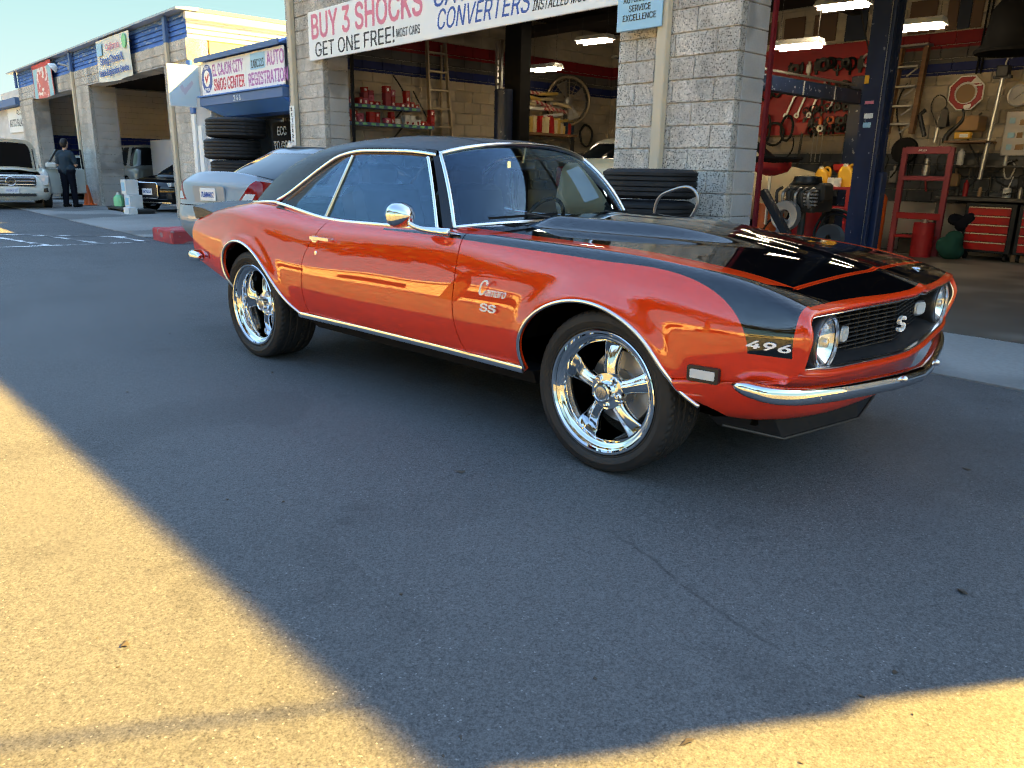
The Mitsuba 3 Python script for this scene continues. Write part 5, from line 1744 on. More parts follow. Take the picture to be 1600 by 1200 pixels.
def make_car(name, label, frame, paint, Lr, Lf, W, belt, roof, cab, wheels, zfront=None, zrear=None, hoodz=None, deckz=None, r=.32, glass='dark_glass', pillars=(.30, .52, .735), hood_open=False, group=None, sill=.22, spokes=7, rimmat='alloy', roofW=.70, turn=0, nu=220):
    """Lr, Lf: tail and nose x. cab: x of (tail of the glasshouse at the belt, nose at the belt, tail at the roof, nose at the roof)."""
    k = thing(name, label, 'car', group)
    zf, zr = zfront or belt - .14, zrear or belt
    hz, dz = hoodz or belt + .05, deckz or belt + .06
    rows = [contour(Lr + .10, Lf - .14, W * .90, sill, zr=sill + .04), contour(Lr + .015, Lf - .02, W * .975, sill + .16, zr=sill + .18), contour(Lr, Lf, W, .52), contour(Lr + .03, Lf - .03, W * .995, (.52 + belt) / 2 + .02, zf=(.52 + zf) / 2 + .03),
            contour(Lr + .06, Lf - .10, W * .965, belt - .04, zr=zr - .06, zf=zf), contour(Lr + .10, Lf - .17, W * .90, belt + .015, zr=zr + .0, zf=zf + .035), contour(Lr + .16, Lf - .26, W * .78, hz - .015, zr=dz - .01, zf=zf + .06), contour(Lr + .2, Lf - .30, W * .40, hz, zr=dz, zf=zf + .07), contour(Lr + .22, Lf - .32, .001, hz + .005, zr=dz, zf=zf + .072)]
    B = Loft(rows, nv=70)
    arch = lambda p: np.minimum.reduce([np.where((np.abs(p[:, 1]) > W * .55), np.hypot(p[:, 0] - c, p[:, 2] - r) - (r + .055), 1.0) for c in wheels])
    hcut = [lambda p: np.maximum(np.maximum(p[:, 2] - 9, (cab[1] - .02) - p[:, 0]), np.maximum(np.abs(p[:, 1]) - W * .74, p[:, 0] - (Lf - .20)))] if hood_open else []
    ctr = ((Lr + Lf) / 2, 0, .55)
    put(k, 'body', frame(both(panel(B, [arch] + hcut, nu=nu, nv=70, skirt=.02, centre=ctr))), paint)
    put(k, 'underbody', frame(box(Lr + .25, Lf - .3, -W * .8, W * .8, sill + .02, belt - .12)), 'void_black', False)
    g = [contour(cab[0] - .02, cab[1] + .03, W * .93, belt - .03, .35, .45), contour(cab[0], cab[1], W * .90, belt + .02, .35, .45), contour(cab[0] * .45 + cab[2] * .55, cab[1] * .42 + cab[3] * .58, W * .80, (belt + roof) / 2 + .03, .30, .40),
         contour(cab[2] - .02, cab[3] + .05, W * roofW, roof - .07, .30, .32), contour(cab[2] + .08, cab[3] - .06, W * (roofW - .08), roof - .02, .30, .3), contour(cab[2] + .2, cab[3] - .2, W * .30, roof, .3, .3), contour(cab[2] + .25, cab[3] - .25, .001, roof + .005, .3, .3)]
    C_ = Loft(g, nv=60)
    lo, hi = C_.vk[1] + .01, C_.vk[3] - .02
    pil = [lambda u, v, q=q, w=w: np.abs(u - q) - w for q, w in zip(pillars, (.022, .008, .014))]
    win = [lambda u, v: v - lo, lambda u, v: hi - v] + pil
    gl = panel(C_, [], nu=240, nv=60, skirt=0, off=-.003, centre=(sum(cab) / 4, 0, belt), uvf=win)
    bodyc = panel(C_, [], nu=240, nv=60, skirt=.01, centre=(sum(cab) / 4, 0, belt), uvf=[lambda u, v: np.maximum.reduce([lo - v, v - hi] + [-f(u, v) for f in pil])])
    put(k, 'cabin', frame(both(bodyc)), paint)
    put(k, 'windows', frame(both(gl)), glass)
    for c in wheels:
        for s in (1, -1):
            put(k, 'wheel_well', frame(box(c - r - .04, c + r + .04, (W - .30) * s, (W - .27) * s, .20, 2 * r + .05)), 'void_black', False)
            simple_wheel(k, frame, c, s, r, .21, W, spokes, rim=rimmat, turn=turn * s if c > 0 else 0)
    return k, B, C_


def plate(k, frame, x, z, s, facing=-1, tint='sign_white', rot=0.0):
    """A licence plate across the tail (facing -1) or the nose."""
    p = put(k, 'licence_plate', frame(box(x - .006, x + .006, -.155, .155, z - .078, z + .078, .004)), tint, False)
    t = text(s, 0, 0, .062, 0, .25, True, .003)
    v = t.vertices.copy()
    v[:, 0] -= v[:, 0].max() / 2
    w = np.c_[np.full(len(v), x) + facing * (.0065 - v[:, 1]), facing * -1 * -v[:, 0] if facing < 0 else -v[:, 0], z - .030 + v[:, 2]]
    if facing < 0:
        w[:, 1] = v[:, 0]
    t.vertices = w
    trimesh.repair.fix_normals(t)
    put(p, 'number', frame(t), 'letter_blue', False)


def car_glossy(n, col, rough=.25):
    gloss(n, col, 1.55)


gloss('silver_paint', (0.52, 0.58, 0.63))
gloss('white_car', (0.88, 0.88, 0.84))
gloss('dark_car', (0.018, 0.020, 0.026))
gloss('grey_car', (0.42, 0.42, 0.40))
gloss('cream_car', (0.92, 0.86, 0.70))

# silver sedan behind the coupe, nose into the left bay
fs = Frame(-10.52, 5.98, 104)
sil, SB, SC = make_car('silver_sedan', 'silver four door sedan parked behind the orange coupe, tail lamps towards the yard', fs, 'silver_paint', -2.28, 2.2, .87, .93, 1.44, (-1.72, 1.15, -.95, .35), (-1.28, 1.33), zrear=1.02, deckz=1.10, hoodz=.95, pillars=(.29, .53, .74))
v0_, v1_ = SB.vk[3] + .004, SB.vk[5] - .004
tv = lambda v: (v - v0_) / (v1_ - v0_)
tl = panel(SB, [], nu=500, nv=200, u=(0, .4), v=(.2, .8), skirt=.01, off=.006, centre=(0, 0, .55), uvf=[lambda u, v: v - v0_, lambda u, v: v1_ - v, lambda u, v: u - (.080 + .07 * tv(v)), lambda u, v: (.225 + .05 * tv(v)) - u])
for m_, in ((tl,), (mirror(tl),)):
    put(sil, 'tail_lamp', fs(m_), 'lens_red', label='red corner tail lamp')
rl = panel(SB, [], nu=500, nv=200, u=(0, .4), v=(.2, .8), skirt=0, off=.0085, centre=(0, 0, .55), uvf=[lambda u, v: v - v0_ - .006, lambda u, v: (v0_ + .28 * (v1_ - v0_)) - v, lambda u, v: u - (.088 + .07 * tv(v)), lambda u, v: (.128 + .07 * tv(v)) - u])
if rl is not None:
    put(sil, 'reverse_lamp', fs(rl), 'lens_clear')
    put(sil, 'reverse_lamp', fs(mirror(rl)), 'lens_clear')
put(sil, 'plate_recess', fs(at(prism(rrect(.62, .21, .03), -.012, .004, 'yz'), -2.245, 0, .83, ry=-.10)), 'silver_paint', 30)
plate(sil, fs, -2.268, .83, '7LMN482')
put(sil, 'bumper_seam', fs(both(panel(SB, [lambda p: p[:, 2] - .685, lambda p: .697 - p[:, 2], lambda p: -1.72 - p[:, 0]], nu=200, nv=400, u=(0, .4), v=(0, .8), skirt=0, off=.0015, centre=(0, 0, .55)))), 'black_matte')
put(sil, 'trunk_seam', fs(both(panel(SC, [lambda p: p[:, 2] - 9, lambda p: p[:, 0]], skirt=0)) if False else tube([(-2.02, .66, 1.068), (-1.80, .70, 1.02)], .004, 6)), 'black_matte', True)
put(sil, 'fuel_door', fs(tube([(-1.52 + .075 * math.cos(a), .872, .86 + .065 * math.sin(a)) for a in np.linspace(0, 2 * np.pi, 24, endpoint=False)], .003, 6, closed=True)), 'black_matte', True)

# white open-bonnet wagon at the far left
fw = Frame(-25.7, 4.25, -7)
wsuv, WB, WC = make_car('white_wagon', 'white boxy estate car with open bonnet, facing the yard at the far left', fw, 'white_car', -2.2, 2.25, .93, 1.0, 1.55, (-2.05, 1.05, -1.85, .30), (-1.38, 1.38), zfront=.82, hoodz=.98, r=.35, hood_open=True)
put(wsuv, 'engine', fw(cat(box(.95, 1.9, -.62, .62, .65, .83, .03), box(1.2, 1.7, -.25, .25, .82, .90, .03), box(1.0, 1.3, -.6, -.3, .8, .89, .03))), 'black_plastic', False)
hd2 = Frame(0, 0, 0)
hr = [[(1.0 + .02 * 0, s * .66, 1.10), (.95, s * .66, 1.14)] for s in (1, -1)]
tt = np.linspace(0, 1, 16)


def bonnet(w0, lift, t0, t1):
    return ribbon([np.array([(1.02 + .40 * q, y, 0.98 + .74 * q + .06 * math.sin(q * 3.14) - .05 * (y / w0) ** 2 + lift) for y in np.linspace(-1, 1, 25) * w0 * (1 - .10 * q) * max(1 - max(q - .62, 0) ** 2 * 3.2, .3) ** .5]) for q in t0 + (t1 - t0) * tt])


put(wsuv, 'open_bonnet', fw(cat(bonnet(.74, 0, 0, 1), bonnet(.74, .02, 0, 1))), 'white_car', 40, label='raised white bonnet')
put(wsuv, 'bonnet_lining', fw(at(bonnet(.60, 0, .10, .90), .016, 0, -.012)), 'black_matte', 40)
for s in (1, -1):
    put(wsuv, 'bonnet_strut', fw(rod((1.15, .66 * s, .98), (1.30, .62 * s, 1.50), .012)), 'iron', 30)
gm = put(wsuv, 'grille', fw(at(prism(rrect(1.10, .24, .05), 0, .03, 'yz'), 2.225, 0, .70)), 'black_plastic', 30)
for z in (.62, .70, .78):
    put(gm, 'bar', fw(box(2.248, 2.278, -.53, .53, z - .016, z + .016, .006)), 'chrome', False)
an = np.linspace(0, 2 * np.pi, 32, endpoint=False)
put(wsuv, 'badge', fw(cat(tube([(2.29, .105 * math.cos(a), .70 + .105 * math.sin(a)) for a in an], .012, 8, closed=True), *[beam((2.29, 0, .70), (2.29, .1 * math.sin(a), .70 + .1 * math.cos(a)), .018) for a in (0, 2.094, 4.189)])), 'chrome', 30)
for s in (1, -1):
    h_ = put(wsuv, 'headlight', fw(at(prism([(-.17, -.11), (.14, -.13), (.17, .10), (-.10, .12)] if s > 0 else [(.17, -.11), (-.14, -.13), (-.17, .10), (.10, .12)], -.06, .05, 'yz'), 2.10, .70 * s, .74, rz=-.35 * s)), 'lens_clear', 30)
    put(wsuv, 'fog_lamp', fw(at(box(-.05, .03, -.10, .10, -.05, .05, .01), 2.12, .70 * s, .48, rz=-.4 * s)), 'black_plastic', False)
put(wsuv, 'air_intake', fw(box(2.16, 2.262, -.52, .52, .33, .40, .01)), 'black_plastic', False)
plate(wsuv, fw, 2.275, .48, '6FGH210', 1)
# its open front door, on the side towards the shop
drp = cat(box(-.02, .02, 0, 1.02, .35, 1.02, .015))
dwin = cat(beam((0, 0.02, 1.0), (0, .35, 1.50), .04), beam((0, .35, 1.50), (0, .98, 1.52), .04), beam((0, .98, 1.52), (0, 1.0, 1.0), .04))
dk_ = put(wsuv, 'open_door', fw(at(drp, .72, -.90, 0, rz=2.85)), 'white_car', False, label='front door standing open')
put(dk_, 'frame', fw(at(dwin, .72, -.90, 0, rz=2.85)), 'black_plastic', False)
put(wsuv, 'door_mirror', fw(at(box(-.05, .08, -.13, .13, -.07, .07, .03), .80, -1.05, 1.10)), 'white_car', 30)

# dark saloon and grey pickup in the second left bay, pale car behind the man
fa = Frame(-21.9, 8.3, -62)
aud, AB, AC = make_car('dark_saloon', 'black saloon nosing out of the second left bay', fa, 'dark_car', -2.2, 2.1, .88, .90, 1.38, (-1.6, 1.2, -.9, .4), (-1.3, 1.3), zfront=.74, hoodz=.92)
put(aud, 'grille', fa(at(prism(rrect(.62, .36, .06), 0, .03, 'yz'), 2.085, 0, .55)), 'black_plastic', 30)
put(aud, 'grille_frame', fa(at(tube([(0, a, b) for a, b in rrect(.64, .38, .06)], .014, 6, closed=True), 2.115, 0, .55)), 'chrome', 30)
for s in (1, -1):
    put(aud, 'headlight', fa(at(prism([(-.20 * s, -.05), (.20 * s, -.02), (.22 * s, .07), (-.18 * s, .05)][::s], -.06, .05, 'yz'), 1.96, .58 * s, .68, rz=-.45 * s)), 'lens_clear', 30)
    put(aud, 'lower_grille', fa(at(box(-.05, .03, -.18, .18, -.07, .07, .01), 2.03, .58 * s, .42, rz=-.3 * s)), 'black_plastic', False)
put(aud, 'lower_trim', fa(box(2.07, 2.10, -.7, .7, .25, .275, .004)), 'chrome', False)
plate(aud, fa, 2.125, .52, '8KTR055', 1)
fp = Frame(-29.5, 8.9, 182)
pk, PB, PC = make_car('grey_pickup', 'grey utility vehicle standing across the second left bay behind the dark saloon', fp, 'grey_car', -2.5, 2.4, .95, 1.08, 1.78, (-2.3, 1.2, -2.1, .55), (-1.45, 1.5), zfront=1.0, hoodz=1.16, r=.38)
fq = Frame(-30.6, 7.3, -28)
pc, QB, QC = make_car('pale_saloon', 'pale car in the first left bay behind the standing man', fq, 'white_car', -2.2, 2.1, .88, .92, 1.42, (-1.6, 1.2, -.9, .4), (-1.3, 1.3), zfront=.76, hoodz=.94)
put(pc, 'grille', fq(box(2.05, 2.11, -.45, .45, .48, .68, .02)), 'chrome', False)
# cars in the right bay and the middle of the shop
fc = Frame(-7.15, 10.2, 84, 0.36)
cc, CB, CCb = make_car('cream_sedan', 'cream white sedan parked in the right service bay behind the block pier', fc, 'cream_car', -2.3, 2.2, .88, .95, 1.47, (-1.7, 1.15, -.95, .35), (-1.3, 1.33), zfront=.80, hoodz=1.0)
put(cc, 'door_handle', fc(box(-.35, -.17, .875, .90, .86, .885, .008)), 'chrome', False)
put(cc, 'door_seam', fc(cat(tube([(-.10, .885, .35), (-.10, .885, .70), (-.08, .868, .92)], .004, 6))), 'black_matte', True)
fm = Frame(-8.15, 10.9, 91, 0.2)
mc, MB_, MC = make_car('white_hatchback', 'white car in the left service bay seen through the windshield of the coupe', fm, 'white_car', -2.2, 2.1, .88, .98, 1.50, (-2.0, 1.1, -1.6, .3), (-1.3, 1.3), zrear=1.02, deckz=1.05)
plate(mc, fm, -2.19, .86, '8BHU347')
for s in (1, -1):
    put(mc, 'tail_lamp', fm(at(box(-.04, .12, -.10, .10, -.15, .15, .03), -2.08, .70 * s, .92)), 'lens_red', 30)


# ------------------------------------------------------------------ inside the shop: lamps
mat('tube_glow', {'type': 'diffuse', 'reflectance': rgb((0.8, 0.8, 0.8))})
GLOW = {'type': 'area', 'radiance': rgb((2.5, 2.05, 1.35))}
for i, (x, y, z, a, lab) in enumerate(((-5.75, 10.0, 2.83, .12, 'lit twin tube shop light above the red pegboard'), (-5.2, 10.0, 3.24, .12, 'highest lit twin tube shop light in the right bay'), (-4.28, 10.0, 2.90, .12, 'lit twin tube shop light right of the blue lift post'),
                                       (-9.35, 10.0, 3.25, .12, 'lit twin tube shop light nearest the block pier in the left bay'), (-10.5, 10.0, 2.91, .12, 'lit twin tube shop light above the cluttered shelf'))):
    k = thing('shop_light', lab, 'lamp')
    put(k, 'housing', at(hull([(-.30, -.10, .07), (.30, -.10, .07), (-.30, .10, .07), (.30, .10, .07), (-.31, -.16, 0), (.31, -.16, 0), (-.31, .16, 0), (.31, .16, 0)]), x, y, z, a), 'white_paint', False)
    for q in (-.085, .085):
        put(k, 'tube', at(rod((-.28, q, -.025), (.28, q, -.025), .019, 10), x, y, z, a), 'tube_glow', 40, emitter=GLOW)
    for q in (-.25, .25):
        put(k, 'chain', at(rod((q, 0, .07), (q, 0, 4.1 - z), .004, 5), x, y, z, a), 'iron', False)

# lift posts and runway
lp = thing('lift_post', 'tall dark blue vehicle lift post in the right bay', 'vehicle lift')
put(lp, 'column', prism([(-4.03, 8.38), (-3.82, 8.38), (-3.82, 8.44), (-3.86, 8.44), (-3.86, 8.58), (-3.82, 8.58), (-3.82, 8.64), (-4.03, 8.64)], 0.03, 4.1, 'xy'), 'lift_blue', False)
put(lp, 'flange', box(-3.82, -3.785, 8.35, 8.40, .03, 4.1, .004), 'lift_blue', False)
put(lp, 'carriage', box(-3.855, -3.74, 8.445, 8.575, .35, 1.25, .01), 'lift_blue', False)
put(lp, 'cable', rod((-3.83, 8.37, .2), (-3.83, 8.37, 4.0), .006, 6), 'steel', False)
put(lp, 'base_plate', box(-4.35, -3.65, 8.2, 8.9, .016, .03, .004), 'lift_blue', False)
put(lp, 'warning_label', box(-3.98, -3.89, 8.372, 8.379, 1.78, 1.83), 'sign_white', False)
put(lp, 'warning_label', box(-3.98, -3.90, 8.372, 8.379, 1.69, 1.74), 'sign_blue', False)
put(lp, 'warning_label', box(-3.99, -3.90, 8.372, 8.379, 1.92, 1.95), 'letter_pink', False)
put(lp, 'lock_pin', box(-4.02, -3.98, 8.365, 8.379, 2.12, 2.2), 'yellow_plastic', False)
rw_ = thing('lift_runway', 'raised blue steel lift runway reaching from the block pier to the back wall', 'vehicle lift')
put(rw_, 'beam', box(-6.14, -6.0, 7.3, 12.45, 2.285, 2.475, .008), 'lift_blue', False)
put(rw_, 'deck', box(-6.55, -6.08, 7.3, 12.45, 2.475, 2.50), 'iron', False)
put(rw_, 'guide_rail', box(-6.06, -6.03, 7.3, 12.3, 2.53, 2.56), 'steel', False)
for y in (9.6, 10.7, 11.6):
    put(rw_, 'weld_strap', box(-6.0, -5.992, y, y + .02, 2.29, 2.47), 'metal_grey', False)
put(rw_, 'hose', tube(spath([(-6.1, 12.2, 2.52), (-6.02, 12.5, 2.50), (-6.0, 12.7, 2.62), (-6.05, 12.75, 2.9), (-6.1, 12.75, 4.0)], 30), .012, 6), 'rubber', True)
put(rw_, 'end_post', box(-6.2, -5.98, 12.47, 12.7, .02, 2.7, .01), 'lift_blue', False)
mp_ = thing('lift_post', 'black lift column with a pale blue cylinder in the left bay', 'vehicle lift')
put(mp_, 'cylinder', at(lathe([(0, .02), (.155, .02), (.155, 2.47), (.14, 2.49), (0, 2.49)], 32), -10.42, 9.0, 0), 'lift_blue', 40)
put(mp_, 'column', box(-10.62, -10.22, 9.18, 9.42, .02, 4.1, .01), 'black_matte', False)
for x in (-10.86, -10.76):
    put(mp_, 'track', box(x - .025, x + .025, 9.20, 9.25, .1, 3.3), 'steel', False)
for i in range(28):
    put(mp_, 'rung', box(-10.84, -10.78, 9.21, 9.24, .3 + i * .1, .33 + i * .1), 'iron', False)

# boards high on the back wall
for i, (x0, x1, z0, z1, m) in enumerate(((-8.86, -8.48, 3.55, 3.93, 'brown_board'), (-8.34, -7.94, 3.53, 3.96, 'brown_board'), (-7.76, -7.34, 3.50, 3.95, 'brown_board'), (-7.17, -6.80, 3.46, 3.95, 'navy_board'), (-6.10, -5.68, 3.46, 3.95, 'brown_board'), (-5.52, -5.36, 3.46, 3.93, 'brown_board'), (-5.35, -5.17, 3.46, 3.93, 'navy_board'), (-5.16, -5.0, 3.46, 3.93, 'brown_board'))):
    o = ['first', 'second', 'third', 'fourth', 'fifth', 'sixth', 'seventh', 'eighth'][i]
    c = {'brown_board': 'brown', 'navy_board': 'dark blue'}[m]
    solo('wall_board', box(x0, x1, 13.97, 13.995, z0, z1, .004), m, f'{o} upright panel from the pier, {c}, high on the back wall', 'panel', False)

# the red pegboard and what hangs on it
peg = thing('pegboard', 'red pegboard of tools on the back wall of the right bay', 'tool board')
put(peg, 'panel', box(-9.05, -6.55, 13.965, 13.995, 1.92, 3.43), 'red_steel', False)
put(peg, 'frame', box(-9.05, -6.55, 13.94, 13.964, 1.90, 1.93), 'wood', False)
r = np.random.default_rng(3)
for z, x0, x1, n_, rr in ((3.10, -8.2, -6.6, 12, .095), (2.74, -7.75, -6.6, 14, .06), (2.55, -7.3, -6.6, 10, .065), (2.37, -7.75, -6.6, 15, .06), (2.17, -7.75, -6.6, 15, .06), (2.02, -7.6, -6.6, 12, .065)):
    row = {3.10: 'top', 2.74: 'second', 2.55: 'third', 2.37: 'fourth', 2.17: 'fifth', 2.02: 'lowest'}[z]
    for i in range(n_):
        x = x0 + (x1 - x0) * (i + .5) / n_ + r.normal() * .015
        q = rr * (.75 + .5 * r.random())
        zz = z + r.normal() * .015
        or_ = row == 'fifth' and i in (4, 7)
        nut = int(r.integers(0, 3))
        if nut == 0:
            g = at(lathe([(q * .45, -.03), (q, -.035), (q, -.01), (q * .8, 0), (q, .01), (q, .035), (q * .45, .03)], 20, 'y'), x, 13.92, zz)
        elif nut == 1:
            g = cat(at(tube([(q * .9 * math.cos(a), 0, q * .9 * math.sin(a)) for a in np.linspace(0, 6.283, 16, endpoint=False)], q * .2, 6, True), x, 13.93, zz), rod((x, 13.93, zz), (x, 13.93, zz - q * 1.7), q * .22, 8))
        else:
            g = cat(box(x - q * .5, x + q * .5, 13.90, 13.95, zz - q, zz + q * .6, .01), rod((x, 13.93, zz - q * 1.6), (x, 13.93, zz + q), q * .3, 8))
        if or_:
            solo('orange_puller', g, 'orange_steel', {4: 'left', 7: 'right'}[i] + ' orange ring shaped puller among the dark parts on the pegboard', 'tool', 30)
        else:
            solo('hanging_part', g, ['iron', 'black_plastic', 'iron', 'black_plastic', 'black_matte', 'steel'][int(r.integers(0, 6))], f'{ORD[i]} metal part from the left in the {row} row of the red pegboard', 'tool', 30, group='metal parts on the red pegboard')
lv = thing('spirit_level', 'long pale aluminium level hanging at the left edge of the pegboard', 'level')
put(lv, 'rail', cat(box(-8.83, -8.805, 13.92, 13.96, 1.90, 2.88), box(-8.745, -8.72, 13.92, 13.96, 1.90, 2.88), *[box(-8.806, -8.744, 13.925, 13.955, z, z + .05) for z in (1.90, 2.12, 2.36, 2.60, 2.83)]), 'alloy', False)
for i, x in enumerate((-8.02, -7.80, -7.56)):
    solo('big_spanner', cat(beam((x - .07, 13.93, 2.30), (x + .06, 13.93, 2.62), .035, .02, (0, 1, 0)), at(lathe([(.02, -.012), (.05, -.012), (.05, .012), (.02, .012)], 16, 'y', True), x - .085, 13.93, 2.27), at(lathe([(.02, -.012), (.055, -.012), (.055, .012), (.02, .012)], 16, 'y', True), x + .08, 13.93, 2.65)), 'steel', ['left', 'middle', 'right'][i] + ' of three big bright spanners on the pegboard', 'spanner', 30)
cl = thing('strap_clamp', 'bright curved clamp hanging right of the three spanners', 'clamp')
put(cl, 'band', tube([(-7.33 + .11 * math.cos(a), 13.92, 2.48 + .13 * math.sin(a)) for a in np.linspace(-1.4, 1.6, 14)], .022, 8), 'alloy', True)
put(cl, 'screw', rod((-7.42, 13.92, 2.42), (-7.42, 13.92, 2.6), .02), 'iron', 30)
for i, (x, z, a_, b_) in enumerate(((-8.55, 2.72, .12, .16), (-8.32, 2.74, .10, .12), (-8.08, 2.78, .07, .09), (-8.45, 2.05, .07, .24), (-8.28, 1.95, .20, .20), (-8.02, 2.05, .12, .22))):
    solo('drive_belt', tube([(x + a_ * math.cos(t_), 13.92 - .01 * i, z + b_ * math.sin(t_)) for t_ in np.linspace(0, 6.283, 30, endpoint=False)], .022, 7, True), 'rubber', ['largest black belt loop hanging top left on the pegboard', 'second black belt loop at the top of the pegboard', 'small black belt loop at the top of the pegboard', 'long narrow black belt low on the pegboard', 'wide black hose loop hanging below the pegboard', 'black belt loop right of the wide hose loop'][i], 'belt', True)
rj = thing('red_hammer', 'red headed long handled tool hanging below the three spanners', 'tool')
put(rj, 'head', hull([(-7.86, 13.9, 2.14), (-7.62, 13.9, 2.14), (-7.80, 13.9, 1.95), (-7.68, 13.9, 1.95), (-7.84, 13.95, 2.2), (-7.64, 13.95, 2.2)]), 'red_gloss', False)
put(rj, 'handle', rod((-7.73, 13.92, 1.98), (-7.76, 13.92, 1.35), .022), 'iron', 30)
for i, x in enumerate((-7.50, -7.42, -7.33)):
    solo('thin_rod', rod((x, 13.93, 2.1), (x - .01, 13.93, 1.45), .010, 8), 'steel', f'{ORD[i]} of three thin bright rods hanging under the pegboard', 'tool', 30, group='thin rods under the pegboard')
bt_ = solo('blue_package', box(-9.22, -8.95, 13.85, 13.98, 2.12, 2.46, .02), 'letter_blue', 'blue patterned package on a box by the red door rail', 'package', False)
solo('yellow_carton', box(-9.3, -8.93, 13.6, 13.97, 1.75, 2.10, .01), 'tan_paint', 'plain yellowish carton under the blue package', 'box', False)
solo('dark_bin', box(-9.3, -8.9, 13.5, 13.98, 1.2, 1.745, .01), 'iron', 'dark bin under the yellowish carton at the back wall', 'bin', False)

# ladder, stop sign, clock and pipes on the right part of the back wall
wl_ = thing('wooden_ladder', 'brown step ladder with pale treads hanging on the back wall', 'ladder')
for x0, x1 in ((-6.10, -6.13), (-5.70, -5.73)):
    put(wl_, 'rail', beam((x0, 13.86, 3.24), (x1 + .0, 13.80, 1.9), .07, .11, (0, 1, 0)), 'wood', False)
put(wl_, 'top_step', box(-6.16, -5.64, 13.72, 13.95, 3.24, 3.275, .006), 'metal_grey', False)
for z in (2.92, 2.62, 2.32, 2.04):
    put(wl_, 'tread', box(-6.08, -5.75, 13.72, 13.90, z, z + .035, .004), 'metal_grey', False)
    put(wl_, 'brace', beam((-5.76, 13.75, z - .01), (-5.92, 13.75, z - .13), .02, .02), 'metal_grey', False)
sg = thing('octagon_sign', 'old red octagonal stop sign with a brown disc stuck over its middle', 'sign')
oc_ = [(.275 * math.cos(math.radians(22.5 + 45 * i)), .275 * math.sin(math.radians(22.5 + 45 * i))) for i in range(8)]
put(sg, 'border', at(prism(oc_, -.006, .006), -5.03, 13.90, 2.50), 'sign_white', False)
put(sg, 'plate', at(prism([(a * .93, b * .93) for a, b in oc_], -.010, -.006), -5.03, 13.90, 2.50), 'red_steel', False)
put(sg, 'ring', at(lathe([(.0, -.013), (.165, -.013), (.165, -.010)], 32, 'y'), -5.03, 13.90, 2.50), 'cream_siding', False)
put(sg, 'disc', at(lathe([(0, -.03), (.08, -.026), (.14, -.014)], 32, 'y'), -5.03, 13.90, 2.49), 'card_brown', 40)
put(sg, 'note', at(prism([(.04, .14), (.13, .24), (.20, .13)], -.016, -.0135), -5.03, 13.90, 2.50), 'sign_white', False)
put(sg, 'note', at(prism([(.10, .09), (.22, .10), (.22, .12), (.10, .11)], -.016, -.0135), -5.03, 13.90, 2.50), 'sign_white', False)
put(sg, 'note', at(prism([(.0, -.25), (.10, -.22), (.10, -.16), (.0, -.18)], -.016, -.0135), -5.03, 13.90, 2.50), 'sign_white', False)
for i, x in enumerate((-4.95, -4.89)):
    solo('conduit', rod((x, 13.96, 2.78), (x + .03, 13.96, 4.05), .016, 8), 'black_matte', ['left', 'right'][i] + ' black upright conduit above the octagonal sign', 'pipe', 30, group='conduits above the octagonal sign')
wc = thing('wall_clock', 'round pale wall clock at the right edge of the back wall', 'clock')
put(wc, 'case', at(lathe([(0, 0), (.15, 0), (.165, -.02), (.16, -.035), (.14, -.03)], 36, 'y'), -4.30, 13.985, 2.43), 'steel', 40)
put(wc, 'face', at(lathe([(0, -.026), (.14, -.026)], 36, 'y'), -4.30, 13.985, 2.43), 'cream_siding', False)
for a in (.9, 4.0):
    put(wc, 'hand', beam((-4.30, 13.954, 2.43), (-4.30 + .09 * math.sin(a), 13.954, 2.43 + .09 * math.cos(a)), .012, .004), 'black_matte', False)
ps = thing('steel_post', 'pale steel jack post with black clamp standing right of the octagonal sign', 'post')
put(ps, 'tube', rod((-4.56, 13.7, 1.2), (-4.48, 13.7, 2.72), .032), 'alloy', 30)
put(ps, 'clamp', cat(box(-4.56, -4.40, 13.62, 13.78, 2.68, 2.84, .01), box(-4.60, -4.36, 13.65, 13.75, 2.66, 2.70)), 'black_plastic', False)
put(ps, 'hook', tube(spath([(-4.46, 13.7, 2.84), (-4.46, 13.7, 2.92), (-4.42, 13.7, 2.97), (-4.40, 13.7, 2.93)], 12), .012, 6), 'steel', True)
eh = thing('exhaust_hood', 'large black bell shaped hood hanging at the top right of the right bay', 'hood')
put(eh, 'bell', at(lathe([(.0, .62), (.18, .60), (.27, .48), (.31, .2), (.33, .08), (.42, .0), (.40, -.03), (.30, .02), (.05, .1)], 32), -3.72, 11.5, 2.74), 'black_matte', 40)
put(eh, 'hanger', rod((-3.72, 11.5, 3.3), (-3.72, 11.5, 4.1), .02), 'iron', 30)
pb = thing('parts_board', 'pale display board of small hanging parts under the wall clock', 'board')
put(pb, 'panel', box(-4.42, -3.75, 13.95, 13.985, 1.56, 2.20, .01), 'cream_siding', False)
for i in range(14):
    x, z = -4.36 + .13 * (i % 5) + .02 * r.random(), 2.08 - .19 * (i // 5) + .03 * r.random()
    put(pb, 'packet', box(x, x + .06 + .05 * r.random(), 13.93, 13.949, z - .08, z, .003), ['sign_blue', 'card_brown', 'sign_white', 'steel', 'tan_paint'][i % 5], False)
solo('brown_carton', box(-5.0, -4.68, 13.6, 13.96, 1.92, 2.14, .01), 'card_brown', 'brown carton on the dark shelf left of the steel post', 'box', False)
yl = solo('yellow_case', box(-4.98, -4.74, 13.55, 13.62, 1.80, 1.90, .01), 'yellow_plastic', 'yellow and white case under the brown carton', 'box', False)
put(yl, 'label', box(-4.90, -4.78, 13.545, 13.549, 1.82, 1.87), 'sign_white', False)
solo('shelf_plank', box(-5.1, -4.5, 13.5, 13.99, 1.74, 1.77, .004), 'wood', 'wooden shelf plank left of the steel post', 'shelf', False)
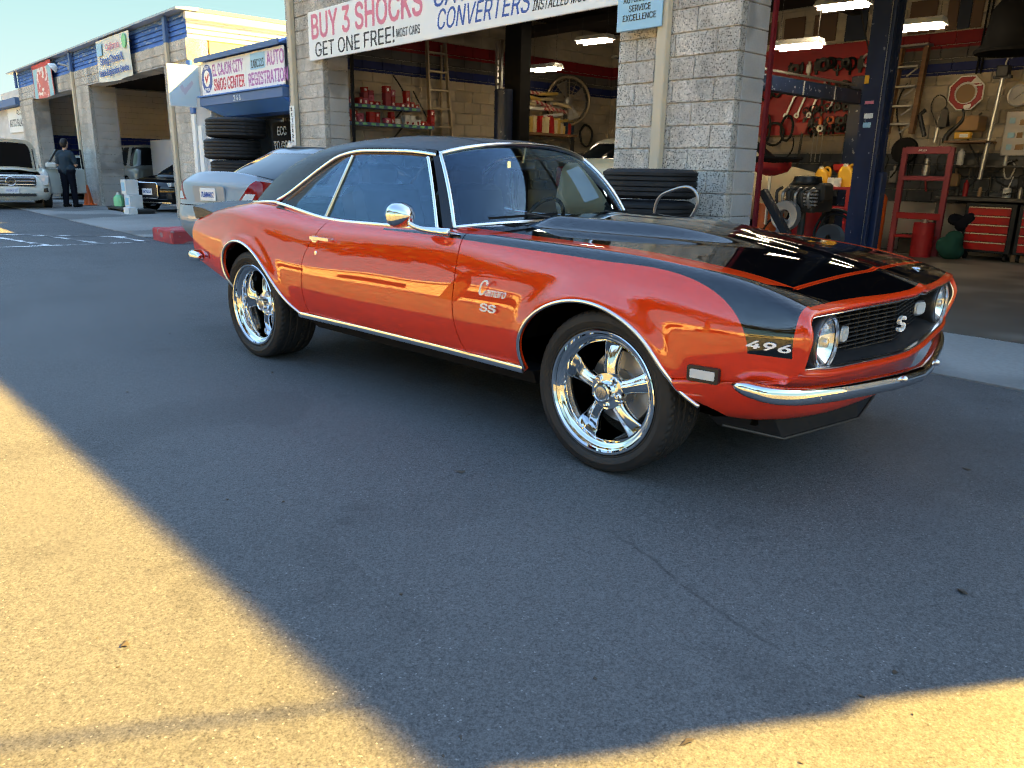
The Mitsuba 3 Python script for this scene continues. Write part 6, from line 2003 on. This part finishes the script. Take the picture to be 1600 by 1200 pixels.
# grinders, pumps and hoses above the rack
wb = thing('wall_bench', 'long dark workbench with clutter along the back wall', 'workbench')
put(wb, 'top', box(-5.0, -2.3, 13.2, 14.0, .88, .94, .008), 'iron', False)
put(wb, 'back_rail', box(-5.0, -2.3, 13.93, 13.99, 1.25, 1.5), 'iron', False)
for x in (-4.95, -2.4):
    put(wb, 'leg', box(x - .04, x + .04, 13.3, 13.38, .016, .88), 'iron', False)
put(wb, 'shelf', box(-5.0, -2.3, 13.7, 13.98, 1.38, 1.41, .004), 'iron', False)
bits = (('spray_can', 'spray can', 10), ('paper_roll', 'paper roll', 3), ('tool_pot', 'tool pot', 4))
for i in range(22):
    x = -4.92 + i * .105 + r.normal() * .02
    y = 13.35 + .45 * r.random()
    up_ = i % 3 == 0
    z0, hh_, rr = (1.41 if up_ else .94), .10 + .16 * r.random(), .025 + .025 * r.random()
    y = 13.8 if up_ else y
    if i % 4 == 3:
        g = cat(at(lathe([(0, 0), (rr * 1.5, 0), (rr * 1.5, hh_ * .6), (rr * 1.1, hh_ * .7), (0, hh_ * .7)], 16), x, y, z0), rod((x, y, z0 + hh_ * .6), (x + .05, y, z0 + hh_ * 1.5), .008, 6))
    else:
        g = at(lathe([(0, 0), (rr, 0), (rr, hh_ * .8), (rr * .45, hh_ * .9), (rr * .45, hh_), (0, hh_)], 16), x, y, z0)
    solo('bench_bottle', g, ['white_plastic', 'iron', 'red_steel', 'steel', 'card_brown', 'black_plastic', 'alloy'][i % 7], f'{ORD[i]} small can or bottle from the left of the dark bench, ' + ('on its wall shelf' if up_ else 'on its top'), 'bottle', 30, group='cans and bottles along the dark bench')
gd = thing('hand_pump', 'chrome and black hand pump standing above the pink rack', 'pump')
put(gd, 'barrel', rod((-5.27, 13.6, 1.75), (-5.24, 13.6, 2.15), .03), 'alloy', 30)
put(gd, 'body', hull([(-5.26, 13.55, 1.98), (-5.12, 13.55, 1.98), (-5.22, 13.65, 1.95), (-5.10, 13.65, 2.0), (-5.22, 13.55, 2.24), (-5.12, 13.55, 2.24), (-5.18, 13.6, 2.28)]), 'black_plastic', False)
put(gd, 'hose', tube(spath([(-5.2, 13.6, 2.26), (-5.22, 13.6, 2.42), (-5.32, 13.6, 2.46), (-5.40, 13.6, 2.36), (-5.33, 13.6, 2.12), (-5.30, 13.6, 1.8)], 40), .008, 6), 'rubber', True)
solo('air_ratchet', cat(rod((-5.56, 13.6, 2.18), (-5.44, 13.6, 1.85), .034), rod((-5.56, 13.6, 2.18), (-5.48, 13.6, 2.25), .03)), 'black_plastic', 'black cylindrical tool leaning left of the hand pump', 'tool', 30)
solo('grease_gun', tube(spath([(-5.12, 13.6, 1.74), (-5.05, 13.6, 1.92), (-4.95, 13.6, 2.02), (-4.93, 13.6, 2.24)], 20), np.linspace(.05, .014, 20), 8), 'black_plastic', 'black grease gun standing left of the brown carton', 'tool', True)
solo('brake_drum', at(lathe([(0, -.05), (.10, -.05), (.20, -.03), (.21, .05), (0, .05)], 32, 'y'), -5.72, 13.6, 1.63), 'black_matte', 'black round drum hanging left of the pink rack', 'drum', 40)
# pink red rack, gas bottles, tank
rk_ = thing('steel_rack', 'tall pinkish red steel rack frame against the back wall', 'rack')
for x in (-5.53, -4.84):
    put(rk_, 'post', beam((x - .02, 13.2, .016), (x, 13.2, 1.66), .08, .06, (0, 1, 0)), 'pink_steel', False)
for z, w, m in ((1.62, .11, 'pink_steel'), (1.20, .07, 'pink_steel'), (.62, .10, 'red_steel'), (.30, .05, 'red_steel')):
    put(rk_, 'crossbar', box(-5.52, -4.85, 13.16, 13.22, z - w / 2, z + w / 2, .006), m, False)
put(rk_, 'emblem', text('PRESS', -5.31, 1.605, .028, 13.159, None, True, .003), 'letter_white', False)
put(rk_, 'jack', at(lathe([(0, 0), (.06, 0), (.06, .16), (.04, .18), (.04, .26), (0, .26)], 16), -5.18, 13.2, 1.24), 'steel', 30)
for i, (x, y, rr, hh_, m, lab) in enumerate(((-4.98, 12.95, .15, .52, 'red_steel', 'red drum on the floor under the pink rack'), (-5.74, 13.0, .11, .95, 'orange_steel', 'orange gas bottle behind the blue lift post'), (-5.62, 9.5, .19, .82, 'orange_steel', 'left orange drum beyond the bonnet of the coupe'), (-5.22, 9.75, .18, .84, 'red_steel', 'right red orange drum beyond the bonnet of the coupe'))):
    k = solo('drum' if i != 1 else 'gas_bottle', at(lathe([(0, 0), (rr, 0), (rr, hh_ * .3), (rr * 1.03, hh_ * .32), (rr, hh_ * .34), (rr, hh_ * .64), (rr * 1.03, hh_ * .66), (rr, hh_ * .68), (rr, hh_ * .92), (rr * (.5 if i == 1 else .98), hh_), (0, hh_)], 32), x, y, .016), m, lab, 'drum', 40)
    put(k, 'cap', at(lathe([(0, 0), (rr * .3, 0), (rr * .3, .05), (0, .05)], 16), x, y, hh_ + .016), 'steel', 30)
gb = solo('green_bag', at(bones([(V(0, 0, .14), V(.04, 0, .30), .15, .13), (V(.06, .05, .12), V(-.06, 0, .2), .13, .14)], .03), -4.58, 13.0, .016), 'green_cloth', 'dark green bag on the floor left of the tool chest', 'bag', True)
pr('green_cloth', (0.01, 0.075, 0.055), 0.9)
solo('heap_of_cloths', at(bones([(V(0, 0, .1), V(.12, 0, .22), .10, .09), (V(.1, .1, .1), V(-.12, 0, .18), .09, .09)], .03), -4.55, 13.25, .42), 'dark_cloth', 'dark heap of rags above the green bag', 'rags', True)
# tool chests
for x0, lab in ((-4.47, 'red five drawer tool chest in a black frame'), (-3.74, 'second red tool chest cut by the right edge of the picture')):
    k = thing('tool_chest', lab, 'tool chest')
    put(k, 'cabinet', box(x0 - .06, x0 + .64, 13.22, 13.75, .13, .86, .01), 'black_plastic', False)
    for q in range(5):
        z = .17 + q * .128
        d = put(k, 'drawer', box(x0, x0 + .57, 13.195, 13.22, z, z + .122, .004), 'red_gloss', False)
        put(d, 'handle', box(x0, x0 + .57, 13.185, 13.195, z + .105, z + .121), 'tan_paint', False)
    for q in (x0, x0 + .55):
        put(k, 'castor', at(lathe([(0, -.02), (.055, -.02), (.055, .02), (0, .02)], 16, 'x'), q, 13.35, .07), 'rubber', 30)
# drain pan, engine, jugs, cart in the middle of the right bay
dp = thing('oil_drain', 'dark red oil drain bowl on a tall pole', 'oil drain')
put(dp, 'bowl', at(lathe([(0, 0), (.05, .0), (.20, .05), (.235, .10), (.235, .17), (.22, .17), (.20, .09), (0, .04)], 32), -5.36, 9.0, 1.19), 'red_steel', 40)
put(dp, 'pole', rod((-5.36, 9.0, .6), (-5.36, 9.0, 1.19), .02), 'alloy', 30)
put(dp, 'sticker', box(-5.56, -5.46, 8.80, 8.83, 1.27, 1.34), 'sign_white', False)
bpn = solo('bumper_cover', hull([(-6.35, 8.5, 1.44), (-4.78, 8.7, 1.40), (-6.35, 8.5, 1.41), (-4.78, 8.7, 1.385), (-6.3, 9.1, 1.40), (-5.0, 9.0, 1.36), (-6.2, 8.8, 1.33), (-5.4, 8.85, 1.32)]), 'black_matte', 'flat black body panel lying across the top of the oil drain', 'panel', False)
eg = thing('engine', 'grey engine and gearbox on a stand between the orange drums and the lift post', 'engine')
put(eg, 'block', cat(box(-5.02, -4.66, 8.8, 9.3, .78, 1.05, .02), box(-5.08, -4.62, 8.95, 9.2, .9, 1.12, .03)), 'iron', False)
put(eg, 'air_box', at(lathe([(0, 0), (.16, 0), (.17, .03), (.15, .09), (0, .10)], 24), -4.86, 9.0, 1.10), 'black_plastic', 40)
put(eg, 'bell_housing', at(lathe([(.07, -.05), (.17, -.06), (.18, .02), (.14, .05), (.07, .05)], 24, 'y', True), -4.93, 8.72, .74), 'metal_grey', 40)
put(eg, 'arm', beam((-4.90, 8.66, .70), (-5.06, 8.60, .34), .06, .06), 'metal_grey', False)
for i in range(5):
    put(eg, 'fin', box(-4.76, -4.60, 8.78 - .02, 8.80, .86 + i * .04, .88 + i * .04), 'metal_grey', False)
for i in range(6):
    put(eg, 'pipe', tube(spath([(-5.05 + .08 * i, 8.78, 1.06), (-5.07 + .08 * i, 8.70, 1.0 - .03 * (i % 2)), (-5.06 + .08 * i, 8.74, .84)], 12), .018, 7), 'steel' if i % 2 else 'iron', True)
put(eg, 'stand', cat(box(-5.1, -4.6, 8.9, 9.0, .03, .09), rod((-4.85, 8.95, .05), (-4.85, 8.95, .8), .04)), 'iron', 30)
for i, (rr, lab) in enumerate(((.26, 'outer black hose coil hanging behind the engine'), (.21, 'inner black hose coil hanging behind the engine'))):
    solo('hose_coil', tube([(-4.62 + rr * math.cos(a), 9.35 + .03 * math.sin(3 * a), .55 + rr * math.sin(a)) for a in np.linspace(0, 12.566, 70)], .018, 6), 'rubber', lab, 'hose', True)
ct = thing('red_cart', 'red steel cart holding yellow jugs behind the engine', 'cart')
for z in (.25, .75, 1.02):
    put(ct, 'tray', box(-5.95, -5.20, 10.8, 11.3, z, z + .04, .006), 'red_steel', False)
for x in (-5.93, -5.22):
    put(ct, 'post', box(x - .025, x + .025, 10.8, 10.85, .08, 1.06), 'red_steel', False)
put(ct, 'side', box(-5.9, -5.55, 10.79, 10.81, .79, 1.02), 'red_steel', False)


def jug(x, y, z, s, m, lab, ry=0):
    b = hull(np.vstack([[(.10 * a, .07 * b, h) for a, b in rrect(2, 2, .6)] for h in (0, .17)] + [[(.05 * a - .02, .04 * b, .24) for a, b in rrect(2, 2, .8)]]))
    k = solo('jug', at(cat(b, at(tube(spath([(.02, 0, .24), (.09, 0, .25), (.115, 0, .19), (.10, 0, .12)], 12), .016, 7))), x, y, z, 0, 0, ry, s), m, lab, 'jug', 40)
    put(k, 'cap', at(rod((-.03, 0, .23), (-.03, 0, .27), .03), x, y, z, 0, 0, ry, s), 'white_plastic', 30)


jug(-5.72, 11.0, 1.062, 1.0, 'yellow_plastic', 'left yellow oil jug on the red cart')
jug(-5.36, 11.0, 1.062, 1.15, 'yellow_plastic', 'right yellow oil jug on the red cart')
solo('red_funnel', at(lathe([(.02, 0), (.03, .06), (.13, .14), (.14, .22), (.13, .22), (.12, .15)], 24), -5.50, 11.15, 1.15), 'red_gloss', 'bright red funnel between the yellow jugs', 'funnel', 40)
solo('black_funnel', at(lathe([(.02, 0), (.03, .06), (.11, .12), (.12, .18), (.11, .18)], 24), -5.72, 11.2, 1.22), 'black_plastic', 'black funnel behind the left yellow jug', 'funnel', 40)
for i, x in enumerate((-5.70, -5.52, -5.42)):
    solo('oil_filter', at(lathe([(0, 0), (.048, 0), (.05, .10), (.04, .12), (0, .12)], 20), x, 10.87, 1.062), 'white_plastic', ['left', 'middle', 'right'][i] + ' white filter canister at the front of the red cart', 'filter', 40)
sf = thing('floor_jack', 'black floor jack frame beside the red door rail', 'jack')
put(sf, 'arm', beam((-4.20, 6.95, 1.05), (-3.82, 7.0, .50), .10, .06), 'black_plastic', False)
put(sf, 'tray', box(-4.22, -3.80, 6.85, 7.15, .42, .50, .01), 'iron', False)
put(sf, 'box', box(-4.22, -3.86, 6.85, 7.15, .05, .41, .01), 'red_steel', False)
for i, (x, y, z, q, m) in enumerate(((-3.70, 7.4, .62, .13, 'iron'), (-4.0, 8.0, .60, .10, 'black_plastic'))):
    solo('pulley_wheel', at(lathe([(.03, -.03), (q, -.04), (q * .8, 0), (q, .04), (.03, .03)], 24, 'y'), x, y, z), m, ['ribbed pulley wheel beside the black jack', 'small black wheel behind the ribbed pulley'][i], 'pulley', 40)

# ------------------------------------------------------------------ left bay: shelves on the side wall
WX = -12.52
for z, lab, y1 in ((2.225, 'upper blue steel wall shelf of red boxes in the left bay', 8.55), (1.935, 'lower blue steel wall shelf of red and white boxes in the left bay', 8.85)):
    k = thing('wall_shelf', lab, 'shelf')
    put(k, 'board', box(WX, WX + .33, 6.72, y1, z - .035, z, .004), 'blue_dull', False)
    put(k, 'lip', box(WX + .331, WX + .345, 6.72, y1, z - .045, z + .012), 'blue_dull', False)
    for y in np.arange(6.84, y1 - .1, .17):
        if r.random() < .85:
            put(k, 'price_tag', box(WX + .3455, WX + .349, y, y + .09, z - .038, z + .004), 'green_tag', False)
    for y in (7.0, 8.2):
        put(k, 'bracket', beam((WX + .02, y, z - .2), (WX + .28, y, z - .04), .02, .02), 'iron', False)
mat('box_red', scene['red_gloss'])
pr('box_maroon', (0.33, 0.03, 0.05), 0.5)
pr('box_pink', (0.50, 0.09, 0.17), 0.5)


def parcels(y0, y1, z, m, label, group, levels, w0=.075):
    y, col = y0, 0
    while y < y1:
        w, zz = w0 + .05 * r.random(), z
        for l in range(levels if r.random() < .45 else 1):
            h_ = .07 + .05 * r.random()
            mm = m[int(r.integers(0, len(m)))]
            lab = f'{ORD[col]} {label} from the near end, ' + ['bottom', 'second', 'third'][l] + ' layer'
            b = solo('product_box', box(WX + .16 + .05 * r.random(), WX + .31, y, y + w - .008, zz + .001, zz + h_, .003), mm, lab, 'box', False, group=group)
            put(b, 'label', box(WX + .3105, WX + .312, y + w * .2, y + w * .6, zz + h_ * .25, zz + h_ * .7), 'sign_white' if r.random() < .5 else 'box_maroon', False)
            zz += h_ + .001
        col += 1
        y += w + (.10 if r.random() < .12 else .006)


parcels(6.78, 8.52, 2.225, ['box_red', 'box_red', 'box_maroon', 'box_pink'], 'red box of the upper wall shelf', 'red boxes on the upper wall shelf', 3)
parcels(6.78, 8.02, 1.935, ['box_red', 'box_red', 'box_maroon', 'box_pink'], 'red box of the lower wall shelf', 'red boxes on the lower wall shelf', 2)
parcels(8.04, 8.52, 1.935, ['white_plastic'], 'white box of the lower wall shelf', 'white boxes on the lower wall shelf', 2)
parcels(8.6, 8.84, 1.935, ['box_red'], 'red far end box of the lower shelf', 'red boxes at the far end of the lower wall shelf', 3)
po = solo('red_poster', box(WX + .001, WX + .012, 6.80, 7.06, 1.50, 1.80), 'box_maroon', 'small dark red poster with a white figure on the side wall', 'poster', False)
put(po, 'figure', cat(prism([(6.90, 1.72), (6.93, 1.77), (6.96, 1.72), (6.94, 1.66), (6.98, 1.60), (6.97, 1.54), (6.93, 1.62), (6.89, 1.54), (6.88, 1.60), (6.92, 1.66)], WX + .0125, WX + .014, 'yz'), prism([(6.83, 1.70), (6.87, 1.76), (6.89, 1.70)], WX + .0125, WX + .014, 'yz'), prism([(6.98, 1.70), (7.0, 1.76), (7.03, 1.70)], WX + .0125, WX + .014, 'yz')), 'sign_white', False)
# aluminium step ladder
al = thing('step_ladder', 'tall weathered aluminium step ladder standing against the side wall', 'ladder')
for y0, y1 in ((8.86, 8.78), (9.26, 9.36)):
    put(al, 'rail', beam((WX + .42, y1, .02), (WX + .12, y0, 3.42), .03, .08, (1, 0, 0)), 'steel_warm', False)
for i in range(10):
    z = .35 + i * .32
    t_ = z / 3.42
    put(al, 'tread', box(WX + .35 - .30 * t_, WX + .45 - .30 * t_, 8.79 + .08 * t_, 9.35 - .10 * t_, z - .015, z + .015), 'steel_warm', False)
pr('steel_warm', (0.36, 0.29, 0.20), 0.5, 0.4)
for y0, y1 in ((8.90, 9.02), (9.20, 9.20)):
    put(al, 'rear_rail', beam((WX + .08, y1, .02), (WX + .10, y0, 3.38), .02, .04, (1, 0, 0)), 'steel_warm', False)
for i, (ya, za, yb, zb) in enumerate(((8.18, 2.78, 8.42, 2.36), (8.6, 2.55, 8.85, 2.02))):
    solo('broom_handle', rod((WX + .05, ya, za), (WX + .20, yb, zb), .012, 8), 'black_plastic', ['dark thin handle leaning above the red boxes', 'thicker dark handle leaning beside the shelves'][i], 'handle', 30)
hl_ = thing('grinder_stand', 'dark red bench tool with a cross handle below the shelves', 'tool')
put(hl_, 'body', hull([(WX + .05, 8.25, 1.42), (WX + .3, 8.25, 1.42), (WX + .05, 8.85, 1.42), (WX + .3, 8.85, 1.42), (WX + .1, 8.35, 1.62), (WX + .25, 8.8, 1.60)]), 'box_maroon', False)
put(hl_, 'handle', cat(rod((WX + .18, 8.55, 1.6), (WX + .18, 8.55, 1.75), .014), rod((WX + .18, 8.3, 1.72), (WX + .18, 8.82, 1.72), .01)), 'iron', 30)
# shelf with leaning packets, fan, hose
sh = thing('clutter_shelf', 'wall shelf piled with striped packets and wiper boxes', 'shelf')
put(sh, 'board', box(WX, WX + .45, 10.75, 12.5, 1.90, 1.95, .004), 'wood', False)
for y in (10.8, 12.4):
    put(sh, 'leg', box(WX + .38, WX + .44, y - .03, y + .03, .016, 1.90), 'iron', False)


def stripe_col(p, n, uv):
    s_ = (p.z * 9 + p.y * 9) - dr.floor(p.z * 9 + p.y * 9)
    return dr.select(s_ < 0.5, mi.Color3f(0.45, 0.05, 0.06), mi.Color3f(0.62, 0.55, 0.42))


pr('striped', proc(stripe_col), 0.6)
pr('pale_card', (0.60, 0.50, 0.30), 0.7)
pr('yellow_card', (0.62, 0.42, 0.10), 0.6)
y = 10.95
i = 0
while y < 12.42:
    w, h_ = .05 + .06 * r.random(), .26 + .14 * r.random()
    if y > 12.0:
        h_ *= .62
    m_ = ['striped', 'pale_card', 'yellow_card', 'navy_board', 'pale_card', 'striped', 'box_red'][int(r.integers(0, 7))]
    solo('packet', at(box(-.13, .13, 0, w - .006, 0, h_, .003), WX + .27, y, 1.952, rx=r.normal() * .04), m_, f'{ORD[i]} upright packet from the near end of the clutter shelf', 'packet', False, group='upright packets on the clutter shelf')
    y += w
    i += 1
for i in range(13):
    ang = -.5 + r.random() * .9
    yy, zz = 11.05 + .10 * i, 2.40 + .10 * (i % 4) + .03 * r.random() - (.18 if i > 8 else 0)
    b = box(-.05, .05, -.24, .24, -.028, .028, .004)
    solo('flat_packet', at(b, WX + .27 + .03 * (i % 3), yy, zz, rx=ang * .35), ['striped', 'pale_card', 'yellow_card', 'striped', 'sign_white'][i % 5], f'{ORD[i]} long packet from the near end of the heap on the clutter shelf', 'packet', False, group='long packets heaped on the clutter shelf')
for i, (a_, b_) in enumerate(((.62, .42), (.55, .36))):
    solo('fan_belt', tube([(WX + .10 + .02 * i, 11.45 + a_ * math.cos(t_), 2.35 + b_ * math.sin(t_)) for t_ in np.linspace(-.3, 3.5, 30)], .022, 7), 'rubber', ['outer', 'inner'][i] + ' dark belt arching over the clutter shelf', 'belt', True)
fn = thing('drum_fan', 'big round drum fan on the side wall above the clutter shelf', 'fan')
fm_ = lambda m: at(m, WX + .35, 12.30, 2.62, rz=1.15)
put(fn, 'rim', fm_(tube([(.47 * math.cos(a), 0, .47 * math.sin(a)) for a in np.linspace(0, 6.283, 48, endpoint=False)], .028, 8, True)), 'steel_warm', True)
put(fn, 'drum', fm_(lathe([(.46, -.0), (.47, .16), (.45, .17)], 48, 'y')), 'iron', 40)
for q in (.12, .20, .28, .36, .43):
    put(fn, 'guard_ring', fm_(tube([(q * math.cos(a), -.03 + .0 * q, q * math.sin(a)) for a in np.linspace(0, 6.283, 36, endpoint=False)], .0045, 5, True)), 'steel_warm', True)
for a in np.linspace(0, np.pi, 8, endpoint=False):
    put(fn, 'guard_spoke', fm_(rod((.46 * math.cos(a), -.03, .46 * math.sin(a)), (-.46 * math.cos(a), -.03, -.46 * math.sin(a)), .0045, 5)), 'steel_warm', False)
for a in np.arange(4) * np.pi / 2 + .4:
    bl_ = np.array([(q * math.cos(a + b_), .03 + e_, q * math.sin(a + b_)) for q in (.08, .22, .41) for b_, e_ in ((-.34, .03), (.34, -.02))])
    put(fn, 'blade', fm_(hull(np.vstack([bl_, bl_ + [0, .008, 0]]))), 'steel', False)
put(fn, 'hub', fm_(lathe([(0, -.04), (.08, -.03), (.09, .06), (0, .12)], 20, 'y')), 'steel', 40)
put(fn, 'bracket', fm_(cat(rod((0, .1, 0), (0, .38, 0), .03), box(-.05, .05, .1, .16, -.5, .5))), 'iron', False)
solo('hose_loop', tube([(WX + .12, 13.12 + (.19 + .012 * math.sin(5 * a)) * math.cos(a), 1.97 + (.22 + .01 * math.sin(4 * a)) * math.sin(a)) for a in np.linspace(0, 25.1, 130)], .024, 7), 'rubber', 'coil of black hose hanging in the back corner of the left bay', 'hose', True)
solo('ceiling_duct', cat(box(-12.5, -8.5, 10.9, 11.3, 3.72, 3.86, .02)), 'dark_ceiling', 'dark duct under the ceiling of the left bay', 'duct', False)
solo('wall_pipe', rod((-11.4, 13.97, 0.3), (-11.4, 13.97, 4.1), .03, 10), 'lift_blue', 'dark blue pipe up the back wall of the left bay', 'pipe', 30)

# more of the clutter of the right bay
rr_ = np.random.default_rng(21)
for i in range(16):
    x = -6.45 + .24 * i + .06 * rr_.random()
    z = (1.42 + .14 * rr_.random()) if i % 2 else (1.22 + .1 * rr_.random())
    hh_ = .16 + .22 * rr_.random()
    kind = i % 4
    if kind == 0:
        g = cat(rod((x, 13.93, z), (x + .03 * rr_.normal(), 13.93, z - hh_), .016, 8), box(x - .05, x + .05, 13.91, 13.95, z - .02, z + .03, .006))
    elif kind == 1:
        g = tube(spath([(x + .07 * math.cos(t_) * (1 + .12 * math.sin(3 * t_)), 13.92, z - .1 + .13 * math.sin(t_)) for t_ in np.linspace(0, 12.4, 26)], 60), .010, 6)
    elif kind == 2:
        g = cat(box(x - .06, x + .06, 13.86, 13.96, z - .2, z, .012), rod((x, 13.9, z), (x, 13.9, z + .08), .02, 8))
    else:
        g = cat(rod((x - .05, 13.93, z), (x - .02, 13.93, z - hh_), .011, 8), rod((x + .05, 13.93, z), (x + .03, 13.93, z - hh_), .011, 8), at(lathe([(0, -.02), (.035, -.02), (.035, .02), (0, .02)], 16, 'y'), x, 13.93, z))
    solo('wall_tool', g, ['iron', 'black_plastic', 'steel', 'rubber', 'red_steel', 'iron', 'card_brown'][i % 7], f'{ORD[i]} tool from the left along the dark lower part of the back wall', 'tool', 30, group='tools along the dark lower part of the back wall')
for i, (x, y, w, d, h_, m, lab) in enumerate(((-6.5, 13.4, .45, .4, .62, 'iron', 'dark metal cabinet on the floor behind the lift post'), (-6.05, 13.45, .3, .3, .45, 'card_brown', 'brown carton on the floor left of the pink rack'), (-5.35, 13.45, .28, .3, .3, 'black_plastic', 'black crate on the floor inside the pink rack'), (-5.12, 13.5, .2, .25, .5, 'navy_board', 'tall dark blue case inside the pink rack'),
                                                  (-3.7, 13.5, .3, .3, .3, 'card_brown', 'carton between the two tool chests'), (-6.9, 13.3, .5, .5, .85, 'navy_board', 'dark blue cabinet at the back wall under the pegboard'), (-7.6, 13.4, .6, .4, 1.0, 'iron', 'dark steel bench end under the pegboard'))):
    b_ = solo('floor_box' if i else 'floor_cabinet', box(x - w / 2, x + w / 2, y - d / 2, y + d / 2, .017, h_, .012), m, lab, 'box', False)
    put(b_, 'lid', box(x - w / 2 - .01, x + w / 2 + .01, y - d / 2 - .01, y + d / 2 + .01, h_, h_ + .02, .004), m, False)
for i, pts in enumerate((((-5.95, 13.9, 2.7), (-6.0, 13.85, 2.1), (-5.85, 13.8, 1.7), (-5.95, 13.75, 1.2)), ((-4.75, 13.9, 2.2), (-4.85, 13.85, 1.75), (-4.65, 13.8, 1.45), (-4.8, 13.7, 1.0)), ((-4.15, 13.9, 1.5), (-4.3, 13.8, 1.15), (-4.0, 13.7, 1.05), (-4.2, 13.6, .98)), ((-6.5, 13.9, 2.0), (-6.4, 13.8, 1.4), (-6.55, 13.75, 1.1), (-6.4, 13.7, .7)), ((-8.4, 13.9, 1.9), (-8.2, 13.85, 1.45), (-8.0, 13.85, 1.5), (-7.9, 13.9, 1.9)), ((-5.1, 9.3, 1.0), (-5.3, 9.1, .7), (-5.5, 9.2, .5), (-5.3, 9.4, .25)))):
    lab = ['hanging beside the wooden ladder', 'hanging right of the hand pump', 'draped over the dark bench', 'hanging behind the lift post', 'sagging below the pegboard', 'trailing from the engine to the floor'][i]
    solo('cable', tube(spath(pts, 30), .013, 7), 'rubber', 'black cable ' + lab, 'cable', True)


# ------------------------------------------------------------------ across the yard, behind the camera (seen in the paint, the glass and the chrome)
def leaf_col(p, n, uv):
    return mi.Color3f(0.045, 0.042, 0.010) * (0.5 + 1.0 * noise(p.x * 3, p.y * 3, p.z * 3))


pr('leaf', proc(leaf_col), 0.8, spec=0.1)
pr('bark', (0.10, 0.07, 0.05), 0.9)


def tree(x, y, h, rad, label, seed, flat=.45):
    r = np.random.default_rng(seed)
    k = thing('street_tree', label, 'tree')
    th_ = h * .45
    tr = [tube(spath([(x, y, 0), (x + .15, y, th_ * .5), (x + .1, y + .1, th_)], 10), np.linspace(h * .035, h * .022, 10), 8)]
    cs = []
    for i in range(7):
        a = i * .9 + r.random() * .5
        e = np.array([x + rad * .75 * math.cos(a), y + rad * .75 * math.sin(a), h * (.72 + .16 * r.random())])
        tr.append(tube(spath([(x + .1, y + .1, th_), ((x + e[0]) / 2, (y + e[1]) / 2, (th_ + e[2]) / 2 + .2), e], 8), np.linspace(h * .018, h * .006, 8), 6))
        cs.append(e)
    put(k, 'trunk', cat(*tr), 'bark', 40)
    cs.append(np.array([x, y, h * .9]))
    V_, F_ = [], []
    n = 3600
    for i in range(n):
        c = cs[int(r.integers(0, len(cs)))]
        d = r.normal(size=3)
        d = d / np.linalg.norm(d) * (r.random() ** .4)
        q = c + d * [rad * .48, rad * .48, rad * flat * .6]
        s = .13 + .11 * r.random()
        a, b = r.normal(size=3), r.normal(size=3)
        a /= np.linalg.norm(a)
        b -= a * (a @ b)
        b /= np.linalg.norm(b)
        m = len(V_) * 4
        V_.append(np.stack([q - a * s, q - b * s * .6, q + a * s, q + b * s * .6]))
        F_ += [[m, m + 1, m + 2], [m, m + 2, m + 3]]
    put(k, 'crown', trimesh.Trimesh(np.vstack(V_), F_, process=False), 'leaf', False)


tree(-11.5, -13.5, 7.6, 3.6, 'round street tree across the yard, left of the photographer', 1)
tree(-5.2, -15.0, 9.0, 4.6, 'broad street tree directly across the yard', 2)
tree(3.5, -14.5, 8.2, 4.2, 'broad street tree across the yard, right of the photographer', 3)
tree(-20, -16, 7.0, 3.8, 'street tree across the yard at the far left', 4)
tree(12.0, -16.0, 7.5, 3.8, 'street tree across the yard at the far right', 5)
pr('pale_wall', (0.55, 0.48, 0.38), 0.8)
sb_ = thing('street_building', 'long low pale building across the street', 'building')
put(sb_, 'wall', box(-70, 60, -48, -40, 0, 3.6), 'pale_wall', False)
put(sb_, 'roof_edge', box(-71, 61, -48.5, -39.6, 3.6, 3.85), 'cream_siding', False)
for x in range(-66, 58, 8):
    put(sb_, 'window', box(x, x + 3.5, -40.0, -39.96, .9, 2.4), 'dark_glass', False)
struct('street', sheet(-250, 250, -36, -29, .006), 'concrete', 'pale street beyond the yard')
solo('street_kerb', box(-80, 80, -21.2, -20.9, -.05, .16, .01), 'pale_wall', 'pale kerb between the yard and the street', 'kerb', False)
for i, (x, y, d, c, lab) in enumerate(((-12, -17.5, 4, 'white_car', 'white car parked across the yard, left'), (-4.5, -18, -3, 'dark_car', 'dark car parked across the yard, middle'), (6, -17.5, 2, 'silver_paint', 'silver car parked across the yard, right'))):
    make_car('parked_car', lab, Frame(x, y, d), c, -2.2, 2.1, .88, .92, 1.45, (-1.6, 1.2, -.9, .4), (-1.3, 1.3), zfront=.76, hoodz=.94, nu=90)
